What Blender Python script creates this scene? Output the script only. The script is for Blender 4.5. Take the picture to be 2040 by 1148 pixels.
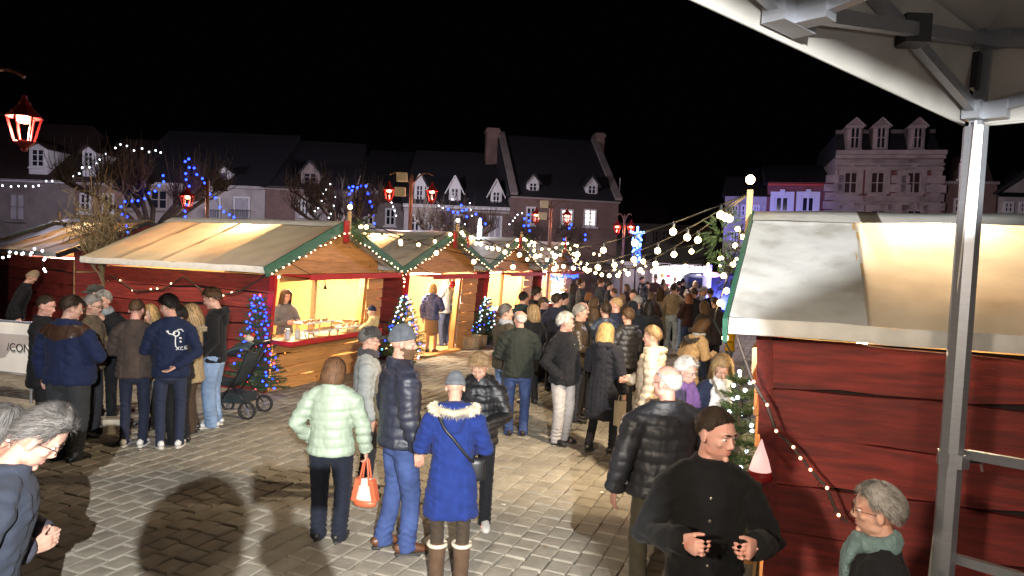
import bpy, bmesh, math, random
import numpy as np
from mathutils import Vector, Matrix
for o in list(bpy.data.objects):
    bpy.data.objects.remove(o)
S = bpy.context.scene
C = S.collection
PI = math.pi
# ---------------------------------------------------------------- camera
CAM_Z, FPX = 2.45, 1420.0
_roll = math.atan(0.0393)
_pitch = math.atan((574 - 506.09) * math.cos(_roll) / FPX)
_cp, _sp, _cr, _sr = math.cos(_pitch), math.sin(_pitch), math.cos(_roll), math.sin(_roll)
CF = np.array([0, _cp, -_sp])
_u0 = np.array([0, _sp, _cp])
_r0 = np.array([1.0, 0, 0])
CR = _cr * _r0 + _sr * _u0
CU = -_sr * _r0 + _cr * _u0
cam_data = bpy.data.cameras.new('camera')
cam = bpy.data.objects.new('camera', cam_data)
C.objects.link(cam)
cam.matrix_world = Matrix(((CR[0], CU[0], -CF[0], 0), (CR[1], CU[1], -CF[1], 0), (CR[2], CU[2], -CF[2], CAM_Z), (0, 0, 0, 1)))
cam_data.sensor_width = 36
cam_data.lens = FPX / 2040 * 36
cam_data.clip_start = 0.05
cam_data.clip_end = 600
S.camera = cam
# ---------------------------------------------------------------- night sky, exposure
W = bpy.data.worlds.new('World')
S.world = W
W.use_nodes = True
W.node_tree.nodes['Background'].inputs[0].default_value = (0.30, 0.32, 0.55, 1)
W.node_tree.nodes['Background'].inputs[1].default_value = 0.0009
S.view_settings.view_transform = 'Standard'
S.view_settings.look = 'None'
S.view_settings.exposure = 0.6
S.view_settings.gamma = 1.0
S.view_settings.use_curve_mapping = False
S.render.engine = 'CYCLES'
cy = S.cycles
cy.use_denoising = True
cy.max_bounces = 6
cy.diffuse_bounces = 3
cy.glossy_bounces = 2
cy.transmission_bounces = 3
cy.transparent_max_bounces = 6
cy.sample_clamp_indirect = 4
cy.sample_clamp_direct = 40
cy.use_light_tree = True
cy.caustics_reflective = False
cy.caustics_refractive = False

def lamp(name, kind, loc, power, color, radius=0.05, target=None, angle=None, blend=0.3):
    d = bpy.data.lights.new(name, kind)
    d.energy = power
    d.color = color
    d.shadow_soft_size = radius
    if kind == 'SPOT':
        d.spot_size = math.radians(angle)
        d.spot_blend = blend
    o = bpy.data.objects.new(name, d)
    C.objects.link(o)
    o.location = loc
    if target is not None:
        o.rotation_euler = (Vector(target) - Vector(loc)).to_track_quat('-Z', 'Y').to_euler()
    return o

COOL = (0.97, 0.98, 0.97)
WARM = (1.0, 0.78, 0.48)
# floodlight hung under the tent roof behind the photographer: the main cool light on the square
lamp('tent_floodlight', 'SPOT', (0.62, -1.9, 3.12), 3900, COOL, 0.012, (0.0, 9.0, 0.4), 90, 0.8)
# near street lantern, added fill lamps, coloured facade light
lamp('lantern_lamp', 'POINT', (-4.95, 7.05, 3.45), 70, (1.0, 0.80, 0.55), 0.06)
lamp('left_wall_fill', 'SPOT', (-7.4, 7.6, 5.6), 900, (1.0, 0.86, 0.70), 0.08, (-6.6, 12.6, 0.9), 70, 0.5)  # spot added for the high light on the left stall walls
lamp('near_ground_fill', 'SPOT', (-1.6, -1.0, 3.05), 900, (1.0, 0.86, 0.68), 0.12, (1.2, 7.0, 0.0), 62, 1.0)  # warm fill added to lift the shaded near ground
lamp('canopy_fill', 'POINT', (1.95, 0.15, 2.75), 42, (1.0, 0.96, 0.92), 0.08)  # added lamp that brightens the underside of the canopy
lamp('front_man_fill', 'SPOT', (1.1, 1.15, 2.75), 70, (1.0, 0.80, 0.60), 0.05, (1.25, 3.7, 0.95), 105, 0.5)  # spot added to light the face of the man in front
lamp('square_fill', 'SPOT', (2.12, 6.95, 3.42), 750, (1.0, 0.80, 0.55), 0.07, (-0.6, 11.5, 0.5), 125, 0.6)  # warm fill added over the square beside the stall pole
lamp('facade_light_blue', 'SPOT', (7.5, 27.0, 0.4), 1500, (0.10, 0.12, 1.0), 0.1, (11.0, 34.5, 2.2), 75, 0.6)
lamp('facade_light_violet', 'POINT', (9.0, 20.0, 5.2), 720, (0.88, 0.74, 0.90), 0.4)
lamp('facade_light_mauve', 'POINT', (-4.5, 27.5, 5.6), 1000, (0.92, 0.84, 1.0), 0.4)
lamp('facade_light_left', 'POINT', (-19.0, 27.5, 5.4), 750, (0.86, 0.78, 1.0), 0.4)

# ---------------------------------------------------------------- pixel helpers (photo pixels -> places in the square)
def ray(px, py):
    return CF + (px - 1020) / FPX * CR - (py - 574) / FPX * CU

def gp(px, py, z=0.0):
    d = ray(px, py)
    t = (z - CAM_Z) / d[2]
    return np.array([0, 0, CAM_Z]) + t * d

def dp(px, py, Y):
    d = ray(px, py)
    return np.array([0, 0, CAM_Z]) + d * (Y / d[1])

# ---------------------------------------------------------------- object helpers
def tag(o, label=None, cat=None, group=None, kind=None):
    if label: o['label'] = label
    if cat: o['category'] = cat
    if group: o['group'] = group
    if kind: o['kind'] = kind
    return o

def empty(name, loc=(0, 0, 0), rz=0.0, label=None, cat=None, group=None):
    o = bpy.data.objects.new(name, None)
    C.objects.link(o)
    o.location = loc
    o.rotation_euler = (0, 0, rz)
    o.empty_display_size = 0.1
    return tag(o, label, cat, group)

def mesh_obj(name, me, parent=None, loc=None, rot=None, scale=None):
    o = bpy.data.objects.new(name, me)
    C.objects.link(o)
    if parent is not None: o.parent = parent
    if loc is not None: o.location = loc
    if rot is not None: o.rotation_euler = rot
    if scale is not None: o.scale = scale
    return o

def np_mesh(name, V, loops, starts, totals, mats, midx=None, smooth=True):
    me = bpy.data.meshes.new(name)
    me.vertices.add(len(V))
    me.vertices.foreach_set('co', np.asarray(V, np.float32).ravel())
    me.loops.add(len(loops))
    me.loops.foreach_set('vertex_index', np.asarray(loops, np.int32))
    me.polygons.add(len(starts))
    me.polygons.foreach_set('loop_start', np.asarray(starts, np.int32))
    me.polygons.foreach_set('loop_total', np.asarray(totals, np.int32))
    for m in mats: me.materials.append(m)
    if midx is not None: me.polygons.foreach_set('material_index', np.asarray(midx, np.int32))
    me.polygons.foreach_set('use_smooth', np.full(len(starts), smooth))
    me.update(calc_edges=True)
    me.validate()
    return me

class MB:
    """collects simple shapes and links them as one mesh"""
    def __init__(s):
        s.v = []; s.f = []; s.m = []; s.mi = 0
    def add(s, V, F):
        b = len(s.v)
        s.v.extend([tuple(map(float, p)) for p in V])
        for f in F:
            s.f.append(tuple(i + b for i in f)); s.m.append(s.mi)
        return s
    def box(s, x0, x1, y0, y1, z0, z1):
        V = [(x0, y0, z0), (x1, y0, z0), (x1, y1, z0), (x0, y1, z0), (x0, y0, z1), (x1, y0, z1), (x1, y1, z1), (x0, y1, z1)]
        return s.add(V, [(0, 3, 2, 1), (4, 5, 6, 7), (0, 1, 5, 4), (1, 2, 6, 5), (2, 3, 7, 6), (3, 0, 4, 7)])
    def bar(s, a, b, w, h, up=(0, 0, 1)):
        a = np.array(a, float); b = np.array(b, float); t = b - a; t /= np.linalg.norm(t)
        up = np.array(up, float); x = np.cross(t, up)
        if np.linalg.norm(x) < 1e-4: x = np.cross(t, (0, 1, 0))
        x /= np.linalg.norm(x); u = np.cross(x, t)
        V = []
        for p in (a, b):
            for i, j in ((-1, -1), (1, -1), (1, 1), (-1, 1)):
                V.append(p + x * i * w / 2 + u * j * h / 2)
        return s.add(V, [(3, 2, 1, 0), (4, 5, 6, 7), (0, 1, 5, 4), (1, 2, 6, 5), (2, 3, 7, 6), (3, 0, 4, 7)])
    def tube(s, pts, r, n=6, cap=True):
        pts = [np.array(p, float) for p in pts]
        if not hasattr(r, '__len__'): r = [r] * len(pts)
        V = []; ref = None
        for i, p in enumerate(pts):
            t = pts[min(i + 1, len(pts) - 1)] - pts[max(i - 1, 0)]
            l = np.linalg.norm(t); t = t / l if l > 1e-9 else np.array([0, 0, 1.0])
            if ref is None:
                ref = np.array([1.0, 0, 0]) if abs(t[0]) < 0.8 else np.array([0, 1.0, 0])
            a = ref - (ref @ t) * t; a /= np.linalg.norm(a); b = np.cross(t, a); ref = a
            for k in range(n):
                an = 2 * PI * k / n
                V.append(p + r[i] * (math.cos(an) * a + math.sin(an) * b))
        F = []
        for i in range(len(pts) - 1):
            for k in range(n):
                k2 = (k + 1) % n
                F.append((i * n + k, i * n + k2, (i + 1) * n + k2, (i + 1) * n + k))
        if cap:
            F.append(tuple(range(n - 1, -1, -1))); m = (len(pts) - 1) * n
            F.append(tuple(m + k for k in range(n)))
        return s.add(V, F)
    def ell(s, c, r, n=10, m=6, R=None):
        if not hasattr(r, '__len__'): r = (r, r, r)
        V = [(0, 0, -1)]
        for j in range(1, m):
            el = -PI / 2 + PI * j / m
            for k in range(n):
                an = 2 * PI * k / n
                V.append((math.cos(el) * math.cos(an), math.cos(el) * math.sin(an), math.sin(el)))
        V.append((0, 0, 1))
        V = np.array(V) * np.array(r)
        if R is not None: V = V @ np.array(R).T
        V = V + np.array(c)
        F = [(0, 1 + (k + 1) % n, 1 + k) for k in range(n)]
        for j in range(m - 2):
            for k in range(n):
                a = 1 + j * n + k; b = 1 + j * n + (k + 1) % n
                F.append((a, b, b + n, a + n))
        top = len(V) - 1; q = 1 + (m - 2) * n
        F += [(q + k, q + (k + 1) % n, top) for k in range(n)]
        return s.add(V, F)
    def lathe(s, prof, c=(0, 0, 0), n=16):
        V = []
        for r, z in prof:
            for k in range(n):
                a = 2 * PI * k / n
                V.append((c[0] + r * math.cos(a), c[1] + r * math.sin(a), c[2] + z))
        F = []
        for i in range(len(prof) - 1):
            for k in range(n):
                k2 = (k + 1) % n
                F.append((i * n + k, i * n + k2, (i + 1) * n + k2, (i + 1) * n + k))
        F.append(tuple(range(n - 1, -1, -1))); m = (len(prof) - 1) * n
        F.append(tuple(m + k for k in range(n)))
        return s.add(V, F)
    def prism(s, poly, a, b):
        """poly: list of 2-tuples in (x,z); extruded from y=a to y=b"""
        n = len(poly)
        V = [(x, a, z) for x, z in poly] + [(x, b, z) for x, z in poly]
        F = [tuple(range(n)), tuple(range(2 * n - 1, n - 1, -1))]
        for k in range(n):
            k2 = (k + 1) % n
            F.append((k, n + k, n + k2, k2))
        return s.add(V, F)
    def grid(s, P):
        """P[i][j] points"""
        h = len(P); w = len(P[0])
        V = [p for r in P for p in r]
        return s.add(V, [(i * w + j, i * w + j + 1, (i + 1) * w + j + 1, (i + 1) * w + j) for i in range(h - 1) for j in range(w - 1)])
    def mesh(s, name, mats, smooth=False):
        if not isinstance(mats, (list, tuple)): mats = [mats]
        lens = [len(f) for f in s.f]
        loops = [i for f in s.f for i in f]
        starts = np.concatenate([[0], np.cumsum(lens)[:-1]]) if lens else []
        return np_mesh(name, np.array(s.v).reshape(-1, 3), loops, starts, lens, mats, s.m, smooth)
    def obj(s, name, mats, parent=None, smooth=False, loc=None, rot=None):
        return mesh_obj(name, s.mesh(name, mats, smooth), parent, loc, rot)

# ---------------------------------------------------------------- materials
MATS = {}
def _n(nt, t, **k):
    n = nt.nodes.new(t)
    for a, b in k.items(): setattr(n, a, b)
    return n

def mat(name, col, rough=0.7, metal=0.0, var=0.15, scale=8.0, stretch=(1, 1, 1), bump=0.0, bscale=60.0, isl=0.0, objvar=0.0,
        spec=0.5, trans=0.0, sheen=0.0, dirt=None, dscale=2.5, coat=0.0, knots=None, dpos=(0.5, 0.72)):
    """principled surface: noise tint, optional patches of a second colour (dirt), fine bump, per-piece tint"""
    if name in MATS: return MATS[name]
    m = bpy.data.materials.new(name); m.use_nodes = True
    nt = m.node_tree; L = nt.links.new
    b = nt.nodes['Principled BSDF']
    b.inputs['Roughness'].default_value = rough
    b.inputs['Metallic'].default_value = metal
    b.inputs['Specular IOR Level'].default_value = spec
    b.inputs['Sheen Weight'].default_value = sheen
    b.inputs['Coat Weight'].default_value = coat
    tc = _n(nt, 'ShaderNodeTexCoord')
    mp = _n(nt, 'ShaderNodeMapping'); mp.inputs['Scale'].default_value = stretch
    oi = _n(nt, 'ShaderNodeObjectInfo')
    L(tc.outputs['Object'], mp.inputs['Vector'])
    ml = _n(nt, 'ShaderNodeVectorMath', operation='SCALE'); ml.inputs['Scale'].default_value = 37.0
    cx = _n(nt, 'ShaderNodeCombineXYZ')
    for i in range(3): L(oi.outputs['Random'], cx.inputs[i])
    L(cx.outputs[0], ml.inputs[0])
    ad = _n(nt, 'ShaderNodeVectorMath', operation='ADD')
    L(mp.outputs[0], ad.inputs[0]); L(ml.outputs[0], ad.inputs[1])
    no = _n(nt, 'ShaderNodeTexNoise'); no.inputs['Scale'].default_value = scale; no.inputs['Detail'].default_value = 4
    L(ad.outputs[0], no.inputs['Vector'])
    rgb = _n(nt, 'ShaderNodeMix', data_type='RGBA', blend_type='MULTIPLY')
    rgb.inputs['Factor'].default_value = 1.0
    mr = _n(nt, 'ShaderNodeMapRange')
    mr.inputs['From Min'].default_value = 0.25; mr.inputs['From Max'].default_value = 0.75
    mr.inputs['To Min'].default_value = 1 - var; mr.inputs['To Max'].default_value = 1 + var
    L(no.outputs['Fac'], mr.inputs['Value'])
    rgb.inputs[6].default_value = (*col, 1)
    L(mr.outputs[0], rgb.inputs[7])
    out = rgb.outputs[2]
    if isl or objvar:
        src = oi.outputs['Random']
        if isl:
            src = _n(nt, 'ShaderNodeNewGeometry').outputs['Random Per Island']
        m2 = _n(nt, 'ShaderNodeMapRange'); a = isl or objvar
        m2.inputs['To Min'].default_value = 1 - a; m2.inputs['To Max'].default_value = 1 + a
        L(src, m2.inputs['Value'])
        x2 = _n(nt, 'ShaderNodeMix', data_type='RGBA', blend_type='MULTIPLY'); x2.inputs['Factor'].default_value = 1.0
        L(out, x2.inputs[6]); L(m2.outputs[0], x2.inputs[7]); out = x2.outputs[2]
    if dirt is not None:
        n2 = _n(nt, 'ShaderNodeTexNoise'); n2.inputs['Scale'].default_value = dscale; n2.inputs['Detail'].default_value = 6
        L(ad.outputs[0], n2.inputs['Vector'])
        m3 = _n(nt, 'ShaderNodeMapRange'); m3.inputs['From Min'].default_value = dpos[0]; m3.inputs['From Max'].default_value = dpos[1]
        L(n2.outputs['Fac'], m3.inputs['Value'])
        x3 = _n(nt, 'ShaderNodeMix', data_type='RGBA')
        L(m3.outputs[0], x3.inputs['Factor']); L(out, x3.inputs[6]); x3.inputs[7].default_value = (*dirt, 1); out = x3.outputs[2]
    if knots is not None:
        vo = _n(nt, 'ShaderNodeTexVoronoi'); vo.inputs['Scale'].default_value = 3.4
        mk = _n(nt, 'ShaderNodeMapping'); mk.inputs['Scale'].default_value = (0.8, 1.0, 1.5)
        L(ad.outputs[0], mk.inputs['Vector']) if False else L(tc.outputs['Object'], mk.inputs['Vector'])
        a2 = _n(nt, 'ShaderNodeVectorMath', operation='ADD'); L(mk.outputs[0], a2.inputs[0]); L(ml.outputs[0], a2.inputs[1])
        L(a2.outputs[0], vo.inputs['Vector'])
        m4 = _n(nt, 'ShaderNodeMapRange'); m4.inputs['From Min'].default_value = 0.05; m4.inputs['From Max'].default_value = 0.12
        m4.inputs['To Min'].default_value = 0.85; m4.inputs['To Max'].default_value = 0
        L(vo.outputs['Distance'], m4.inputs['Value'])
        x4 = _n(nt, 'ShaderNodeMix', data_type='RGBA')
        L(m4.outputs[0], x4.inputs['Factor']); L(out, x4.inputs[6]); x4.inputs[7].default_value = (*knots, 1); out = x4.outputs[2]
    L(out, b.inputs['Base Color'])
    if bump:
        n3 = _n(nt, 'ShaderNodeTexNoise'); n3.inputs['Scale'].default_value = bscale; n3.inputs['Detail'].default_value = 3
        L(ad.outputs[0], n3.inputs['Vector'])
        bp = _n(nt, 'ShaderNodeBump'); bp.inputs['Strength'].default_value = bump; bp.inputs['Distance'].default_value = 0.01
        L(n3.outputs['Fac'], bp.inputs['Height']); L(bp.outputs[0], b.inputs['Normal'])
    if trans:
        tr = _n(nt, 'ShaderNodeBsdfTranslucent'); L(out, tr.inputs['Color'])
        mx = _n(nt, 'ShaderNodeMixShader'); mx.inputs[0].default_value = trans
        L(b.outputs[0], mx.inputs[1]); L(tr.outputs[0], mx.inputs[2])
        L(mx.outputs[0], nt.nodes['Material Output'].inputs['Surface'])
    MATS[name] = m
    return m

def emit(name, col, strength):
    if name in MATS: return MATS[name]
    m = bpy.data.materials.new(name); m.use_nodes = True
    b = m.node_tree.nodes['Principled BSDF']
    b.inputs['Base Color'].default_value = (*[min(1, c) for c in col], 1)
    b.inputs['Emission Color'].default_value = (*col, 1)
    b.inputs['Emission Strength'].default_value = strength
    MATS[name] = m
    return m

def glass(name, col=(0.02, 0.022, 0.028), rough=0.08):
    return mat(name, col, rough, var=0.3, scale=1.5, spec=0.6)

# vectorised gradient noise
_prm = np.random.RandomState(7).permutation(512)
_grd = np.random.RandomState(8).randn(512, 3); _grd /= np.linalg.norm(_grd, axis=1)[:, None]
def pnoise(P):
    P = np.asarray(P, float); I = np.floor(P).astype(int); Fr = P - I
    w = Fr * Fr * Fr * (Fr * (Fr * 6 - 15) + 10); r = 0
    for dx in (0, 1):
        for dy in (0, 1):
            for dz in (0, 1):
                h = _prm[(_prm[(_prm[(I[:, 0] + dx) & 511] + I[:, 1] + dy) & 511] + I[:, 2] + dz) & 511]
                g = _grd[h]
                d = g[:, 0] * (Fr[:, 0] - dx) + g[:, 1] * (Fr[:, 1] - dy) + g[:, 2] * (Fr[:, 2] - dz)
                r = r + d * (w[:, 0] if dx else 1 - w[:, 0]) * (w[:, 1] if dy else 1 - w[:, 1]) * (w[:, 2] if dz else 1 - w[:, 2])
    return r
# ================================================================ ground: setts laid in rows along the stalls
U = np.array([math.sin(math.radians(22)), math.cos(math.radians(22)), 0])      # along the row of stalls
N = np.array([U[1], -U[0], 0])                                                   # across, towards the right
M_sett = mat('sett_stone', (0.29, 0.262, 0.215), 0.85, var=0.22, scale=5, bump=0.4, bscale=38, isl=0.18, objvar=0.0, dirt=(0.22, 0.195, 0.16), dscale=1.3, dpos=(0.50, 0.78), spec=0.18)
M_joint = mat('joint_sand', (0.11, 0.095, 0.08), 0.95, var=0.3, scale=14, bump=0.5, bscale=90)
M_asphalt = mat('far_paving', (0.15, 0.135, 0.115), 0.85, var=0.3, scale=3.0, bump=0.4, bscale=30)
g = MB(); g.grid([[(x, y, -0.012) for x in np.linspace(-220, 220, 12)] for y in np.linspace(-120, 320, 12)])
ground = g.obj('ground', M_joint); tag(ground, kind='structure')
g = MB(); g.add([(-60, 31, -0.006), (60, 31, -0.006), (60, 120, -0.006), (-60, 120, -0.006)], [(0, 1, 2, 3)])
far_ground = g.obj('far_pavement', M_asphalt); tag(far_ground, kind='structure')
rs = random.Random(5)
def sett_verts(w, l, h, r):
    """domed, slightly irregular stone: w across, l along"""
    q = lambda a: (r.random() - 0.5) * a
    V = []
    for ins, z in ((0.0, -0.02), (0.0, h - 0.008), (0.011, h)):
        for sx, sy in ((-1, -1), (1, -1), (1, 1), (-1, 1)):
            V.append([sx * (w / 2 - ins) + q(0.012), sy * (l / 2 - ins) + q(0.012), z + q(0.004)])
    V.append([q(0.03), q(0.03), h + 0.003 + q(0.003)])
    F = []
    for a in (0, 4):
        for k in range(4):
            F.append((a + k, a + (k + 1) % 4, a + 4 + (k + 1) % 4, a + 4 + k))
    F += [(8 + k, 8 + (k + 1) % 4, 12) for k in range(4)]
    return V, F
setts = []
wv = 0.185
for j in range(-75, 130):
    v = j * wv
    u = -4 + rs.random() * 0.2
    while u < 33:
        l = 0.17 + 0.07 * rs.random()
        wob = 0.02 * math.sin(u * 1.7 + j * 0.11)
        p = U * (u + l / 2) + N * (v + wob)
        if 3.6 < p[1] < 31 and abs(p[0]) < 0.80 * p[1] + 2.2:
            setts.append((p[0], p[1], l))
        u += l + 0.012
def px_of(p):
    v = np.array(p) - np.array([0, 0, CAM_Z]); z = v @ CF
    return 1020 + FPX * (v @ CR) / z, 574 - FPX * (v @ CU) / z
near = []
for i, (x, y, l) in enumerate(setts):
    if y < 9:
        a, b = px_of((x, y, 0))
        # the open floor between the people, nearest first
        if 30 < a < 1700 and b < 1150 and not (a > 1290 and b > 830):
            near.append((y, i))
near.sort(); near_ids = set(i for _, i in near[:300])
var_me = []
for k in range(10):
    V, F = sett_verts(0.175, 0.2, 0.012, rs)
    b = MB(); b.add(V, F); var_me.append(b.mesh('sett', M_sett))
rest = MB(); ang = math.radians(90 - 22)
ca, sa = U[1], U[0]
for i, (x, y, l) in enumerate(setts):
    jt = (rs.random() - 0.5) * 0.05
    dz = (rs.random() - 0.5) * 0.010
    if i in near_ids:
        o = mesh_obj('sett', var_me[rs.randrange(10)], ground, (x, y, dz), (0, 0, -math.radians(22) + jt), (1, l / 0.2, 1))
    else:
        V, F = sett_verts(0.175, l, 0.012, rs)
        c, s_ = math.cos(-math.radians(22) + jt), math.sin(-math.radians(22) + jt)
        rest.add([(x + c * a - s_ * b_, y + s_ * a + c * b_, z + dz) for a, b_, z in V], F)
o = rest.obj('setts', M_sett, ground); tag(o, kind='stuff')

# ================================================================ wooden market stalls
M_red = mat('red_painted_wood', (0.21, 0.022, 0.016), 0.66, var=0.38, scale=3.2, stretch=(1, 9, 9), bump=0.5, bscale=22, dirt=(0.10, 0.014, 0.012), dscale=2.6, objvar=0.2, dpos=(0.46, 0.74))
M_pine = mat('varnished_pine', (0.50, 0.235, 0.075), 0.48, var=0.25, scale=3.0, stretch=(1, 10, 10), bump=0.3, bscale=18, knots=(0.12, 0.04, 0.012), objvar=0.15)
M_pine_in = mat('pale_pine', (0.60, 0.38, 0.17), 0.55, var=0.18, scale=3.0, stretch=(1, 10, 10), bump=0.25, bscale=18, knots=(0.25, 0.11, 0.04), objvar=0.1)
M_canvas = mat('canvas_clear', (0.72, 0.64, 0.48), 0.55, var=0.09, scale=3, bump=0.6, bscale=5, trans=0.5)
M_canvas_grey = mat('canvas_opaque', (0.50, 0.47, 0.41), 0.55, var=0.10, scale=4, bump=0.3, bscale=7, dirt=(0.34, 0.31, 0.27), dscale=3)
M_canvas_white = mat('canvas_white', (0.70, 0.70, 0.68), 0.5, var=0.07, scale=4, bump=0.8, bscale=5, dirt=(0.50, 0.48, 0.44), dscale=3.5)
M_green = mat('green_painted_board', (0.035, 0.13, 0.085), 0.5, var=0.2, scale=6, stretch=(1, 6, 6), bump=0.2, bscale=40)
M_redtrim = mat('red_trim', (0.42, 0.02, 0.022), 0.45, var=0.15, scale=6, bump=0.2, bscale=40)
M_hem = mat('canvas_hem', (0.62, 0.60, 0.56), 0.5, var=0.12, scale=9, bump=0.2, bscale=20)
M_shade = mat('gap_shade', (0.02, 0.012, 0.01), .9)  # near-black that stands in for shade between the planks
M_dark = mat('dark_metal', (0.03, 0.03, 0.032), 0.4, metal=0.6)
M_cable = mat('black_cable', (0.008, 0.009, 0.008), 0.5, var=0.1)
E_warm = emit('bulb_warm', (1.0, 0.68, 0.30), 16)
E_led = emit('led_warm', (1.0, 0.55, 0.30), 9)
E_white = emit('led_white', (0.82, 0.90, 1.0), 6)
E_blue = emit('led_blue', (0.012, 0.035, 1.0), 9)
E_red = emit('led_red', (1.0, 0.05, 0.06), 6)
E_tube = emit('lamp_tube', (1.0, 0.86, 0.62), 30)

def plank_mesh(L, h, seed, m, n=14, t=0.034, wav=0.03):
    """waney-edged board, lower edge wavy and proud of the board below; x along, front faces -y"""
    r = random.Random(seed); ph = [r.random() * 6 for _ in range(4)]
    rows = [[], [], [], []]; ph2 = [r.random() * 6 for _ in range(3)]
    for i in range(n + 1):
        x = L * i / n
        w = wav * (math.sin(x * 2.1 + ph[0]) + 0.6 * math.sin(x * 5.3 + ph[1]) + 0.35 * math.sin(x * 11 + ph[2])) * .6 + .004
        w2 = -.012 + .010 * math.sin(x * 3.1 + ph2[0]) + .006 * math.sin(x * 8.3 + ph2[1])
        bulge = 0.004 * math.sin(x * 3.7 + ph[3])
        rows[0].append((x, 0.026, h + w2)); rows[1].append((x, -t * 0.45 + bulge, h + w2 - .004)); rows[2].append((x, -t + bulge, w + .004)); rows[3].append((x, 0.026, w - .002))
    b = MB(); b.grid(rows[::-1])
    return b.mesh('plank', m)

_pl = {}
def plank(parent, m, L, h, loc, rot, seed, name='plank'):
    k = (m.name, round(L, 1), round(h, 2), seed % 7)
    if k not in _pl: _pl[k] = plank_mesh(round(L, 1), h, seed % 7 + int(L * 10) % 5, m, n=max(5, int(L * 4)))
    return mesh_obj(name, _pl[k], parent, loc, rot, (L / round(L, 1), 1, 1))

SW, SD, SH = 3.2, 3.7, 1.95            # stall width, depth, wall height
RZ, EZ, EX = 2.90, 2.10, 0.42           # ridge height, eave height, eave overhang
LEAN = 0.17                              # the front leans outwards
def lean(z): return -LEAN * z / SH

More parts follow.
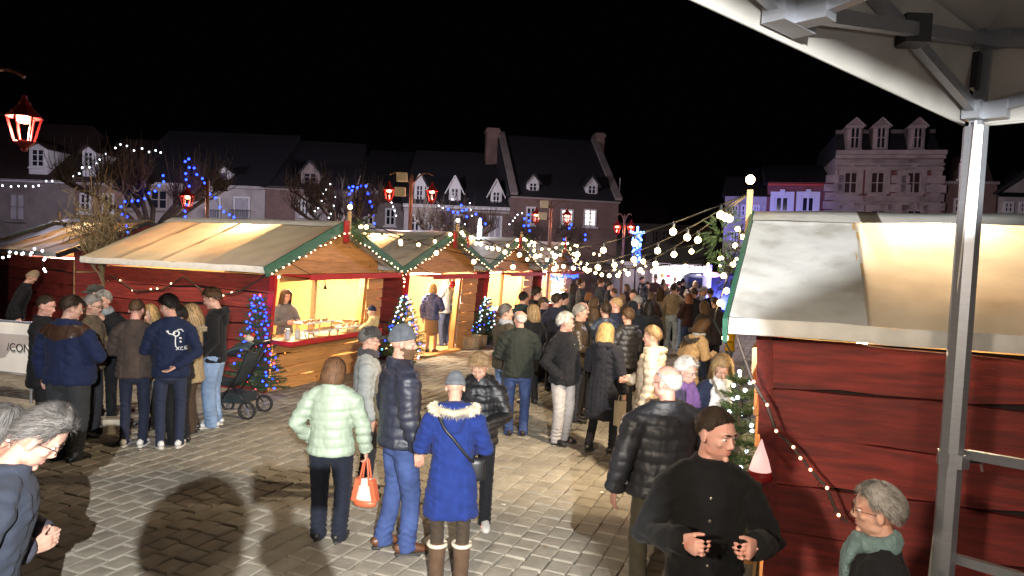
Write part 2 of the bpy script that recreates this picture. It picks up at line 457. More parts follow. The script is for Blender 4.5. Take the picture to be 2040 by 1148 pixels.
def stall(x, y, rz, label, kind, panels=('grey', 'clear', 'clear', 'clear'), np_rows=7, power=120, lamp_col=WARM, group='wooden market stalls in the square', seam=0.92, shut=True):
    t = empty('market_stall', (x, y, 0), rz, label, 'market stall', group)
    hh = SH / np_rows; r = random.Random(int(x * 100))
    # side and back walls, board by board
    for i in range(np_rows):
        z = i * hh; L = SD - lean(z + hh / 2)
        plank(t, M_red, L, hh, (0, SD, z), (0, 0, -PI / 2), r.randrange(99))
        plank(t, M_red, L, hh, (SW, lean(z + hh / 2), z), (0, 0, PI / 2), r.randrange(99))
        plank(t, M_red, SW, hh, (SW, SD, z), (0, 0, PI), r.randrange(99))
    # inner lining
    b = MB(); P = lambda xx: [(xx, 0.02, 0), (xx, SD, 0), (xx, SD, SH), (xx, lean(SH) + 0.02, SH)]
    for xx in (0.045, SW - 0.045):
        b.add(P(xx), [(0, 1, 2, 3)])
    b.add([(0, SD - 0.03, 0), (SW, SD - 0.03, 0), (SW, SD - 0.03, SH), (0, SD - 0.03, SH)], [(0, 1, 2, 3)])
    b.box(0.03, SW - 0.03, 0.0, SD - 0.04, 0.0, 0.02)
    b.obj('lining', M_pine_in, t); b = MB()
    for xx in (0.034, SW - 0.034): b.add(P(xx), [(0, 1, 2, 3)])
    b.obj('gap_shade_sheet', M_shade, t)  # dark sheets added behind the boards as the shade in their gaps
    for i in range(7):     # boards on the inner back wall
        plank(t, M_pine_in, SW - 0.1, SH / 7, (0.05, SD - 0.05, i * SH / 7), (0, 0, 0), r.randrange(99), 'inner_plank')
    # red corner boards
    for xx in (-0.03, SW - 0.05):
        b = MB(); b.add([(xx, 0, 0), (xx + .08, 0, 0), (xx + .08, .10, 0), (xx, .10, 0), (xx, lean(SH), SH), (xx + .08, lean(SH), SH), (xx + .08, lean(SH) + .10, SH), (xx, lean(SH) + .10, SH)],
                        [(0, 3, 2, 1), (4, 5, 6, 7), (0, 1, 5, 4), (1, 2, 6, 5), (2, 3, 7, 6), (3, 0, 4, 7)])
        b.obj('corner_board', M_redtrim if xx < 0 else M_red, t)
    tilt = math.atan(LEAN / SH)
    def fplank(x0, x1, z, h, m=M_pine):
        plank(t, m, x1 - x0, h, (x0, lean(z) - 0.012, z), (tilt, 0, 0), r.randrange(99))
    if kind == 'counter':
        ox0, ox1, oz0, oz1 = 0.16, 2.62, 0.84, 1.86
        for i in range(4): fplank(0.05, SW - 0.02, i * 0.21, 0.21)
        for i in range(5): fplank(ox1 + .02, SW - 0.02, 0.84 + i * 0.205, 0.205)
        for i in range(1): fplank(0.05, ox1, 1.86, 0.12)
    elif kind == 'door':
        ox0, ox1, oz0, oz1 = 0.10, 2.35, 0.0, 1.80
        for i in range(8): fplank(ox1 + .02, SW - 0.02, i * 0.235, 0.235)
        b = MB(); b.box(0.05, ox1, -0.22, 0.0, 0.0, 0.06); b.obj('threshold', M_pine, t)
    else:
        ox0, ox1, oz0, oz1 = 0.16, 2.45, 0.84, 1.80
        for i in range(4): fplank(0.05, SW - 0.02, i * 0.21, 0.21)
        for i in range(5): fplank(ox1 + .02, SW - 0.02, 0.84 + i * 0.205, 0.205)
    # jamb between opening and panel
    b = MB(); b.add([(ox1 - .07, lean(oz0) - .01, oz0), (ox1 + .03, lean(oz0) - .01, oz0), (ox1 + .03, lean(oz0) + .12, oz0), (ox1 - .07, lean(oz0) + .12, oz0),
                     (ox1 - .07, lean(oz1) - .01, oz1), (ox1 + .03, lean(oz1) - .01, oz1), (ox1 + .03, lean(oz1) + .12, oz1), (ox1 - .07, lean(oz1) + .12, oz1)],
                    [(0, 3, 2, 1), (4, 5, 6, 7), (0, 1, 5, 4), (1, 2, 6, 5), (2, 3, 7, 6), (3, 0, 4, 7)])
    b.obj('jamb', M_pine, t)
    # gable: boards that shorten towards the ridge, leaning with the front
    gz = SH; k = 0
    while gz < RZ - 0.12:
        h = 0.25; half = (RZ - 0.06 - gz) / (RZ - EZ) * (SW / 2 + EX) - 0.03
        half2 = max(0.02, (RZ - 0.06 - gz - h) / (RZ - EZ) * (SW / 2 + EX) - 0.03)
        half = min(half, SW / 2); half2 = min(half2, SW / 2); n = 10; y0 = -0.03
        rr = random.Random(k + int(x * 10)); ph = rr.random() * 6; rows = [[], [], []]
        for i in range(n + 1):
            f = i / n * 2 - 1
            w = 0.02 * math.sin(f * 5 + ph) + 0.012 * math.sin(f * 11 + ph * 2)
            rows[0].append((SW / 2 + f * half, y0 - 0.002, gz + w)); rows[1].append((SW / 2 + f * half, y0 - 0.024, gz + w - 0.012)); rows[2].append((SW / 2 + f * half2, y0, min(gz + h, RZ - 0.06)))
        b = MB(); b.grid(rows); b.obj('plank', M_pine, t); gz += h; k += 1
    # back gable and the loft floor over the front of the stall
    b = MB(); b.prism([(0, SH), (SW, SH), (SW, EZ + 0.10), (SW / 2, RZ - 0.06), (0, EZ + 0.10)], SD - 0.02, SD + 0.01); b.obj('gable_panel', M_red, t)
    b = MB(); b.box(0.03, SW - 0.03, lean(SH) + 0.03, seam + .03, SH + 0.005, SH + 0.03); b.obj('loft_board', M_pine_in, t)
    b = MB(); b.prism([(0.03, SH + .03), (SW - .03, SH + .03), (SW - .03, EZ + 0.10), (SW / 2, RZ - 0.06), (0.03, EZ + 0.10)], seam + .02, seam + .035); b.obj('loft_partition', M_pine_in, t)
    # red shutter propped open over the counter
    if not shut: return stall_roof(t, panels, ys_(seam), kind, power, lamp_col, x, y, rz, ox1, seam)
    b = MB(); b.bar((ox0 - .05, lean(SH) - 0.30, oz1 + 0.10), (ox1 + 0.35, lean(SH) - 0.30, oz1 + 0.10), 0.55, 0.03); b.obj('shutter', M_redtrim, t)
    b = MB(); b.bar((ox0 - .05, lean(SH) - 0.585, oz1 + 0.085), (ox1 + 0.35, lean(SH) - 0.585, oz1 + 0.085), 0.02, 0.09); b.obj('shutter_edge', M_redtrim, t)
    for xx in (ox0 + .05, ox1 + .28):
        b = MB(); b.tube([(xx, lean(SH), oz1 + 0.34), (xx, lean(SH) - 0.53, oz1 + 0.12)], 0.006, 4); b.obj('shutter_stay', M_dark, t)
    return stall_roof(t, panels, ys_(seam), kind, power, lamp_col, x, y, rz, ox1, seam)
def ys_(seam): return [-0.32, seam, 1.90, 2.88, SD + 0.12]
def stall_roof(t, panels, ys, kind, power, lamp_col, x, y, rz, ox1, seam):
    M_pale = mat('canvas_pale', (0.74, 0.71, 0.63), 0.55, var=0.08, scale=3, bump=0.7, bscale=5, trans=0.4, dirt=(0.58, 0.54, 0.46), dscale=2.5)
    pm = {'pale': M_pale, 'grey': M_canvas_grey, 'clear': M_canvas, 'white': M_canvas_white}
    for side in (-1, 1):
        for i in range(4):
            P = []
            for a in np.linspace(0, 1, 14):
                P.append([(SW / 2 + side * a * (SW / 2 + EX), yy, RZ - a * (RZ - EZ) - 0.035 * math.sin(PI * a) * math.sin(PI * q) + 0.004 * math.sin(9 * q + 7 * a + i + side) + .007 * math.sin(13 * q - 17 * a + 2 * i) * math.sin(PI * a))
                          for yy, q in zip(np.linspace(ys[i], ys[i + 1], 12), np.linspace(0, 1, 12))])
            b = MB(); b.grid(P); b.obj('roof_panel', pm[panels[i]], t, smooth=True)
            if i:
                b = MB(); b.bar((SW / 2 + side * .02, ys[i], RZ - 0.045), (SW / 2 + side * (SW / 2 + EX - .02), ys[i], EZ - 0.03), 0.04, 0.06); b.obj('rafter', M_pine_in, t)
        b = MB(); xe = SW / 2 + side * (SW / 2 + EX)
        rows = []
        for z, o_ in ((EZ + 0.002, 0), (EZ - 0.05, 0.012), (EZ - 0.10, 0.006)):
            rows.append([(xe + side * o_, yy, z + 0.006 * math.sin(yy * 7)) for yy in np.linspace(ys[0], ys[-1], 14)])
        b.grid(rows); b.obj('roof_hem', M_hem, t, smooth=True)
        b = MB(); b.bar((SW / 2, ys[0] - 0.02, RZ - 0.055), (SW / 2 + side * (SW / 2 + EX + 0.03), ys[0] - 0.02, EZ - 0.085), 0.03, 0.17); b.obj('bargeboard', M_green, t)
        b = MB(); b.bar((SW / 2, ys[-1] + 0.01, RZ - 0.055), (SW / 2 + side * (SW / 2 + EX), ys[-1] + 0.01, EZ - 0.075), 0.025, 0.10); b.obj('back_edge', M_dark, t)
    rows = []
    for a, dz in ((-0.26, -0.082), (-0.13, -0.028), (0, 0.02), (0.13, -0.028), (0.26, -0.082)):
        rows.append([(SW / 2 + a, yy, RZ + dz + 0.006 * math.sin(yy * 5 + a * 9) + 0.004) for yy in np.linspace(ys[0] - .01, ys[-1] + .01, 16)])
    b = MB(); b.grid(rows); b.obj('ridge_cover', M_hem, t, smooth=True)
    b = MB(); b.box(SW / 2 - 0.07, SW / 2 + 0.07, ys[0] - 0.075, ys[0] - 0.045, RZ - 0.36, RZ + 0.03); b.obj('finial_board', M_redtrim, t)
    b = MB(); b.box(SW / 2 + 0.075, SW / 2 + 0.125, ys[0] - 0.07, ys[0] - 0.02, RZ - 0.25, RZ + 0.20); b.obj('bulb_post', M_pine_in, t)
    # tube lamps inside, they light the stall and glow through the cover
    b = MB(); b.bar((0.5, 0.55, 1.88), (2.5, 0.55, 1.88), 0.05, 0.04); b.obj('tube_lamp', E_tube, t)
    if kind == 'counter' or kind == 'shop':
        b = MB(); b.prism([(0.02, .84), (ox1 + .05, .84), (ox1 + .05, .88), (0.02, .88)], lean(.84) - 0.42, 0.35); b.obj('counter', M_pine_in, t)
        b = MB(); b.box(0.02, ox1 + .05, lean(.84) - 0.445, lean(.84) - 0.42, 0.815, 0.895); b.obj('counter_edge', M_redtrim, t)
        b = MB(); b.box(-0.01, 0.02, lean(.84) - 0.445, lean(.84), 0.815, 0.895); b.obj('counter_edge', M_redtrim, t)
        b = MB(); b.bar((1.15, lean(1.3) + .1, .88), (1.15, lean(1.8) + .1, 1.95), 0.07, 0.07); b.obj('post', M_pine_in, t)
    cx, sx = math.cos(rz), math.sin(rz)
    wp = lambda a, b_, c: (x + cx * a - sx * b_, y + sx * a + cx * b_, c)
    lamp('stall_lamp', 'POINT', wp(1.6, 0.62, 1.80), power, lamp_col, 0.08)
    lamp('roof_lamp', 'POINT', wp(1.6, seam + .75, 2.52), power * .35 + 16, (1.0, 0.80, 0.50), 0.10)
    t['_ys0'] = ys[0]
    return t
RZL = math.radians(90 - 22)
A1 = np.array([-3.99, 11.62]); stepv = U[:2] * 4.12
ST = []
def sfront(t, x, y, z):
    c, s_ = math.cos(t.rotation_euler.z), math.sin(t.rotation_euler.z)
    return np.array([t.location.x + c * x - s_ * y, t.location.y + s_ * x + c * y, z])
specs = [('largest red stall with a pine counter, one woman serving behind trays of food', 'counter', ('clear', 'clear', 'clear', 'clear'), 240, WARM),
         ('red and pine stall open to the ground, three people standing in its doorway', 'door', ('grey', 'clear', 'clear', 'grey'), 320, (1.0, 0.82, 0.6)),
         ('red and pine stall with a white glowing opening, third along the row', 'shop', ('grey', 'clear', 'clear', 'grey'), 300, (1.0, 0.84, 0.62)),
         ('farthest red stall in the row, lit blue and white inside', 'shop', ('grey', 'clear', 'clear', 'grey'), 150, (0.55, 0.68, 1.0))]
p = A1.copy()
for i, (lb, kd, pn, pw, lc) in enumerate(specs):
    q = A1 + U[:2] * 4.12 * i + (np.array([0.06, 0.02]) * i)
    ST.append(stall(q[0], q[1], RZL + (0.0, -0.05, -0.02, 0.0)[i], lb, kd, pn, 7, pw, lc))
# the stall on the far left, only its side and end in view
_r0 = RZL + PI - 0.2; _w0 = dp(112, 500, 15.2)
_c0, _s0 = math.cos(_r0), math.sin(_r0); _ex, _ey = SW + EX, SD + .12
ST0 = stall(_w0[0] - (_c0 * _ex - _s0 * _ey), _w0[1] - (_s0 * _ex + _c0 * _ey), _r0, 'red stall at the left edge with a glowing cream roof and white light garland', 'shop', ('clear', 'clear', 'clear', 'clear'), 7, 80, WARM)
# the stall on the right faces the row; its long red side and white roof fill the right of the view
A5 = np.array([1.4, 4.56]) + U[:2] * (SW + EX) + N[:2] * 0.32
ST5 = stall(A5[0], A5[1], RZL + PI, 'large red stall on the right with a white canvas roof beside the tent pole', 'door', ('white', 'pale', 'pale', 'pale'), 6, 90, WARM, seam=0.48, shut=False)
# ================================================================ houses round the square
def brick_mat(name, c1, c2, mortar, sc=4.2):
    m = bpy.data.materials.new(name); m.use_nodes = True; nt = m.node_tree; L = nt.links.new
    b = nt.nodes['Principled BSDF']; b.inputs['Roughness'].default_value = 0.85
    tc = _n(nt, 'ShaderNodeTexCoord'); sp = _n(nt, 'ShaderNodeSeparateXYZ'); cb = _n(nt, 'ShaderNodeCombineXYZ')
    L(tc.outputs['Object'], sp.inputs[0]); L(sp.outputs[0], cb.inputs[0]); L(sp.outputs[2], cb.inputs[1])
    br = _n(nt, 'ShaderNodeTexBrick'); br.inputs['Scale'].default_value = sc
    br.inputs['Color1'].default_value = (*c1, 1); br.inputs['Color2'].default_value = (*c2, 1); br.inputs['Mortar'].default_value = (*mortar, 1)
    L(cb.outputs[0], br.inputs['Vector'])
    no = _n(nt, 'ShaderNodeTexNoise'); no.inputs['Scale'].default_value = 1.3; no.inputs['Detail'].default_value = 6; L(tc.outputs['Object'], no.inputs['Vector'])
    mr = _n(nt, 'ShaderNodeMapRange'); mr.inputs['To Min'].default_value = 0.6; mr.inputs['To Max'].default_value = 1.35; L(no.outputs['Fac'], mr.inputs['Value'])
    x = _n(nt, 'ShaderNodeMix', data_type='RGBA', blend_type='MULTIPLY'); x.inputs['Factor'].default_value = 1
    L(br.outputs[0], x.inputs[6]); L(mr.outputs[0], x.inputs[7]); L(x.outputs[2], b.inputs['Base Color'])
    MATS[name] = m
    return m
M_brick = brick_mat('house_brick', (0.25, 0.145, 0.12), (0.19, 0.11, 0.095), (0.28, 0.24, 0.22))
M_brick2 = brick_mat('red_brick', (0.26, 0.07, 0.06), (0.20, 0.055, 0.05), (0.20, 0.13, 0.12))
M_render = mat('pale_render', (0.50, 0.46, 0.44), 0.85, var=0.14, scale=2, bump=0.2, bscale=30, dirt=(0.30, 0.27, 0.26), dscale=0.8)
M_render2 = mat('beige_render', (0.34, 0.29, 0.27), 0.85, var=0.14, scale=2, bump=0.2, bscale=30, dirt=(0.22, 0.19, 0.18), dscale=0.8)
M_greyr = mat('grey_render', (0.24, 0.21, 0.20), 0.85, var=0.2, scale=2, bump=0.2, bscale=30, dirt=(0.15, 0.13, 0.12), dscale=0.8)
M_stone = mat('town_stone', (0.40, 0.33, 0.32), 0.8, var=0.2, scale=3, bump=0.3, bscale=20, dirt=(0.22, 0.17, 0.17), dscale=1.5)
M_slate = mat('slate_roof', (0.028, 0.027, 0.032), 0.7, var=0.35, scale=5, stretch=(1, 3, 3), bump=0.4, bscale=14)
M_tile = mat('dark_tile_roof', (0.05, 0.026, 0.022), 0.8, var=0.35, scale=5, stretch=(1, 3, 3), bump=0.4, bscale=14)
M_frame = mat('white_window_frame', (0.72, 0.72, 0.72), 0.5, var=0.08)
M_blue = mat('blue_shopfront', (0.10, 0.13, 0.42), 0.5, var=0.15, scale=3)
M_pane = glass('window_pane', (0.018, 0.02, 0.03))
M_curtain = mat('net_curtain', (0.45, 0.44, 0.48), 0.9, var=0.3, scale=3, stretch=(9, 1, 1))
E_win = emit('lit_window', (1.0, 0.93, 0.82), 1.6)

class House:
    def __init__(s, label, xl, Yl, xr, Yr, ytop, cat='house', group='houses round the square'):
        a = dp(xl, 480, Yl); b = dp(xr, 480, Yr)
        s.A = np.array([a[0], a[1], 0]); d = np.array([b[0] - a[0], b[1] - a[1], 0]); s.W = np.linalg.norm(d); s.ex = d / s.W
        s.ey = np.array([-s.ex[1], s.ex[0], 0])
        s.t = empty('house', s.A, math.atan2(d[1], d[0]), label, cat, group)
        s.h = s.loc(*ytop)[1] if ytop else 6
    def loc(s, px, py, off=0.0):
        d = ray(px, py); o = np.array([0, 0, CAM_Z])
        t = ((s.A - o) @ s.ey + off) / (d @ s.ey)
        p = o + d * t
        return (p - s.A) @ s.ex, p[2]
    def wall(s, m, x0=0, x1=None, z1=None, depth=9.0, name='wall'):
        b = MB(); b.box(x0, s.W if x1 is None else x1, 0, depth, -0.5, s.h if z1 is None else z1); return b.obj(name, m, s.t)
    def roof(s, m, zr, dr=4.5, x0=-0.15, x1=None, hip=0.0, over=0.3):
        x1 = s.W + 0.15 if x1 is None else x1
        b = MB(); z0 = s.h - 0.02
        V = [(x0, -over, z0), (x1, -over, z0), (x1 - hip, dr, zr), (x0 + hip * 0, dr, zr), (x0, 2 * dr + over, z0), (x1, 2 * dr + over, z0)]
        b.add(V, [(0, 1, 2, 3), (2, 5, 4, 3), (0, 3, 4), (1, 5, 2), (0, 4, 5, 1)])
        return b.obj('roof', m, s.t)
    def band(s, m, py, px, hgt=0.22, out=0.18, name='cornice', x0=0, x1=None, parent=None):
        z = s.loc(px, py)[1]; b = MB(); b.box(x0 - 0.02, (s.W if x1 is None else x1) + 0.02, -out, 0.0, z - hgt / 2, z + hgt / 2)
        return b.obj(name, m, s.t)
    def window(s, px0, py0, px1, py1, fm=M_frame, pm=M_pane, y=-0.03, bars=(1, 1), fr=0.09, sill=True, surround=None):
        x0, z1 = s.loc(px0, py0); x1, z0 = s.loc(px1, py1); z1 = s.loc((px0 + px1) / 2, py0)[1]; z0 = s.loc((px0 + px1) / 2, py1)[1]
        return s.win(x0, x1, z0, z1, fm, pm, y, bars, fr, sill, surround)
    def win(s, x0, x1, z0, z1, fm=M_frame, pm=M_pane, y=-0.03, bars=(1, 1), fr=0.09, sill=True, surround=None):
        b = MB()
        b.box(x0, x0 + fr, y - .04, y + .03, z0, z1); b.box(x1 - fr, x1, y - .04, y + .03, z0, z1)
        b.box(x0 + fr, x1 - fr, y - .04, y + .03, z1 - fr, z1); b.box(x0 + fr, x1 - fr, y - .04, y + .03, z0, z0 + fr)
        for i in range(bars[0]):
            xx = x0 + (x1 - x0) * (i + 1) / (bars[0] + 1); b.box(xx - fr * .45, xx + fr * .45, y - .035, y + .02, z0 + fr, z1 - fr)
        for i in range(bars[1]):
            zz = z0 + (z1 - z0) * (i + 1) / (bars[1] + 1); b.box(x0 + fr, x1 - fr, y - .03, y + .02, zz - fr * .25, zz + fr * .25)
        f = b.obj('window', fm, s.t)
        b = MB(); b.box(x0 + fr * .5, x1 - fr * .5, y, y + .025, z0 + fr * .5, z1 - fr * .5); b.obj('pane', pm, f)
        if sill:
            b = MB(); b.box(x0 - .08, x1 + .08, y - .14, y + .02, z0 - .09, z0 - .005); b.obj('sill', fm if surround is None else surround, f)
        if surround is not None:
            b = MB(); w = 0.2
            b.box(x0 - w, x0 - .005, y - .06, y + .03, z0, z1 + w); b.box(x1 + .005, x1 + w, y - .06, y + .03, z0, z1 + w)
            b.box(x0 - .005, x1 + .005, y - .06, y + .03, z1 + .005, z1 + w); b.box((x0 + x1) / 2 - .1, (x0 + x1) / 2 + .1, y - .10, y + .03, z1 + .03, z1 + w + .1)
            b.obj('surround', surround, f)
        return f
    def dormer(s, px0, py0, px1, py1, ypk, back=1.3, wm=M_frame, rm=M_slate, pm=M_pane, yf=0.25, over=0.12, bars=(1, 2)):
        x0, z1 = s.loc(px0, py0, yf); x1, z0 = s.loc(px1, py1, yf); zp = s.loc((px0 + px1) / 2, ypk, yf)[1]
        b = MB(); b.prism([(x0, z0 - .6), (x1, z0 - .6), (x1, z1), ((x0 + x1) / 2, zp - .05), (x0, z1)], yf, yf + back + 1.2); d = b.obj('dormer', wm, s.t)
        b = MB(); xm = (x0 + x1) / 2
        for sg in (-1, 1):
            b.bar((xm + sg * .0, yf + back / 2 + .45, zp), (xm + sg * ((x1 - x0) / 2 + over), yf + back / 2 + .45, z1 - over * (zp - z1) / ((x1 - x0) / 2)), back + 1.3, 0.05)
        b.obj('dormer_roof', rm, d)
        w = x1 - x0
        s.win(x0 + w * .14, x1 - w * .14, z0 + .05, z1 - .05, wm, pm, yf - .03, bars, 0.07, True)
        return d
    def chimney(s, px0, py0, px1, py1, Yoff, m=M_brick):
        x0, z1 = s.loc(px0, py0, Yoff); x1, z0 = s.loc(px1, py1, Yoff)
        b = MB(); b.box(x0, x1, Yoff - .35, Yoff + .35, z0 - 1.2, z1); b.box(x0 - .06, x1 + .06, Yoff - .41, Yoff + .41, z1 - .25, z1 - .1)
        return b.obj('chimney', m, s.t)

# left side of the square
h = House('dark roofed house behind the left stall with two small white windows', -160, 36, 146, 36, (0, 358))
h.wall(M_greyr); h.roof(M_tile, h.loc(60, 246, 5)[1], 5, hip=2.2); h.band(M_frame, 359, 0, 0.12, 0.25, 'gutter')
h.dormer(58, 294, 95, 336, 284, 1.4, M_frame, M_tile, bars=(1, 2)); h.window(20, 385, 52, 440, M_greyr, M_curtain); h.window(-60, 385, -28, 440, M_greyr, M_curtain)
b = MB(); b.box(*[v for v in (h.loc(20, 385)[0] - .3, h.loc(95, 385)[0] + .4)], -.06, 0, 2.2, 2.35); b.obj('shop_band', M_render2, h.t)
h = House('narrow brownish brick house between two pale ones, half behind the shrub', 147, 36, 243, 36, (190, 364))
h.wall(M_brick); h.roof(M_tile, h.loc(190, 275, 4.5)[1], 4.5); h.band(M_render2, 366, 190, .2, .2)
h.dormer(164, 300, 191, 336, 290, 1.4, M_frame, M_tile); h.window(160, 385, 182, 425); h.window(205, 385, 228, 425)
h = House('long house with a lilac wall, balconies and one violet lit dormer', 244, 36, 526, 36, (380, 366))
h.wall(M_render2, 0, h.loc(375, 380)[0]); h.wall(M_render, h.loc(375.4, 380)[0], None, None, 9.0)
h.roof(M_slate, h.loc(380, 262, 5)[1], 5); h.band(M_render, 369, 380, .18, .22)
h.dormer(433, 340, 460, 364, 330, 1.2, M_frame, M_slate, mat('violet_pane', (0.10, 0.07, 0.25), 0.3), bars=(0, 0))
for a, b_ in ((246, 284), (300, 335), (342, 368)): h.window(a, 378, b_, 418, M_render2, M_pane)
for a, b_ in ((413, 440), (466, 498)):
    h.window(a, 392, b_, 437, M_frame, M_curtain, bars=(0, 0))
    x0 = h.loc(a, 420)[0] - .1; x1 = h.loc(b_, 420)[0] + .1; z0 = h.loc(a, 436)[1]; z1 = h.loc(a, 418)[1]
    bb = MB(); bb.box(x0, x1, -.26, -.23, z1 - .03, z1); bb.box(x0, x1, -.26, -.23, z0, z0 + .03)
    for xx in np.linspace(x0, x1, 11): bb.box(xx - .01, xx + .01, -.255, -.235, z0, z1)
    bb.obj('balcony_rail', M_dark, h.t)
h = House('brick house with a tall dormer and a pale shuttered front behind the bare tree', 527, 36, 700, 36.5, (600, 377))
h.wall(M_brick); h.roof(M_slate, h.loc(620, 281, 5)[1], 5); h.band(M_render2, 378, 600, .16, .2, 'gutter')
h.dormer(600, 341, 636, 375, 320, 1.5, M_render2, M_slate, bars=(1, 2))
bb = MB(); bb.box(h.loc(589, 400)[0], h.loc(652, 400)[0], -.05, 0, 0, h.loc(600, 391)[1]); bb.obj('shutter_panel', M_render, h.t); h.window(600, 398, 616, 432, y=-.1); h.window(664, 398, 684, 432)
h = House('low dark house in shadow between the bare tree and the dormer house', 701, 39, 802, 39, (750, 402))
h.wall(M_greyr); h.roof(M_slate, h.loc(750, 300, 5)[1], 5); h.window(725, 415, 745, 450); h.window(768, 415, 788, 450)
h = House('lilac house with three pointed white dormers under a slate roof', 803, 37, 1013, 37, (900, 411))
h.wall(M_render, 0, h.loc(862, 400)[0]); h.wall(M_brick, h.loc(862.3, 400)[0]); h.roof(M_slate, h.loc(870, 301, 5)[1], 5)
h.band(M_frame, 413, 900, .16, .28); h.band(M_render, 420, 900, .10, .12, 'frieze')
for a, b_, y0, y1, pk in ((826, 846, 366, 404, 347), (895, 917, 372, 407, 350), (978, 999, 379, 412, 357)): h.dormer(a, y0, b_, y1, pk, 1.2, M_frame, M_frame, bars=(1, 2), over=.2)
for a, b_ in ((818, 836), (846, 862), (905, 925)): h.window(a, 427, b_, 462, M_frame, M_pane)
h.window(974, 430, 999, 480, M_frame, M_curtain, bars=(1, 0))
h = House('tall brick house with two end chimneys and a lit upper window', 1015, 36.5, 1229, 37.5, (1120, 396))
h.wall(M_brick); zr = h.loc(1090, 275, 4.8)[1]; h.roof(M_slate, zr, 4.8); h.band(M_render2, 397, 1120, .16, .2, 'gutter')
bb = MB(); bb.prism([(0, h.h - .1), (h.W, h.h - .1)], 0, .1) if False else None
for xx in (-0.05, h.W - .25):
    bb = MB(); bb.bar((xx + .15, -.32, h.h + .1), (xx + .15, 4.8, zr + .12), .36, .14); bb.obj('verge', M_render2, h.t)
h.chimney(969, 256, 992, 300, 4.8, M_brick); h.chimney(1185, 266, 1200, 305, 4.8, M_brick)
h.dormer(1050, 361, 1073, 391, 346, 1.3, M_frame, M_slate, bars=(1, 2)); h.dormer(1167, 366, 1190, 397, 350, 1.3, M_frame, M_slate, bars=(1, 2))
h.window(1048, 412, 1066, 448); h.window(1117, 417, 1141, 452, M_frame, E_win, bars=(1, 3)); h.window(1163, 417, 1187, 452, M_frame, E_win, bars=(1, 3))
bb = MB(); p = np.array([h.W + .35, 1.0, 0]); bb.tube([(p[0] - .5, 1, h.h + .1), (p[0], 1, h.h + .15), (p[0], 1, h.h + 1.35)], .025, 5); bb.obj('aerial_mast', M_frame, h.t)
h = House('distant dark low house with shuttered windows at the end of the square', 1228, 50, 1441, 50, (1340, 447))
h.wall(M_greyr); h.roof(M_tile, h.loc(1340, 400, 4)[1], 4)
for a, b_ in ((1297, 1312), (1318, 1333), (1360, 1378), (1400, 1416)):
    h.window(a, 457, b_, 484, M_render2, M_pane, fr=.12)
bb = MB()
for a in (1286, 1345): 
    x = h.loc(a, 470)[0]; bb.box(x, x + .5, -.08, 0, h.loc(a, 486)[1], h.loc(a, 456)[1])
o = bb.obj('shutter_pair', M_render, h.t); o['kind'] = 'stuff'
# right side of the square
h = House('white house with a blue lit ground floor behind the string lights', 1440, 34, 1523, 33.4, (1480, 391))
h.wall(M_render); h.roof(M_slate, h.loc(1480, 352, 3)[1], 3)
for a, b_ in ((1457, 1471), (1476, 1492), (1500, 1513)): h.window(a, 408, b_, 432)
for a, b_ in ((1455, 1469), (1478, 1494)): h.window(a, 460, b_, 492)
bb = MB(); bb.box(-.05, h.W + .02, -.10, 0, 0, h.loc(1460, 505)[1]); bb.obj('shopfront', M_blue, h.t); h.window(1441, 512, 1458, 546, M_frame, M_pane, y=-.15, bars=(0, 1)); h.window(1466, 512, 1500, 546, M_blue, M_pane, y=-.15)
h = House('low red brick house with two white framed windows beside the stone townhouse', 1524, 33.3, 1652, 32.5, (1585, 366))
h.wall(M_brick2); h.roof(M_slate, h.loc(1585, 330, 4)[1], 4); h.band(M_redtrim, 368, 1585, .16, .2, 'gutter')
for a, b_ in ((1544, 1571), (1596, 1622)): h.window(a, 391, b_, 424, bars=(1, 0), surround=M_frame)
h = House('three storey stone townhouse with a slate mansard and three stone dormers', 1655, 32, 1869, 30.8, (1760, 312))
h.wall(M_stone); zt = h.loc(1760, 258, .8)[1]
bb = MB(); V = [(0, 0.1, h.h), (h.W, .1, h.h), (h.W - .2, 1.3, zt), (.2, 1.3, zt), (0, 8.8, h.h), (h.W, 8.8, h.h), (h.W - .2, 7.8, zt), (.2, 7.8, zt)]
bb.add(V, [(0, 1, 2, 3), (1, 5, 6, 2), (5, 4, 7, 6), (4, 0, 3, 7), (3, 2, 6, 7)]); bb.obj('roof', M_slate, h.t)
bb = MB(); bb.box(.1, h.W - .1, 1.15, 1.3, zt - .12, zt + .05); bb.obj('roof_flashing', M_greyr, h.t)
for py, hg, o_ in ((306, .18, .42), (314, .16, .28), (328, .12, .18), (337, .12, .14)): h.band(M_stone, py, 1760, hg, o_)
for c in (1703, 1755, 1828):
    f = h.dormer(c - 13, 249, c + 13, 300, 236, .9, M_stone, M_stone, M_pane, yf=.0, bars=(1, 1), over=.10)
    bb = MB(); x0, z0 = h.loc(c - 17, 251); x1, _ = h.loc(c + 17, 251); bb.box(x0, x1, -.16, .1, z0 - .12, z0 + .02); bb.obj('pediment_cornice', M_stone, f)
for a, b_ in ((1681, 1707), (1734, 1761), (1806, 1833)):
    h.window(a, 342, b_, 387, M_stone, mat('dim_pane', (0.055, 0.03, 0.028), .2), bars=(1, 1), fr=.07, surround=M_stone)
    x0 = h.loc(a, 395)[0] - .3; x1 = h.loc(b_, 395)[0] + .3; bb = MB(); bb.box(x0, x1, -.12, 0, h.loc(1760, 402)[1], h.loc(1760, 391)[1]); bb.obj('apron', M_stone, h.t)
    h.window(a, 418, b_, 470, M_stone, M_pane, bars=(1, 1), fr=.07, surround=M_stone)
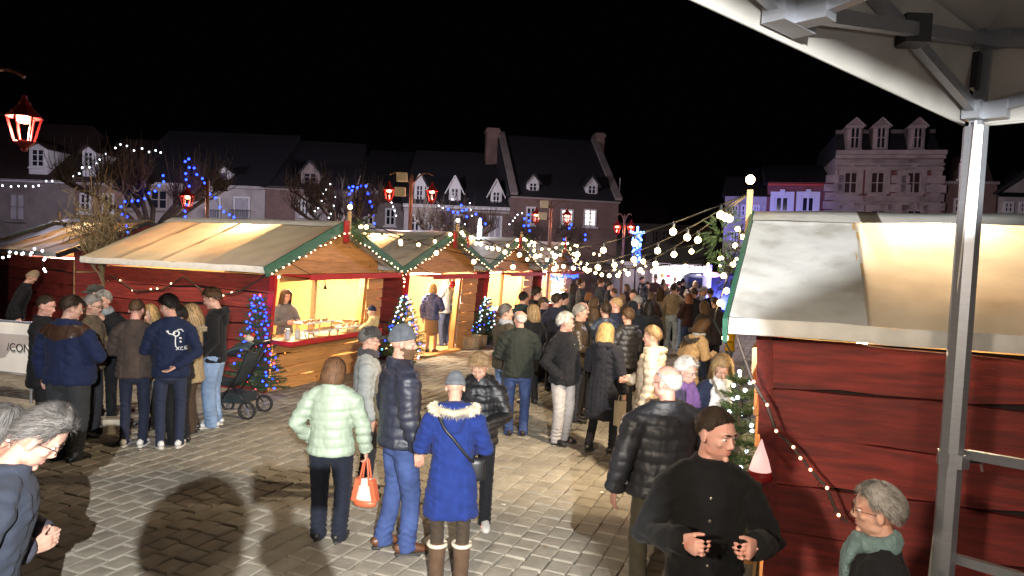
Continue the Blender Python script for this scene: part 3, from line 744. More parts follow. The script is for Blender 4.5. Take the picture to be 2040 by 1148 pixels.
for c in (1661, 1792, 1862):
    x = h.loc(c, 380)[0]; z = h.h - .8; k = 0
    while z > 2.5:
        bb = MB(); w = .42 if k % 2 else .36; bb.box(x - w, x + w, -.09, 0, z - .36, z - .03); bb.obj('quoin', M_stone, h.t); z -= .39; k += 1
for a, b_ in ((1667, 1678), (1712, 1730), (1766, 1784), (1838, 1852)):
    bb = MB(); bb.box(h.loc(a, 380)[0], h.loc(b_, 380)[0], -.03, 0, h.loc(1760, 395)[1], h.loc(1760, 340)[1]); bb.obj('brick_panel', M_brick2, h.t)
h = House('dark brown gabled house behind the tent pole with a tiny white window', 1871, 31, 1979, 30.5, (1925, 363))
h.wall(M_brick); x0, z0 = 0, h.h; xm = h.W
bb = MB(); bb.prism([(0.3, h.h), (h.W - .2, h.h), (h.W * .72, h.loc(1925, 312)[1]), (h.W * .5, h.loc(1925, 295)[1]), (h.W * .30, h.loc(1925, 312)[1])], -.15, 8); bb.obj('roof', M_tile, h.t)
h.window(1908, 326, 1920, 358, y=-.2, bars=(0, 1)); h.window(1900, 395, 1918, 425); h.band(M_render2, 365, 1925, .12, .2, 'gutter')
h = House('white gabled house at the right edge under the tent valance', 1984, 30.5, 2110, 30, (2040, 388))
h.wall(M_render); zp = h.loc(2045, 338)[1]
bb = MB(); bb.prism([(0, h.h), (h.W, h.h), (h.W / 2, zp)], -.02, 8); bb.obj('gable', M_render, h.t)
for sg in (0, 1):
    bb = MB(); bb.bar((h.W / 2, 3.8, zp + .08), (sg * h.W + (sg * 2 - 1) * .25, 3.8, h.h + .0), 8.2, .1); bb.obj('roof', M_slate, h.t)
h.band(M_dark, 389, 2040, .18, .12, 'gutter')
for a in (1999, 2030, 2062): h.window(a, 402, a + 19, 425)
# white marquee wall closing the far end, with the lit food truck beside it
p = dp(1247, 530, 30)
t = empty('marquee', (p[0], p[1], 0), 0.1, 'grey white marquee wall behind the person in the red hat', 'marquee')
mw = mat('marquee_pvc', (0.42, 0.40, 0.40), 0.6, var=0.08, scale=2)
b = MB(); b.box(-.2, 1.95, 0, 2.5, 0, 2.15); b.obj('wall', mw, t)
b = MB(); b.prism([(-.3, 2.15), (2.05, 2.15), (1.9, 2.32), (-.2, 2.32)], -.1, 2.6); b.obj('roof', mw, t)

# ================================================================ bare trees
M_bark = mat('bark', (0.13, 0.10, 0.075), 0.9, var=0.3, scale=9, bump=0.7, bscale=25)
M_twig = mat('twig', (0.095, 0.072, 0.052), 0.85, var=0.2, isl=0.3)
M_twig_y = mat('twisted_twig', (0.14, 0.10, 0.05), 0.8, var=0.2, isl=0.3)
def bare_tree(px, Y, ztr, zc, rad, ztop, seed, label, nl=7, nt_=320, flat=1.0):
    r = random.Random(seed); p = dp(px, 480, Y)
    t = empty('bare_tree', (p[0], p[1], 0), 0, label, 'tree', 'pollarded trees behind the stalls')
    b = MB(); b.tube([(0, 0, 0), (.02, 0, ztr * .5), (0, .02, ztr)], [.2, .16, .14], 8); b.obj('trunk', M_bark, t, smooth=True)
    knobs = []
    for k in range(nl):
        a = 2 * PI * k / nl + r.uniform(-.3, .3); R = rad * r.uniform(.55, 1.0); zk = zc + r.uniform(-.5, .3)
        pts = [(0, 0, ztr - .1)]
        for f in (.35, .7, 1):
            pts.append((math.cos(a) * R * f + r.uniform(-.12, .12), math.sin(a) * R * f * flat + r.uniform(-.12, .12), ztr + (zk - ztr) * f ** .8 + r.uniform(-.1, .1)))
        b = MB(); b.tube(pts, [.10, .075, .055, .06], 6); b.ell(pts[-1], .09, 6, 4); b.obj('limb', M_bark, t, smooth=True)
        knobs += [pts[-1], pts[-1], pts[2]]
        for q in range(2):
            a2 = a + r.uniform(-.8, .8); e = np.array(pts[2]) + np.array([math.cos(a2), math.sin(a2) * flat, .5]) * r.uniform(.4, .9)
            b = MB(); b.tube([pts[2], (np.array(pts[2]) + e) / 2 + [0, 0, -.06], e], [.05, .04, .045], 5); b.obj('limb', M_bark, t, smooth=True); knobs += [e]
    b = MB()
    for k in range(nt_):
        q = np.array(knobs[r.randrange(len(knobs))]) + [r.uniform(-.12, .12), r.uniform(-.12, .12), 0]
        L = (ztop - q[2]) * r.uniform(.25, 1.0) * (1.0 if r.random() < .3 else .62); dx, dy = r.gauss(0, .22), r.gauss(0, .22)
        if r.random() < .3: dx, dy, L = r.gauss(0, .7), r.gauss(0, .7), L * .55
        pts = [q, q + np.array([dx * .5, dy * .5, .35]) * L, q + np.array([dx * .8, dy * .8, .7]) * L, q + np.array([dx * .9 + r.uniform(-.05, .05), dy, 1]) * L]
        b.tube(pts, [.014, .011, .008, .004], 3, False)
        for _ in range(2):
            s0 = pts[1] + (pts[2] - pts[1]) * r.random(); b.tube([s0, s0 + np.array([r.gauss(0, .18), r.gauss(0, .18), r.uniform(.1, .35)])], [.007, .003], 3, False)
    o = b.obj('twigs', M_twig, t); tag(o, kind='stuff')
    return t
bare_tree(300, 21.5, 2.6, 4.2, 2.15, 5.4, 3, 'widest bare tree, between the two left stalls, hung with blue lights', 9, 700)
bare_tree(678, 25, 2.6, 4.0, 1.6, 5.3, 4, 'bare tree with upright shoots behind the largest stall roof', 8, 520)
bare_tree(905, 29, 2.2, 3.6, 1.5, 5.0, 6, 'small bare tree behind the second stall under the pointed dormers', 7, 360)
bare_tree(1085, 32, 2.2, 3.4, 1.6, 4.6, 8, 'bare tree in front of the brick house with a lit window', 7, 320)
def scribble(px0, py0, px1, py1, Y, n, seed, root, label, name, cat, m, curl=.35):
    r = random.Random(seed); a = dp(px0, py1, Y); b_ = dp(px1, py0, Y); base = dp(root, 560, Y)
    t = empty(name, (base[0], base[1], 0), 0, label, cat)
    b = MB(); b.tube([(0, 0, 0), (.05, 0, 1.2), (0, .05, a[2] * .8)], [.09, .07, .05], 6); b.obj('trunk', M_bark, t, smooth=True)
    b = MB(); cx = (a[0] + b_[0]) / 2 - base[0]; hx = (b_[0] - a[0]) / 2; cz = (a[2] + b_[2]) / 2; hz = (b_[2] - a[2]) / 2
    for k in range(n):
        an = r.uniform(0, 2 * PI); rr = math.sqrt(r.random()); e = np.array([cx + hx * rr * math.cos(an), r.uniform(-.8, .8), cz + hz * rr * math.sin(an)])
        s0 = np.array([0 + cx * .3, 0, a[2] * .8 + r.uniform(-.2, .3)]); pts = []
        ph = [r.uniform(0, 6) for _ in range(6)]; am = r.uniform(.5, 1.2) * curl
        for f in np.linspace(0, 1, 16):
            w = np.array([math.sin(f * 15 + ph[0]) + .6 * math.sin(f * 27 + ph[1]), math.sin(f * 13 + ph[2]), math.sin(f * 17 + ph[3]) + .6 * math.sin(f * 25 + ph[4])]) * am * .12 * min(1, f * 2)
            pts.append(s0 + (e - s0) * f + [0, 0, .25 * math.sin(f * PI)] + w)
        b.tube(pts, list(np.linspace(.015, .004, 16)), 3, False)
    o = b.obj('twigs', m, t); tag(o, kind='stuff'); return t
scribble(128, 330, 262, 505, 13.6, 120, 2, 215, 'yellowish shrub with twisted bare twigs between the two left stalls', 'twisted_shrub', 'shrub', M_twig_y, .8)
scribble(1150, 470, 1245, 590, 25.5, 110, 5, 1200, 'brown leafless bush at the end of the row of stalls', 'brown_bush', 'bush', M_twig, .6)

# ================================================================ street lanterns
M_lred = mat('lantern_red_paint', (0.30, 0.02, 0.02), 0.4, var=0.15, metal=0.2)
M_pole = mat('lamp_column', (0.16, 0.07, 0.045), 0.5, var=0.2)
E_lan = emit('lantern_bulb', (1.0, 0.50, 0.26), 5)
M_lglass = mat('floodlight_case', (0.5, 0.46, 0.36), 0.4)
def lantern(parent, c, s=1.0, m=M_lred):
    """hangs from its top: conical hat, four leaning bars, ring and finial; lamp under the hat"""
    x, y, z = c
    b = MB(); b.lathe([(0.02 * s, 0), (.03 * s, -.05 * s), (.05 * s, -.07 * s), (.06 * s, -.10 * s), (.15 * s, -.20 * s), (.165 * s, -.225 * s), (.15 * s, -.23 * s)], c, 8); hat = b.obj('lantern', m, parent)
    for k in range(6):
        a = 2 * PI * (k + .5) / 6
        b = MB(); b.bar((x + math.cos(a) * .145 * s, y + math.sin(a) * .145 * s, z - .225 * s), (x + math.cos(a) * .085 * s, y + math.sin(a) * .085 * s, z - .46 * s), .018 * s, .018 * s); b.obj('bar', m, hat)
    b = MB(); b.lathe([(.09 * s, -.455 * s), (.095 * s, -.47 * s), (.03 * s, -.53 * s), (.025 * s, -.56 * s)], c, 8); b.obj('finial', m, hat)
    b = MB(); b.ell((x, y, z - .25 * s), (.07 * s, .07 * s, .035 * s), 8, 5); b.obj('bulb', E_lan, hat)
    return hat
def lamp_post(x, y, zl, arms, label, boxes=False, s=1.0, ztop=None, group='red street lanterns on columns'):
    t = empty('street_lamp', (x, y, 0), 0, label, 'street lamp', group); zt = zl + .12 if ztop is None else ztop
    b = MB(); b.lathe([(.09, 0), (.09, .6), (.06, .65), (.05, zt), (.02, zt + .1)], (0, 0, 0), 10); b.obj('column', M_pole, t, smooth=True)
    for dx, dy in arms:
        b = MB(); pts = [(dx * f, dy * f, zt - .22 + .34 * math.sin(f * 2.2)) for f in np.linspace(0, 1, 8)]; b.tube(pts, .022, 5); a = b.obj('arm', M_pole, t)
        lantern(t, (dx, dy, zl), s)
        lamp('lantern_glow', 'POINT', (x + dx, y + dy, zl - .36 * s), 16 * s * s, (1.0, 0.42, 0.26), .04)
    if boxes:
        for dz, dx in ((-.02, -.2), (-.42, -.24)):
            b = MB(); b.box(dx - .18, dx + .10, -.22, -.05, zt + dz - .12, zt + dz + .12); o = b.obj('floodlight', M_lglass, t)
            b = MB(); b.bar((dx, -.08, zt + dz), (0, -.02, zt + dz - .12), .03, .03); b.obj('bracket', M_dark, o)
    return t
def arm_px(px, py, Y, lan_px, s, label, boxes=False, column=True):
    q = dp(px, 480, Y); zl = dp(px, py, Y)[2]
    return lamp_post(q[0], q[1], zl, [((l - px) / FPX * Y, -.1 if i else .1) for i, l in enumerate(lan_px)], label, boxes, s)
arm_px(-75, 181, 7.0, (33,), .98, 'large red lantern close by at the left edge')
arm_px(816, 362, 19.55, (771, 858), 1.08, 'twin lantern column with two pale floodlight boxes behind the second stall', True)
arm_px(1095, 414, 24.3, (1066, 1127), 1.05, 'twin lantern column behind the third and fourth stalls', True)
arm_px(1242, 438, 27.5, (1229, 1255), 1.1, 'closely set twin lanterns beside the blue light column')
arm_px(412, 372, 18.2, (368,), 1.15, 'single red lantern above the back of the largest stall roof')

# ================================================================ strings of bulbs over the square
bulb_me = {}
def bulb_mesh(m, r=.05, n=8):
    k = (m.name, r)
    if k not in bulb_me:
        b = MB(); b.ell((0, 0, 0), r, n, 6); bulb_me[k] = b.mesh('bulb', m, True)
    return bulb_me[k]
socket_me = None
def festoon(a, b_, n, sag, label, r=.038, skip=0):
    global socket_me
    a, b_ = np.array(a, float), np.array(b_, float)
    t = empty('festoon', a, 0, label, 'string lights', 'bulb strings over the square')
    f = lambda q: (b_ - a) * q - np.array([0, 0, sag * 4 * q * (1 - q)])
    m = MB(); m.tube([f(q) for q in np.linspace(0, 1, 25)], .008, 4, False); m.obj('cable', M_cable, t)
    for i in range(n):
        q = (i + .5) / n; p = f(q)
        o = mesh_obj('bulb', bulb_mesh(E_warm, r), t, p - [0, 0, .095])
        if socket_me is None:
            s_ = MB(); s_.lathe([(.015, -.055), (.02, -.05), (.018, 0), (.008, .012)], (0, 0, 0), 6); socket_me = s_.mesh('socket', M_cable)
        mesh_obj('socket', socket_me, o, (0, 0, .095))
    return t
def polet(t): return sfront(t, SW / 2 + .1, t['_ys0'] - .05, RZ + .17)
P1, P2, P3, P4 = [polet(t) for t in ST]; P5 = polet(ST5)
RP = [P5 + np.append(U[:2] * 4.3 * k, 0) for k in range(1, 5)]
M_post = M_pine_in
for k, q in enumerate(RP):
    b = MB(); b.bar((0, 0, 0), (0, 0, q[2] + .05), .09, .09); o = b.obj('post', M_post, None, loc=(q[0], q[1], 0)); tag(o, ('first', 'second', 'third', 'fourth')[k] + ' wooden post beyond the right stall carrying bulb strings', 'post', 'wooden posts beyond the right stall')
festoon(P5, P2, 13, .55, 'bulb string rising to the pole of the white roofed right stall')
festoon(P5, P3, 15, .75, 'bulb string from the white roofed stall pole to the third stall')
festoon(P5, P4, 17, .9, 'bulb string from the white roofed stall pole to the farthest stall')
festoon(P1, P2, 6, .42, 'bulb string from the largest stall pole to the second stall')
festoon(P2, P3, 6, .40, 'bulb string from the second stall pole to the third stall')
festoon(P3, P4, 6, .35, 'bulb string from the third stall pole to the fourth stall')
festoon(P1, RP[0], 10, .75, 'bulb string from the largest stall across to the first right post')
festoon(P2, RP[1], 10, .85, 'bulb string from the second stall across to the second right post')
festoon(P3, RP[1], 9, .8, 'bulb string from the third stall across to the second right post')
festoon(P3, RP[2], 9, .9, 'bulb string from the third stall across to the third right post')
festoon(P4, RP[2], 9, .75, 'bulb string from the fourth stall across to the third right post')
festoon(P4, RP[3], 9, .8, 'bulb string from the fourth stall across to the farthest right post')
for t, nm in ((ST[0], 'largest'), (ST[1], 'second'), (ST5, 'right white roofed')):
    q = polet(t); o = mesh_obj('bulb', bulb_mesh(E_warm, .042), None, q + [0, 0, .12]); tag(o, 'bulb standing on top of the %s stall pole' % nm, 'bulb', 'bulbs on the stall poles')
# small lights along the bargeboards and garlands
led_me = bulb_mesh(E_led, .017, 6)
def light_chain(pts, n, em, r, name, label, parent=None, jitter=.02, group='small light chains', cat='light chain', wire=True, wm=None, seed=1, wr=.006):
    pts = [np.array(p, float) for p in pts]; rr = random.Random(seed)
    d = [0] + list(np.cumsum([np.linalg.norm(pts[i + 1] - pts[i]) for i in range(len(pts) - 1)]))
    def at(s):
        for i in range(len(pts) - 1):
            if s <= d[i + 1] + 1e-9: return pts[i] + (pts[i + 1] - pts[i]) * ((s - d[i]) / max(1e-9, d[i + 1] - d[i]))
        return pts[-1]
    t = empty(name, pts[0], 0, label, cat, group)
    if wire:
        b = MB(); b.tube([at(s) - pts[0] for s in np.linspace(0, d[-1], max(4, int(d[-1] * 8)))], wr, 4, False); b.obj('wire', wm or M_cable, t)
    for i in range(n):
        p = at(d[-1] * (i + .5) / n) - pts[0] + np.array([rr.uniform(-1, 1), rr.uniform(-1, 1), rr.uniform(-1, 1)]) * jitter
        e = em[rr.randrange(len(em))] if isinstance(em, (list, tuple)) else em
        mesh_obj('light', bulb_mesh(e, r, 6), t, p)
    return t
order = ('largest', 'second', 'third', 'fourth')
for i, t in enumerate(ST):
    y0 = t['_ys0'] - .05
    L_ = sfront(t, -EX, y0, EZ - .13); R_ = sfront(t, SW + EX, y0, EZ - .13); T_ = sfront(t, SW / 2, y0, RZ - .17)
    light_chain([L_, (L_ + T_) / 2 + [0, 0, -.02], T_, (R_ + T_) / 2, R_], 30, E_led, .0135, 'gable_lights', 'small warm lights along the gable of the %s stall' % order[i], seed=i)
    if i < 3:
        L2 = sfront(ST[i + 1], -EX, y0, EZ - .13)
        light_chain([R_, (R_ + L2) / 2 - [0, 0, .28], L2], 7, E_led, .0135, 'linking_lights', 'short swag of lights between the %s and %s stalls' % (order[i], order[i + 1]), seed=9 + i)
t = ST[0]
sw_ = [sfront(t, -.06, 3.5, 1.78), sfront(t, -.06, 2.9, 1.52), sfront(t, -.06, 2.2, 1.60), sfront(t, -.06, 1.75, 1.85), sfront(t, -.06, 1.2, 1.55), sfront(t, -.06, .6, 1.62), sfront(t, -.06, .1, 1.88), sfront(t, -EX, -.3, 1.97)]
M_garl = mat('tinsel_garland', (0.05, 0.03, 0.02), .6)
light_chain(sw_, 26, [E_led, M_garl, M_garl], .014, 'wall_garland', 'garland of small lights looping along the red side of the largest stall', wm=M_garl, wr=.016, seed=5)
# white lights on the left edge stall
q0 = [dp(5, 515, 14.7), dp(22, 500, 14.7), dp(40, 508, 14.7), dp(58, 510, 14.7), dp(75, 500, 14.7), dp(84, 505, 14.7), dp(85, 528, 14.7), dp(92, 545, 14.7)]
light_chain(q0, 14, E_white, .026, 'white_garland', 'cold white lights along the eave of the left edge stall', jitter=.06, seed=3)
# blue lights in the trees (and white ones), hung where the photograph shows them
def px_lights(L, Y, em, r, label, seed=1, wire=True):
    pts = [dp(a, b_, Y) for a, b_ in L]; p0 = pts[0]
    t = empty('tree_lights', p0, 0, label, 'light chain', 'light chains in the trees')
    if wire:
        b = MB(); b.tube([p - p0 for p in pts], .006, 3, False); b.obj('wire', M_cable, t)
    for p in pts: mesh_obj('light', bulb_mesh(em, r, 6), t, p - p0)
px_lights([(252, 445), (253, 432), (243, 427), (241, 412), (249, 402), (263, 401), (275, 400), (288, 396), (297, 385), (309, 381), (317, 370), (326, 362), (325, 350)], 20, E_blue, .034, 'blue light chain climbing the left of the widest bare tree')
px_lights([(369, 432), (369, 421), (372, 408), (377, 371), (371, 358), (370, 346), (377, 334), (387, 335), (369, 322), (376, 317)], 20, E_blue, .034, 'blue light chain crossing the red lantern over the largest roof')
px_lights([(392, 348), (403, 356), (407, 365), (412, 375), (418, 387), (429, 394), (438, 413), (446, 422), (457, 428), (466, 433)], 20, E_blue, .034, 'blue light chain sloping down to the right over the largest roof')
px_lights([(252, 450), (254, 463), (253, 475), (247, 528), (253, 540), (258, 555)], 14.4, E_blue, .022, 'blue lights hanging between the two left stalls')
px_lights([(5, 370), (22, 372), (37, 371), (51, 371), (66, 372), (77, 370), (92, 361), (104, 361), (118, 354), (133, 356), (145, 351), (158, 346), (164, 334), (178, 334), (192, 326), (198, 318), (210, 307), (230, 295), (240, 288), (253, 291), (267, 300), (283, 296), (297, 303), (310, 300), (320, 304)], 20.5, E_white, .024, 'white light chain from the left edge over the widest bare tree')
px_lights([(699, 405), (696, 387), (701, 380), (695, 374), (703, 372), (712, 374), (720, 371), (729, 371), (733, 386), (737, 402), (741, 412), (743, 428), (746, 446)], 24, E_blue, .040, 'blue light arch behind the largest stall wreath')
px_lights([(658, 367), (650, 378), (645, 386), (641, 400), (634, 415), (627, 421)], 24, E_white, .022, 'left strand of white lights in the upright bare tree', wire=False)
px_lights([(667, 393), (665, 410), (659, 426), (655, 434), (780, 404), (783, 412), (786, 420), (789, 430)], 24, E_white, .022, 'right strand of white lights in the upright bare tree', wire=False)
px_lights([(893, 417), (903, 423), (912, 424), (919, 409), (921, 420), (929, 418), (930, 432), (948, 427), (958, 437), (967, 446)], 27, E_blue, .042, 'blue lights in the small bare tree under the pointed dormers', wire=False)
px_lights([(874, 410), (882, 415), (936, 405), (938, 418), (940, 430), (926, 447), (1015, 447), (1022, 440), (1026, 434), (1031, 428), (1040, 425)], 27, E_white, .022, 'white lights in the small bare tree under the pointed dormers', wire=False)
px_lights([(1053, 428), (1054, 440), (1053, 450), (1055, 460), (1045, 436), (1044, 450), (1134, 455), (1138, 448), (1166, 468), (1166, 478), (1124, 477)], 30, E_blue, .045, 'blue lights in the bare tree before the brick house', wire=False)
# ================================================================ the tent overhead
M_alu = mat('tent_aluminium', (0.32, 0.33, 0.36), 0.4, metal=0.7, var=0.08, scale=14, stretch=(1, 1, 6), bump=0.08, bscale=60)
M_pvc = mat('tent_pvc', (0.38, 0.365, 0.335), 0.6, var=0.10, scale=2.5, bump=0.3, bscale=5, dirt=(0.25, 0.235, 0.21), dscale=1.6, trans=0.15)
M_plastic = mat('black_plastic', (0.012, 0.012, 0.014), 0.45)
M_bolt = mat('bolt_steel', (0.6, 0.6, 0.6), 0.3, metal=1.0)
tent = empty('folding_tent', (0, 0, 0), 0, 'white folding tent roof on aluminium poles overhead at the upper right', 'tent')
TP = dp(1945, 245, 3.5); TB = dp(1879, 1148, 3.5); TT = dp(1968, 78, 3.5)
ax = (TT - TB) / (TT[2] - TB[2]); foot = TB - ax * TB[2]
def hexbar(b, p0, p1, r, n=6):
    b.tube([p0, p1], r, n)
b = MB(); hexbar(b, foot + ax * .02, TP - ax * .02, .054, 8); b.obj('pole', M_alu, tent)
b = MB(); hexbar(b, TP - ax * .06, TT, .038, 4); b.obj('inner_pole', M_alu, tent)
b = MB(); b.box(foot[0] - .1, foot[0] + .1, foot[1] - .1, foot[1] + .1, 0, .02); b.obj('base_plate', M_alu, tent)
b = MB(); q = foot + ax * 1.52; hexbar(b, q - ax * .035, q + ax * .035, .072, 8); o = b.obj('clamp', M_plastic if False else M_alu, tent)
b = MB(); b.tube([q + [.05, -.02, 0], q + [.12, -.03, 0]], .012, 6); b.tube([q + [.12, -.03, 0], q + [.13, -.03, -.05]], .006, 5); b.obj('clamp_screw', M_bolt, o)
zS, zT = TP[2] + .05, TT[2] - .02
V0 = dp(1928, 247, 3.5); V1 = gp(1405, 0, V0[2]); ed = (V1 - V0) * [1, 1, 0]; ed = ed / np.linalg.norm(ed)
seg = min(np.linspace(1.0, 2.4, 141), key=lambda k: abs((lambda q: 1020 + FPX * (q @ CR) / (q @ CF))(np.array([TP[0], TP[1], zS - CAM_Z]) + ed * k) - 1575))
inn = np.array([-ed[1], ed[0], 0]);
if inn @ np.array([1.0, -1, 0]) < 0: inn = -inn
E0 = np.array([TP[0], TP[1], 0])
def EP(k, z, off=0.0): return E0 + ed * seg * k + inn * off + np.array([0, 0, z])
def sl(a, b_, w=.036, h=.05, nm='truss_bar'):
    m = MB(); m.bar(a, b_, w, h); return m.obj(nm, M_alu, tent)
# scissor trusses along the front eave (4 bays) and the right side (2 bays)
for k in range(4):
    a, c = (zS, zT) if k % 2 == 0 else (zT, zS)
    lo0, hi0 = (EP(k, zS), EP(k, zT)); lo1, hi1 = (EP(k + 1, zS), EP(k + 1, zT))
    sl(lo0, hi1); sl(hi0 + inn * .04, lo1 + inn * .04)
    mid = (lo0 + hi1) / 2 + inn * .02; m = MB(); m.box(mid[0] - .05, mid[0] + .05, mid[1] - .05, mid[1] + .05, mid[2] - .055, mid[2] + .055); m.obj('truss_pivot', M_plastic, tent)
def SPt(k, z): return E0 + inn * 1.55 * k + np.array([0, 0, z])
for k in range(2):
    sl(SPt(k, zS), SPt(k + 1, zT)); sl(SPt(k, zT) + ed * .04, SPt(k + 1, zS) + ed * .04)
# joint brackets
for p in (EP(0, zS), EP(0, zT), EP(1, zS), EP(1, zT), EP(2, zS), EP(2, zT)):
    m = MB(); m.bar(p - ed * .10, p + ed * .10, .075, .085); o = m.obj('joint_bracket', M_alu, tent)
    m = MB(); m.bar(p, p + inn * .13, .07, .08); m.obj('joint_ear', M_alu, o)
    for s_ in (-.07, .07):
        m = MB(); m.tube([p + ed * s_ - inn * .045, p + ed * s_ - inn * .03], .012, 6); m.obj('bolt', M_bolt, o)
m = MB(); m.bar(EP(0, zS + .10) - ed * -.02 + inn * .0 + ed * .05, EP(0, zT - .06) + ed * .05, .03, .05); m.obj('strap', M_plastic, tent)
# bar from the mid eave up to the roof centre, and from the pole top
apex = E0 + ed * seg * 2 + inn * 1.6 + np.array([0, 0, zT + 1.0])
sl(EP(1, zS) + inn * .05, EP(1, zS) + inn * 1.6 + [0, 0, .25], .04, .06, 'inner_bar'); sl(EP(1, zS) + inn * 1.6 + [0, 0, .25], apex, .04, .05, 'inner_bar')
sl(EP(0, zT) + inn * .05, SPt(1, zT) + [0, 0, .02], .035, .05, 'inner_bar')
# rear and far poles stand behind the photographer
for p in (E0 + ed * seg * 4, E0 + inn * 3.1, E0 + ed * seg * 4 + inn * 3.1):
    m = MB(); m.tube([(p[0], p[1], 0), (p[0], p[1], zT)], .046, 8); m.obj('pole', M_alu, tent)
# canopy: four sloping sheets with valances
zE = zT + .03
c = [EP(0, zE), EP(4, zE), EP(4, zE) + inn * 3.1, EP(0, zE) + inn * 3.1]
r0 = EP(1.2, zE) + inn * 1.55 + [0, 0, 1.0]; r1 = EP(2.8, zE) + inn * 1.55 + [0, 0, 1.0]
def sheet(a, b_, d, e, n=14, sag=.05):
    P = []
    for i in range(n + 1):
        f = i / n; row = []
        for j in range(n + 1):
            g_ = j / n; p = (a * (1 - g_) + b_ * g_) * (1 - f) + (e * (1 - g_) + d * g_) * f
            p = p - np.array([0, 0, sag * math.sin(PI * f) * math.sin(PI * g_) + .008 * math.sin(g_ * 23 + f * 9) * math.sin(PI * f)]); row.append(p)
        P.append(row)
    m = MB(); m.grid(P); return m.obj('canopy_sheet', M_pvc, tent, True)
sheet(c[0], c[1], r1, r0); sheet(c[1], c[2], r1, r1); sheet(c[2], c[3], r0, r1); sheet(c[3], c[0], r0, r0)
zV = TP[2] - .01
for a, b_, o_ in ((c[0], c[1], -inn), (c[3], c[0], -ed), (c[2], c[3], inn), (c[1], c[2], ed)):
    P = []
    for z, off in ((zE + .01, .0), ((zE + zV) / 2, .035), (zV + .06, .045), (zV, .05)):
        P.append([(a * (1 - f) + b_ * f) * [1, 1, 0] + o_ * off + np.array([0, 0, z]) for f in np.linspace(0, 1, 40)])
    m = MB(); m.grid(P); m.obj('valance', M_pvc, tent, True)
    m = MB(); m.tube([p + np.array([0, 0, .004]) for p in P[-1]], .007, 4); m.obj('valance_hem', M_pvc, tent, True)
    m = MB(); m.grid([[p + o_ * .004 + np.array([0, 0, dz]) for p in P[2]] for dz in (-.004, .006)]); m.obj('valance_seam', M_hem, tent)
# rails of the side wall, right of the pole
for px0, py0, px1, py1 in ((1925, 905, 2060, 929), (1902, 1112, 2060, 1158)):
    a = dp(px0, py0, 3.5); rr = dp(px1, py1, 3.15); m = MB(); m.bar(a, a + (rr - a) * 3.2, .04, .045); m.obj('side_rail', M_alu, tent)
m = MB(); a0 = dp(1884, 880, 3.52); a1 = dp(1852, 1148, 3.52); m.tube([TP + np.array([-.035, -.05, 0]), a0 * .5 + TP * .5 + np.array([-.03, -.03, 0]), a0, a1, a1 + (a1 - a0)], .008, 5); m.obj('guy_rope', mat('pale_rope', (.55, .53, .5), .8), tent, True)
# wooden stage under the tent
M_deck = mat('stage_ply', (0.16, 0.11, 0.07), 0.7, var=.25, scale=3, stretch=(1, 8, 1), bump=.3)
st_ = MB(); q0 = E0 + inn * .35 + ed * .3; q1 = E0 + inn * .35 + ed * seg * 4; q2 = q1 + inn * 2.9; q3 = q0 + inn * 2.9
V = [(p[0], p[1], z) for z in (.70, .80) for p in (q0, q1, q2, q3)]
st_.add(V, [(0, 3, 2, 1), (4, 5, 6, 7), (0, 1, 5, 4), (1, 2, 6, 5), (2, 3, 7, 6), (3, 0, 4, 7)])
stage = empty('stage', (0, 0, 0), 0, 'low wooden stage under the tent', 'stage'); st_.obj('deck', M_deck, stage)
for p in (q0, q1, q2, q3):
    m = MB(); f = p + (sum((q0, q1, q2, q3)) / 4 - p) * .06; m.tube([(f[0], f[1], 0), (f[0], f[1], .70)], .03, 6); m.obj('leg', M_alu, stage)
# the floodlight itself, with plates added to cut its light
m = MB(); m.ell((1.95, .15, 2.75), .05, 10, 8); o = m.obj('bulb', emit('canopy_fill_glow', (1.0, .95, .9), 6), tent, True); m = MB(); m.tube([(1.95, .15, 2.79), (1.95, .15, 3.9)], .006, 5); m.obj('fill_bulb_cord', M_plastic, o)  # unseen bulb and cord added for the canopy fill
fl = empty('floodlight', (0.62, -1.9, 3.12), 0, 'floodlight with added light-cutting plates hung at the back of the tent', 'floodlight')
m = MB(); m.box(-.16, .16, -.22, -.09, -.12, .06); m.obj('case', M_plastic, fl)
m = MB(); m.bar((0, -.12, .012), (0, .62, .012), .9, .006, (0, 0, 1)); m.obj('spill_flag', M_plastic, fl)  # plate added to keep the beam off the canopy
m = MB(); m.tube([(0, -.15, .06), (0, -.15, .5)], .02, 6); m.obj('hanger', M_alu, fl)
D_ = .55
flag = [(.132, -.156), (.152, -.185), (.160, -.250), (.015, -.255), (.012, -.435), (.165, -.440), (.175, -.95), (.60, -.95), (.60, .010), (.328, -.064)]
m = MB(); V = [(a * D_, D_, z * D_) for a, z in flag] + [(a * D_, D_ + .004, z * D_) for a, z in flag]; n = len(flag)
m.add(V, [tuple(range(n)), tuple(range(2 * n - 1, n - 1, -1))] + [(k, n + k, n + (k + 1) % n, (k + 1) % n) for k in range(n)]); m.obj('shadow_flag', M_plastic, fl)  # unseen flag added, shaped to shade the right roof and the front man
m = MB(); m.bar((.30, .62, .012), (.33, D_, -.10), .01, .01); m.obj('flag_hinge', M_plastic, fl)
# ================================================================ people
def unit(v):
    v = np.asarray(v, float); n = np.linalg.norm(v); return v / n if n > 1e-9 else v

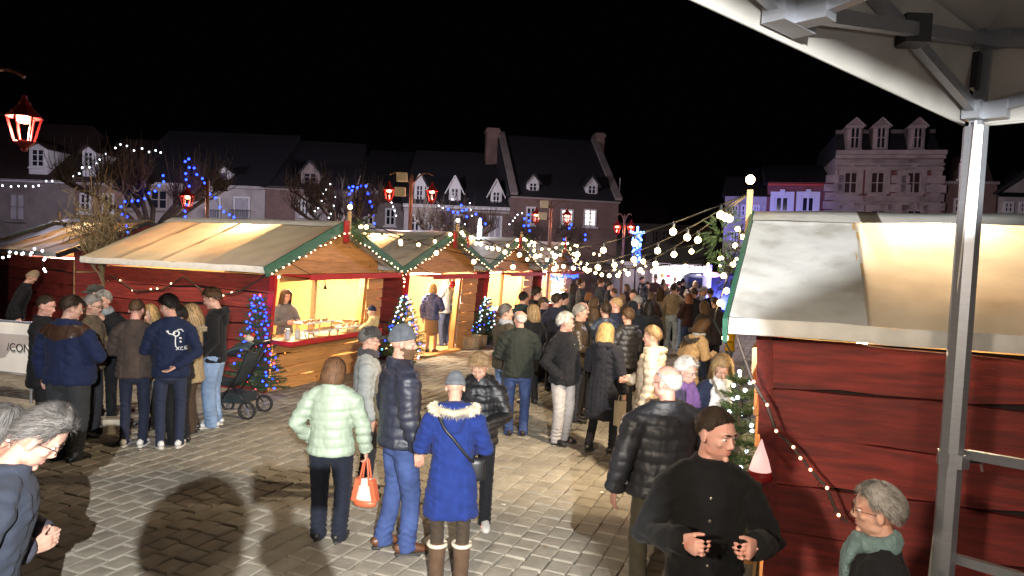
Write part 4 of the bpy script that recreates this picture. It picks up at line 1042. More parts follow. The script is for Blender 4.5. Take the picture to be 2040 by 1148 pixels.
def loft(pts, rad, n=12, ref=(1, 0, 0), capr=0.5):
    """closed tube of elliptic sections; rad = (side, fore-aft) per point, side axis near ref"""
    pts = np.array(pts, float); k = len(pts); V = []; ref = np.array(ref, float)
    for i in range(k):
        t = unit(pts[min(i + 1, k - 1)] - pts[max(i - 1, 0)])
        a = ref - (ref @ t) * t
        if np.linalg.norm(a) < 0.1: a = np.array([0, 1.0, 0]) - t[1] * t
        a = unit(a); b = np.cross(t, a); r = rad[i]
        if not hasattr(r, '__len__'): r = (r, r)
        for q in range(n):
            an = 2 * PI * q / n
            V.append(pts[i] + a * r[0] * math.cos(an) + b * r[1] * math.sin(an))
    r0 = np.mean(rad[0]); r1 = np.mean(rad[-1])
    V.append(pts[0] - unit(pts[1] - pts[0]) * r0 * capr); V.append(pts[-1] + unit(pts[-1] - pts[-2]) * r1 * capr)
    F = []
    for i in range(k - 1):
        for q in range(n):
            q2 = (q + 1) % n
            F.append((i * n + q, i * n + q2, (i + 1) * n + q2, (i + 1) * n + q))
    c0, c1 = k * n, k * n + 1; m = (k - 1) * n
    for q in range(n):
        q2 = (q + 1) % n
        F.append((c0, q2, q)); F.append((c1, m + q, m + q2))
    return np.array(V), F

def ellv(c, r, n=12, m=8, R=None):
    b = MB(); b.ell((0, 0, 0), r, n, m, R); return np.array(b.v) + np.array(c, float), b.f

class Blob:
    def __init__(s): s.V = []; s.F = []; s.n = 0
    def add(s, VF, tf=None):
        V, F = VF
        V = np.array(V, float)
        if tf is not None: V = tf(V)
        s.F += [tuple(i + s.n for i in f) for f in F]; s.V.append(V); s.n += len(V); return s
    def verts(s): return np.concatenate(s.V)

JOBS = []
def remesh_into(o, pieces, mats):
    """pieces: list of (blob, voxel, smooth iterations, post function); each is fused into one skin and all go to object o"""
    JOBS.append((o, pieces, mats))

def flush_jobs():
    tmp = []
    for o, pieces, mats in JOBS:
        for bl, vox, sm, post in pieces:
            me = bpy.data.meshes.new('tmp'); me.from_pydata([tuple(v) for v in bl.verts()], [], bl.F)
            t = bpy.data.objects.new('tmp', me); C.objects.link(t)
            m = t.modifiers.new('r', 'REMESH'); m.mode = 'VOXEL'; m.voxel_size = vox
            if sm:
                m = t.modifiers.new('s', 'SMOOTH'); m.factor = 0.5; m.iterations = sm
            tmp.append(t)
    dg = bpy.context.evaluated_depsgraph_get(); i = 0
    for o, pieces, mats in JOBS:
        Vs, Fs, Ms, n = [], [], [], 0
        for pi, (bl, vox, sm, post) in enumerate(pieces):
            e = tmp[i].evaluated_get(dg); me = e.to_mesh(); i += 1
            nv = len(me.vertices)
            V = np.empty(nv * 3, np.float32); me.vertices.foreach_get('co', V); V = V.reshape(-1, 3).astype(float)
            Nn = np.empty(nv * 3, np.float32); me.vertex_normals.foreach_get('vector', Nn); Nn = Nn.reshape(-1, 3)
            Lp = np.empty(len(me.loops), np.int32); me.loops.foreach_get('vertex_index', Lp)
            tot = np.empty(len(me.polygons), np.int32); me.polygons.foreach_get('loop_total', tot)
            mi = None
            if post is not None:
                q = post(V, Nn)
                if isinstance(q, tuple): V, mi = q
                else: V = q
            Vs.append(V); Fs.append((Lp + n, tot)); n += nv
            if mi is not None:
                st = np.concatenate([[0], np.cumsum(tot)[:-1]]); Ms.append(mi[Lp[st]])
            else: Ms.append(np.zeros(len(tot), np.int32))
            e.to_mesh_clear()
        loops = np.concatenate([f[0] for f in Fs]); tot = np.concatenate([f[1] for f in Fs])
        st = np.concatenate([[0], np.cumsum(tot)[:-1]])
        o.data = np_mesh(o.name.split('.')[0], np.concatenate(Vs), loops, st, tot, mats, np.concatenate(Ms), True)
    for t in tmp:
        me = t.data; bpy.data.objects.remove(t); bpy.data.meshes.remove(me)
    JOBS.clear()

def blank(name, parent):
    return mesh_obj(name, bpy.data.meshes.new(name), parent)

# ---- materials of clothing, skin and hair
def cloth(key, col, rough=0.85, kind='wool', sheen=0.15):
    k = 'cloth_' + key
    if kind == 'puffer': return mat(k, col, 0.5, var=0.12, scale=6, bump=0.35, bscale=28, spec=0.5)
    if kind == 'leather': return mat(k, col, 0.40, var=0.2, scale=10, bump=0.3, bscale=60, spec=0.5)
    if kind == 'denim': return mat(k, col, 0.85, var=0.30, scale=7, bump=0.3, bscale=160, dirt=tuple(min(1, c * 1.55 + .01) for c in col), dscale=5, dpos=(.52, .75))
    if kind == 'fleece': return mat(k, col, 0.95, var=0.25, scale=25, bump=0.8, bscale=90, sheen=.08, spec=.2)
    return mat(k, col, rough, var=0.18, scale=14, bump=0.35, bscale=190, sheen=0.04, spec=.2)
def skin(key='fair'):
    c = {'fair': (0.52, 0.30, 0.225), 'pink': (0.56, 0.30, 0.24), 'tan': (0.40, 0.22, 0.15)}[key]
    return mat('skin_' + key, c, 0.5, var=0.10, scale=9, bump=0.12, bscale=120, dirt=(c[0] * .92, c[1] * .72, c[2] * .66), dscale=14, spec=.4)
HAIR = {'black': (0.012, 0.009, 0.008), 'dark': (0.028, 0.018, 0.012), 'brown': (0.075, 0.042, 0.022), 'chest': (0.13, 0.065, 0.032), 'light': (0.20, 0.125, 0.062), 'blond': (0.42, 0.27, 0.11),
        'grey': (0.22, 0.205, 0.19), 'white': (0.55, 0.52, 0.48), 'red': (0.18, 0.07, 0.03), 'salt': (0.11, 0.10, 0.092), 'fair': (0.30, 0.20, 0.10)}
def hairm(key): return mat('hair_' + key, HAIR[key], 0.6, var=0.3, scale=30, isl=0.75, spec=.25)
M_eye = mat('eye_white', (0.62, 0.58, 0.55), 0.25, var=0.05); M_iris = mat('iris', (0.02, 0.015, 0.012), 0.15, var=0.1)
M_lip = mat('lips', (0.36, 0.13, 0.11), 0.45, var=0.1)
M_glass_rim = mat('spectacle_rim', (0.02, 0.018, 0.016), 0.3)
M_sole = mat('rubber_sole', (0.55, 0.52, 0.47), 0.7, var=0.1); M_sole_d = mat('dark_sole', (0.03, 0.028, 0.025), 0.7, var=0.1)

ARMS = {  # elbow, wrist, hand direction for the right side (x mirrored on the left), standing 1.75 m
    'down': ((.265, -.03, 1.12), (.275, .05, .87), (0, .15, -1)),
    'pocket': ((.295, -.07, 1.13), (.205, .10, .95), (-.4, .5, -.7)),
    'front': ((.275, .04, 1.13), (.10, .27, 1.08), (-.6, .7, .1)),
    'phone': ((.25, .07, 1.14), (.09, .29, 1.22), (-.4, .6, .6)),
    'eat': ((.26, .10, 1.18), (.09, .22, 1.40), (-.5, .35, .8)),
    'back': ((.285, -.12, 1.13), (.06, -.19, .97), (-.8, .1, -.5)),
    'reach': ((.25, .20, 1.20), (.19, .45, 1.14), (-.1, 1, 0)),
    'hug': ((.33, .12, 1.24), (.36, .38, 1.20), (.2, .9, .1)),
    'hold': ((.25, .10, 1.13), (.12, .33, 1.16), (-.7, .7, 0)),
    'bag': ((.27, .0, 1.12), (.28, .10, .86), (0, .2, -1)),
    'clap': ((.31, .03, 1.14), (.15, .31, 1.22), (-.45, .80, .05)),
    'up': ((.34, .10, 1.36), (.40, .12, 1.58), (.1, .1, 1)),
}
MARKET = 'visitors at the market'

def person(label, pos, az, H=1.74, q=1, coat=None, coat_col=(.03, .03, .04), coat_kind='wool', coat_len='hip', legs='trousers', leg_col=(.02, .022, .03), leg_kind='wool',
           shoe_col=(.02, .018, .016), sole=None, hair='short', hair_col='dark', bald=False, hat=None, hat_col=(.05, .05, .06), arms=('down', 'down'), yaw=0, nod=0, tilt=0, lean=0, twist=0,
           bulk=1.0, belly=0.0, hood=None, scarf=None, glasses=False, beard=None, stride=0, skin_key='fair', fur=None, collar=True, bag=None, z0=0.0, feet=True, fem=False, seed=None, parts_only=None, scale=None, sleeve_yoke=None, boots=None, mous=False, open_front=None, legw=1.0):
    """q: 0 far, 1 middle, 2 near. az: compass heading, 0 = away from the camera, 90 = to the right"""
    s = H / 1.75 if scale is None else scale
    seed = seed if seed is not None else sum(ord(c_) * (i_ + 1) for i_, c_ in enumerate(label)) % 9999
    r = random.Random(seed)
    t = empty('person', (0, 0, z0) if isinstance(pos[0], str) else (pos[0], pos[1], z0), -math.radians(az), label, 'person', MARKET)
    t.scale = (s, s, s)
    hv, bv, cv = ((.018, .03, .026), (.0085, .024, .0155), (.0052, .02, .0115))[q]
    bw = bulk * (0.93 if fem else 1.0)
    ln, tw = math.radians(lean), math.radians(twist)
    def up(V):  # upper body leans and twists about the hips
        V = np.array(V, float); w = np.clip((V[:, 2] - .92) / .35, 0, 1)
        a = tw * w; x = V[:, 0] * np.cos(a) - V[:, 1] * np.sin(a); y = V[:, 0] * np.sin(a) + V[:, 1] * np.cos(a)
        V = np.stack([x, y, V[:, 2]], 1)
        a = ln * np.clip((V[:, 2] - .85) / .3, 0, 1); dz = V[:, 2] - .95
        return np.stack([V[:, 0], V[:, 1] + np.sin(a) * dz, .95 + np.where(dz > 0, np.cos(a), 1) * dz], 1)
    yw, nd, tl = math.radians(-yaw), math.radians(nod), math.radians(tilt)
    Rh = np.array(Matrix.Rotation(yw, 3, 'Z') @ Matrix.Rotation(-nd, 3, 'X') @ Matrix.Rotation(tl, 3, 'Y'))
    hp = np.array([0, -.015, 1.50])
    hs = 0.95 if fem else 1.0
    def hd(V):
        V = np.array(V, float) - hp; V = (V * hs) @ Rh.T + hp
        return up(V)
    if isinstance(pos[0], str):   # place so that the crown of the head comes where the photograph has it
        c_ = hd(np.array([[0, -.014, 1.765]]))[0] * s; ca, sa = math.cos(math.radians(az)), math.sin(math.radians(az))
        w_ = gp(pos[1], pos[2], c_[2] + z0); pos = (w_[0] - ca * c_[0] - sa * c_[1], w_[1] + sa * c_[0] - ca * c_[1]); t.location = (pos[0], pos[1], z0)
    sk = skin(skin_key)
    # ------------------------------------------------------------ joints
    sx = .175 * bw
    JA = []
    for side, an in ((1, arms[0]), (-1, arms[1])):
        e, w, d = ARMS[an] if isinstance(an, str) else an
        f = 1 + (bw - 1) * .8
        S0 = np.array([side * sx, -.012, 1.365])
        E = np.array([side * e[0] * f, e[1], e[2]]); Wr = np.array([side * w[0] * (f if abs(w[0]) > .2 else 1), w[1] + (belly * .6 if w[1] > .2 else 0), w[2]])
        D = unit(np.array([side * d[0], d[1], d[2]])); JA.append((side, S0, E, Wr, D, an))
    st = stride
    LG = []
    for side in (1, -1):
        fy = st * side * .24; hipj = np.array([side * .09 * bw, 0, .90]); foot = np.array([side * (.10 + .01 * (bw - 1)), fy, .075 + (.05 if fy < -.1 else 0)])
        knee = (hipj + foot) / 2 + np.array([side * .012, .035 + abs(fy) * .12, .0]); LG.append((side, hipj, knee, foot))
    # ------------------------------------------------------------ body: one skin
    body = blank('body', t)
    B = Blob()
    B.add(loft([(0, 0, .84), (0, 0, 1.05), (0, 0, 1.25), (0, -.01, 1.40), (0, -.012, 1.47)], [(.12, .09), (.11, .08), (.13, .09), (.11, .07), (.06, .06)], 10), up)
    for side, S0, E, Wr, D, an in JA:
        B.add(loft([S0, E, Wr, Wr + D * .02], [.042, .036, .028, .028], 8, (0, 1, 0)), up)
    for side, hj, kn, ft in LG:
        B.add(loft([hj, kn, ft], [.06, .045, .038], 8)); B.add(loft([ft + [0, -.04, -.02], ft + [0, .12, -.03]], [.03, .03], 8, (1, 0, 0)))
    pieces = [(B, bv, 1, None)]
    Hd = Blob()
    Hd.add(loft([(0, -.022, 1.43), (0, -.02, 1.50), (0, -.012, 1.58)], [(.060, .060), (.054, .056), (.052, .056)], 14), hd)
    Hd.add(ellv((0, -.014, 1.663), (.077, .098, .090), 18, 12), hd)
    fw = .94 if fem else 1.0
    Hd.add(loft([(0, -.002, 1.72), (0, .009, 1.69), (0, .020, 1.66), (0, .018, 1.635), (0, .022, 1.605), (0, .026, 1.575), (0, .030, 1.55), (0, .037, 1.532), (0, .044, 1.522)],
                [(.044, .050), (.060 * fw, .066), (.066 * fw, .070), (.065 * fw, .066), (.065 * fw, .066), (.057 * fw, .061), (.048 * fw, .057), (.035 * fw, .045), (.02, .03)], 18), hd)
    Hd.add(ellv((.0785, -.008, 1.625), (.010, .020, .032), 8, 6), hd); Hd.add(ellv((-.0785, -.008, 1.625), (.010, .020, .032), 8, 6), hd)
    if q >= 1:
        for sg in (1, -1):
            Hd.add(ellv((sg * .030, .079, 1.654), (.027, .012, .008), 10, 6), hd)
            Hd.add(ellv((sg * .042, .058, 1.610), (.021, .021, .018), 10, 6), hd)
            Hd.add(ellv((sg * .043, .010, 1.568), (.018, .034, .026), 10, 6), hd)
            Hd.add(ellv((sg * .0125, .090, 1.597), (.0085, .010, .0075), 8, 6), hd)
        Hd.add(loft([(0, .080, 1.650), (0, .089, 1.626), (0, .101, 1.604), (0, .094, 1.594)], [.008, .0095, .0120, .009], 10), hd)
        Hd.add(ellv((0, .080, 1.572), (.021, .010, .0055), 10, 6), hd); Hd.add(ellv((0, .079, 1.5615), (.018, .010, .006), 10, 6), hd)
        Hd.add(ellv((0, .075, 1.535), (.018, .016, .013), 10, 6), hd)
    else:
        Hd.add(loft([(0, .088, 1.65), (0, .108, 1.603)], [.01, .014], 8), hd)
    pieces.append((Hd, hv, 4 if q == 2 else (2 if q else 1), None))
    # hands: palm, four fingers of unequal length, thumb from the side of the palm
    for side, S0, E, Wr, D, an in JA:
        if an == 'pocket': continue
        Hn = Blob(); d = D; inw = np.array([-side, 0, 0.0]); pn = unit(inw - (inw @ d) * d) if abs(inw @ d) < .9 else unit(np.array([0, 0, -1.0]) - (np.array([0, 0, -1.0]) @ d) * d)
        sd = np.cross(d, pn) * side   # towards the thumb
        if an in ('front', 'phone', 'hold', 'clap', 'eat', 'reach', 'hug') and sd[2] < 0: sd = -sd
        palm = Wr + d * .048
        Hn.add(loft([Wr - d * .015, Wr + d * .02, Wr + d * .06, Wr + d * .088], [(.024, .019), (.034, .018), (.041, .016), (.036, .012)], 10, sd), up)
        curl = 1.15 if an == 'clap' else (.9 if an in ('bag', 'phone', 'hold', 'eat') else .45)
        if q == 0:
            Hn.add(loft([Wr + d * .08, Wr + d * .12 + pn * .015, Wr + d * .15 + pn * .04], [(.034, .012), (.03, .011), (.02, .01)], 8, sd), up)
            Hn.add(loft([Wr + d * .03 + sd * .03, Wr + d * .08 + sd * .045 + pn * .012], [.011, .009], 6), up)
        else:
            for k in range(4):
                o_ = sd * (.030 - .020 * k); L = (.068, .076, .071, .056)[k]; c = curl * (1 + .1 * k) + r.uniform(-.08, .08)
                p0 = Wr + d * .082 + o_; a1, a2, a3 = c * .5, c * 1.15, c * 1.7
                p1 = p0 + (d * math.cos(a1) + pn * math.sin(a1)) * L * .45; p2 = p1 + (d * math.cos(a2) + pn * math.sin(a2)) * L * .32; p3 = p2 + (d * math.cos(a3) + pn * math.sin(a3)) * L * .25
                Hn.add(loft([p0 - d * .02, p0, p1, p2, p3], [.009, .0095, .0088, .008, .0068], 8), up)
            p0 = Wr + d * .022 + sd * .028; td = unit(d * .85 + sd * .42 + pn * .35)
            p1 = p0 + td * .035; p2 = p1 + unit(td + d * .25 + pn * .25) * .028; p3 = p2 + unit(d * .8 + pn * .5 + sd * .1) * .022
            Hn.add(loft([p0 - td * .012, p0, p1, p2, p3], [.014, .013, .0105, .0095, .0075], 8), up)
        pieces.append((Hn, max(.0048, hv * .8), 1, None))
    remesh_into(body, pieces, [sk])
    # ------------------------------------------------------------ face details
    if q >= 1:
        for sg in (1, -1):
            b = MB(); V, F = ellv((sg * .0305, .0705, 1.6345), (.0125, .0125, .0085), 10, 6); b.add(hd(V), F)
            b.mi = 1; V, F = ellv((sg * .0305, .0795, 1.634), (.0058, .004, .0062), 8, 5); b.add(hd(V), F); b.obj('eye', [M_eye, M_iris], t, True)
            b = MB(); V, F = loft([(sg * .012, .0915, 1.657), (sg * .03, .0905, 1.662), (sg * .049, .076, 1.656)], [(.003, .0045), (.003, .005), (.002, .003)], 6, (0, 1, 0)); b.add(hd(V), F)
            b.obj('eyebrow', hairm('dark' if hair_col in ('black', 'dark', 'brown', 'salt') else hair_col), t, True)
        b = MB(); V, F = ellv((0, .0850, 1.5725), (.021, .006, .0045), 10, 5); b.add(hd(V), F); V, F = ellv((0, .0842, 1.5625), (.018, .006, .005), 10, 5); b.add(hd(V), F); b.obj('lips', M_lip, t, True)
    if glasses:
        b = MB()
        for sg in (1, -1):
            V = [(sg * .032 + .022 * math.cos(a), .0985, 1.634 + .017 * math.sin(a)) for a in np.linspace(0, 2 * PI, 13)]
            bb = MB(); bb.tube(V, .0016 if q == 2 else .0025, 4); b.add(hd(np.array(bb.v)), bb.f)
            bb = MB(); bb.tube([(sg * .054, .098, 1.638), (sg * .074, .06, 1.640), (sg * .082, -.01, 1.636)], .0016 if q == 2 else .0028, 4); b.add(hd(np.array(bb.v)), bb.f)
        bb = MB(); bb.tube([(-.011, .0985, 1.637), (0, .103, 1.64), (.011, .0985, 1.637)], .0016, 4); b.add(hd(np.array(bb.v)), bb.f)
        b.obj('glasses', M_glass_rim, t)
    # ------------------------------------------------------------ hair
    def scalp(azr, el, off):
        d = np.array([math.sin(azr) * math.cos(el), math.cos(azr) * math.cos(el), math.sin(el)])
        return np.array([0, -.014, 1.663]) + d * (np.array([.077, .098, .090]) + off)
    if hair and hair != 'none' and hat != 'hood':
        hb = MB(); nstr = {0: 40, 1: 1000, 2: 3600}[q]; hm = hairm(hair_col)
        if hair in ('short', 'shaved', 'ring', 'curly', 'swept'):
            off = {'short': .020, 'shaved': .007, 'ring': .007, 'curly': .034, 'swept': .022}[hair]
            def line(a):  # lower edge (elevation) of the hair at azimuth a
                a = abs(a); f = lambda x, xs, ys: float(np.interp(x, xs, ys))
                if hair == 'ring': return f(a, [0, 1.3, 1.7, 2.3, 3.15], [1.0, .35, -.05, -.55, -.62])
                return f(a, [0, .55, .95, 1.25, 1.55, 1.75, 2.2, 3.15], [.56, .52, .36, -.10, .02, -.2, -.62, -.70])
            top = .45 if hair == 'ring' else 1.5
            P = []
            for i in range(13):
                row = []
                for k in range(29):
                    a = -PI + 2 * PI * k / 28; e0 = line(a)
                    e0 += r.uniform(-.07, .07); el = top - (top - e0) * i / 12 if top > e0 else e0
                    o_ = off * (1 if i < 11 else (.45 if i == 11 else -.006)) * (1 + .25 * math.sin(a * 3 + seed)) * (1.25 - .4 * (i / 12))
                    if hair == 'ring' and i == 0: o_ = -.004
                    if hair == 'swept': o_ *= 1 + .25 * max(0, math.cos(a)) * (1 - i / 12)
                    row.append(scalp(a, el, o_ + (r.uniform(-.005, .005) if hair == 'curly' else r.uniform(-.0015, .0015))))
                P.append(row)
            bb = MB(); bb.grid(P); hb.add(hd(np.array(bb.v)), bb.f)
            for _ in range(nstr):
                a = r.uniform(-PI, PI); e0 = line(a)
                if e0 >= top: continue
                el = e0 + (top - e0) * r.random() ** .8
                L = {'short': .030, 'shaved': .010, 'ring': .024, 'curly': .05, 'swept': .05}[hair] * r.uniform(.6, 1.3)
                n0 = scalp(a, el, 0) - np.array([0, -.014, 1.663]); n0 = unit(n0)
                back = np.array([r.gauss(0, .3), (-.9 if hair != 'short' else (.3 if el > 1.0 else -.5)) + r.gauss(0, .3), -.65 + (.7 if el > .9 else 0)]); back = unit(back - (back @ n0) * n0)
                p0 = scalp(a, el, off * .6); p1 = p0 + (n0 * .55 + back * .7) * L * .5; p2 = p1 + (n0 * .12 + back + np.array([r.gauss(0, .4), r.gauss(0, .4), r.gauss(0, .4)]) * (.6 if hair == 'curly' else .12)) * L * .55
                wv_ = np.cross(n0, back) * (.0013 if q == 2 else .003)
                V = hd(np.array([p0 - wv_, p0 + wv_, p1 - wv_ * .8, p1 + wv_ * .8, p2])); hb.add(V, [(0, 1, 3, 2), (2, 3, 4)])
        else:   # bob, long, fringe: hair falls past the ears
            zend = {'bob': 1.505, 'long': 1.36, 'lob': 1.45}[hair]; off = .020
            face_az = .85
            def curve(a, f):  # f 0 crown .. 1 tips
                e_open = .50 if abs(a) < face_az else None
                if e_open is not None:
                    el = 1.5 - (1.5 - e_open) * f; return scalp(a, el, off * (1.1 - .5 * f))
                if f < .5:
                    return scalp(a, 1.5 - 1.5 * f / .5, off * (1 + .3 * f))
                p = scalp(a, 0, off * 1.15); g = (f - .5) / .5
                fl = 1 + (.14 * math.sin(g * 2.6) if hair != 'long' else .10 * math.sin(g * 2.0)) - .05 * g
                return np.array([p[0] * fl, -.014 + (p[1] + .014) * (fl if p[1] < 0 else 1) - .012 * g, p[2] + (zend - p[2]) * g])
            P = []
            for i in range(16):
                P.append([curve(-PI + 2 * PI * k / 32, i / 15) + np.array([r.uniform(-.003, .003) for _ in range(3)]) for k in range(33)])
            bb = MB(); bb.grid(P); hb.add(hd(np.array(bb.v)), bb.f)
            for _ in range(int(nstr * 1.3)):
                a = r.uniform(-PI, PI); f0 = r.random() * .75; f1 = min(1.06, f0 + r.uniform(.25, .5)); o_ = r.uniform(.0, .012); ws = r.uniform(-.10, .10); pts = []
                for g in np.linspace(0, 1, 5):
                    p = curve(a + ws * g, min(1, f0 + (f1 - f0) * g)); n0 = unit(p - np.array([0, -.014, p[2] if p[2] < 1.663 else 1.663])); pts.append(p + n0 * (.002 + o_ * math.sin(g * PI)))
                w_ = (.0016 if q == 2 else .004)
                V = []
                for i, p in enumerate(pts):
                    tg = unit(pts[min(i + 1, 4)] - pts[max(0, i - 1)]); n0 = unit(p - np.array([0, -.014, min(p[2], 1.66)])); sd_ = np.cross(tg, n0) * w_ * (1 - .7 * (i / 4)); V += [p - sd_, p + sd_]
                hb.add(hd(np.array(V)), [(2 * i, 2 * i + 1, 2 * i + 3, 2 * i + 2) for i in range(4)])
        hb.obj('hair', hm, t, True)
    if beard:
        bb = Blob(); bb.add(loft([(0, .006, 1.603), (0, .028, 1.575), (0, .036, 1.55), (0, .044, 1.52), (0, .048, 1.49)], [(.066, .055), (.064, .064), (.059, .063), (.047, .051), (.022, .03)], 14), hd)
        ob = blank('beard', t)
        def cut(V, Nn): return V + Nn * (pnoise(V * 90) * .004)[:, None]
        remesh_into(ob, [(bb, hv, 1, cut)], [hairm(beard)])
    if mous:
        b = MB(); V, F = loft([(-.026, .084, 1.573), (0, .094, 1.583), (.026, .084, 1.573)], [(.006, .005), (.009, .007), (.006, .005)], 6, (0, 1, 0)); b.add(hd(V), F); b.obj('moustache', hairm(hair_col), t, True)
    # ------------------------------------------------------------ trousers / skirt, shoes
    tm = cloth('%s_%.3f_%.3f_%.3f' % (leg_kind, *leg_col), leg_col, kind=leg_kind)
    if feet and legs:
        Tb = Blob(); lw = legw * (.5 + .5 * bw)
        if legs in ('trousers', 'wide', 'slim', 'tights'):
            k = {'trousers': 1.0, 'wide': 1.18, 'slim': .86, 'tights': .76}[legs] * lw
            Tb.add(loft([(0, -.005, .80), (0, -.01, .90), (0, 0, 1.02)], [(.148 * bw, .113), (.160 * bw, .120), (.145 * bw, .108)], 16))
            for side, hj, kn, ft in LG:
                Tb.add(loft([hj + [0, 0, .02], hj * .6 + kn * .4, kn, kn * .45 + ft * .55, ft + [0, -.01, .03], ft + [0, .0, -.035]],
                            [(.090 * k, .105 * k), (.083 * k, .092 * k), (.066 * k, .072 * k), (.062 * k, .068 * k), (.058 * k, .066 * k), (.062 * k, .074 * k)], 12))
        elif legs == 'skirt':
            Tb.add(loft([(0, 0, .50), (0, 0, .75), (0, -.01, .92), (0, 0, 1.02)], [(.185, .15), (.175, .14), (.165, .12), (.14, .10)], 16))
        zc = np.array([0, 0, 0])
        amp = {'denim': .0055, 'wool': .004}.get(leg_kind, .004)
        def wr_leg(V, Nn):
            d = pnoise(np.stack([V[:, 0] * 9, V[:, 1] * 9, V[:, 2] * 20 + seed], 1)); d = 1 - np.abs(d) * 2.4
            lowf = np.exp(-((V[:, 2] - .14) / .10) ** 2) * np.sin(V[:, 2] * 120 + 4 * np.sin(V[:, 0] * 30 + V[:, 1] * 20)) * .006 * (legs != 'tights')
            kneef = np.exp(-((V[:, 2] - .50) / .10) ** 2) * np.sin(V[:, 2] * 90 + V[:, 0] * 60) * .003
            return V + Nn * (d * amp + lowf + kneef)[:, None]
        remesh_into(blank('trousers' if legs != 'skirt' else 'skirt', t), [(Tb, cv, 2, wr_leg)], [tm])
        if legs == 'skirt':
            Tt = Blob()
            for side, hj, kn, ft in LG: Tt.add(loft([hj, kn, kn * .4 + ft * .6, ft + [0, 0, -.02]], [.062, .05, .048, .034], 10))
            remesh_into(blank('tights', t), [(Tt, cv, 1, None)], [cloth('tights', (.32, .19, .12), kind='wool')])
        sm_ = cloth('shoe_%.3f_%.3f_%.3f' % shoe_col, shoe_col, kind='leather'); so = M_sole if sole == 'white' else M_sole_d
        for side, hj, kn, ft in LG:
            f0 = ft + [0, -.01, -.075]; o = r.uniform(.08, .25) * side
            Rz = np.array([[math.cos(o), math.sin(o), 0], [-math.sin(o), math.cos(o), 0], [0, 0, 1]])
            tf = lambda V: np.asarray(V) @ Rz.T + f0
            b = MB(); V, F = loft([(0, -.085, .045), (0, -.075, .055), (0, -.02, .065), (0, .05, .060), (0, .11, .048), (0, .165, .036), (0, .185, .03)],
                                  [(.025, .03), (.034, .04), (.037, .05), (.042, .042), (.046, .03), (.036, .02), (.018, .012)], 12, (1, 0, 0), .3); b.add(tf(V), F); sh = b.obj('shoe', sm_, t, True)
            if q:
                b = MB(); V, F = loft([(0, 0, 0.0), (0, 0, .012), (0, 0, .024)], [(.047, .142), (.049, .144), (.046, .14)], 14, (1, 0, 0), .0); V = V.copy(); V[:, 1] += .048; b.add(tf(V), F); b.obj('sole', so, sh, True)
        if boots is not None:
            bm_ = cloth('boot_%.3f' % boots[0][0], boots[0], kind='wool'); cm_ = cloth('boot_cuff', boots[1], kind='fleece')
            for side, hj, kn, ft in LG:
                b = MB(); V, F = loft([ft + [0, 0, -.05], ft + [0, -.01, .03], ft + [0, -.005, .16], ft + [0, 0, .27]], [(.06, .075), (.060, .068), (.066, .072), (.072, .078)], 16); b.add(V, F); o = b.obj('boot_shaft', bm_, t, True)
                b = MB(); pts = [ft + np.array([.072 * math.cos(a), .078 * math.sin(a), .275]) for a in np.linspace(0, 2 * PI, 17)]; b.tube(pts, .016, 7); b.obj('boot_cuff', cm_, o, True)
    # ------------------------------------------------------------ coat
    if coat:
        ck = '%s_%.3f_%.3f_%.3f' % (coat_kind, *coat_col); cm = cloth(ck, coat_col, kind=coat_kind)
        pad = {'wool': .010, 'puffer': .026, 'leather': .012, 'fleece': .014, 'knit': .004}.get(coat_kind, .01)
        zh = {'waist': .97, 'hip': .84, 'thigh': .70, 'mid': .60, 'knee': .50, 'calf': .36}[coat_len]
        fl = {'waist': 0, 'hip': .004, 'thigh': .018, 'mid': .03, 'knee': .045, 'calf': .06}[coat_len]
        wst = .95 if fem else 1.0
        K = Blob(); bl_ = belly
        secs = [(zh, .176 + fl, .132 + fl * .9 + bl_ * .5, bl_ * .4), (zh + .045, .178 + fl, .134 + fl * .9 + bl_ * .55, bl_ * .45), (zh + .055, .171 + fl, .127 + fl * .9 + bl_ * .55, bl_ * .45), (max(zh + .07, .90), .174 + fl * .4, .132 + bl_ * .9, bl_ * .8), (1.06, .158 * wst, .124 + bl_, bl_), (1.20, .164, .124 + bl_ * .5, bl_ * .5), (1.31, .172, .122, 0), (1.385, .168, .106, -.008), (1.435, .120, .082, -.014), (1.475, .074, .072, -.014)]
        if collar: secs.append((1.515, .070, .074, -.010))
        K.add(loft([(0, y, z) for z, a, b_, y in secs], [(a * bw + pad, b_ * (.5 + .5 * bw) + pad) for z, a, b_, y in secs], 20, (1, 0, 0), .02), up)
        for side, S0, E, Wr, D, an in JA:
            a_ = .8 + .2 * bw
            fd = unit(Wr - E)
            K.add(loft([(side * .035, -.016, 1.465), (side * .10 * bw, -.014, 1.432), S0 + [-side * .012, 0, .022]], [(.045 + pad * .5, .058 + pad * .5), (.046 + pad * .6, .062 + pad * .6), (.052 + pad * .8, .068 + pad * .8)], 12, (0, 0, 1), .3), up)
            K.add(loft([S0 + [-side * .05, 0, .02], S0 + [side * .012, 0, -.02], S0 * .5 + E * .5, E, E * .45 + Wr * .55, Wr - fd * .05, Wr - fd * .042, Wr - fd * .002], [(.050 * a_ + pad, .060 * a_ + pad), (.066 * a_ + pad, .068 * a_ + pad), .055 * a_ + pad, .049 * a_ + pad, .045 * a_ + pad, .040 * a_ + pad * .8, .045 * a_ + pad * .8, .043 * a_ + pad * .8], 14, (0, 1, 0), .3), up)
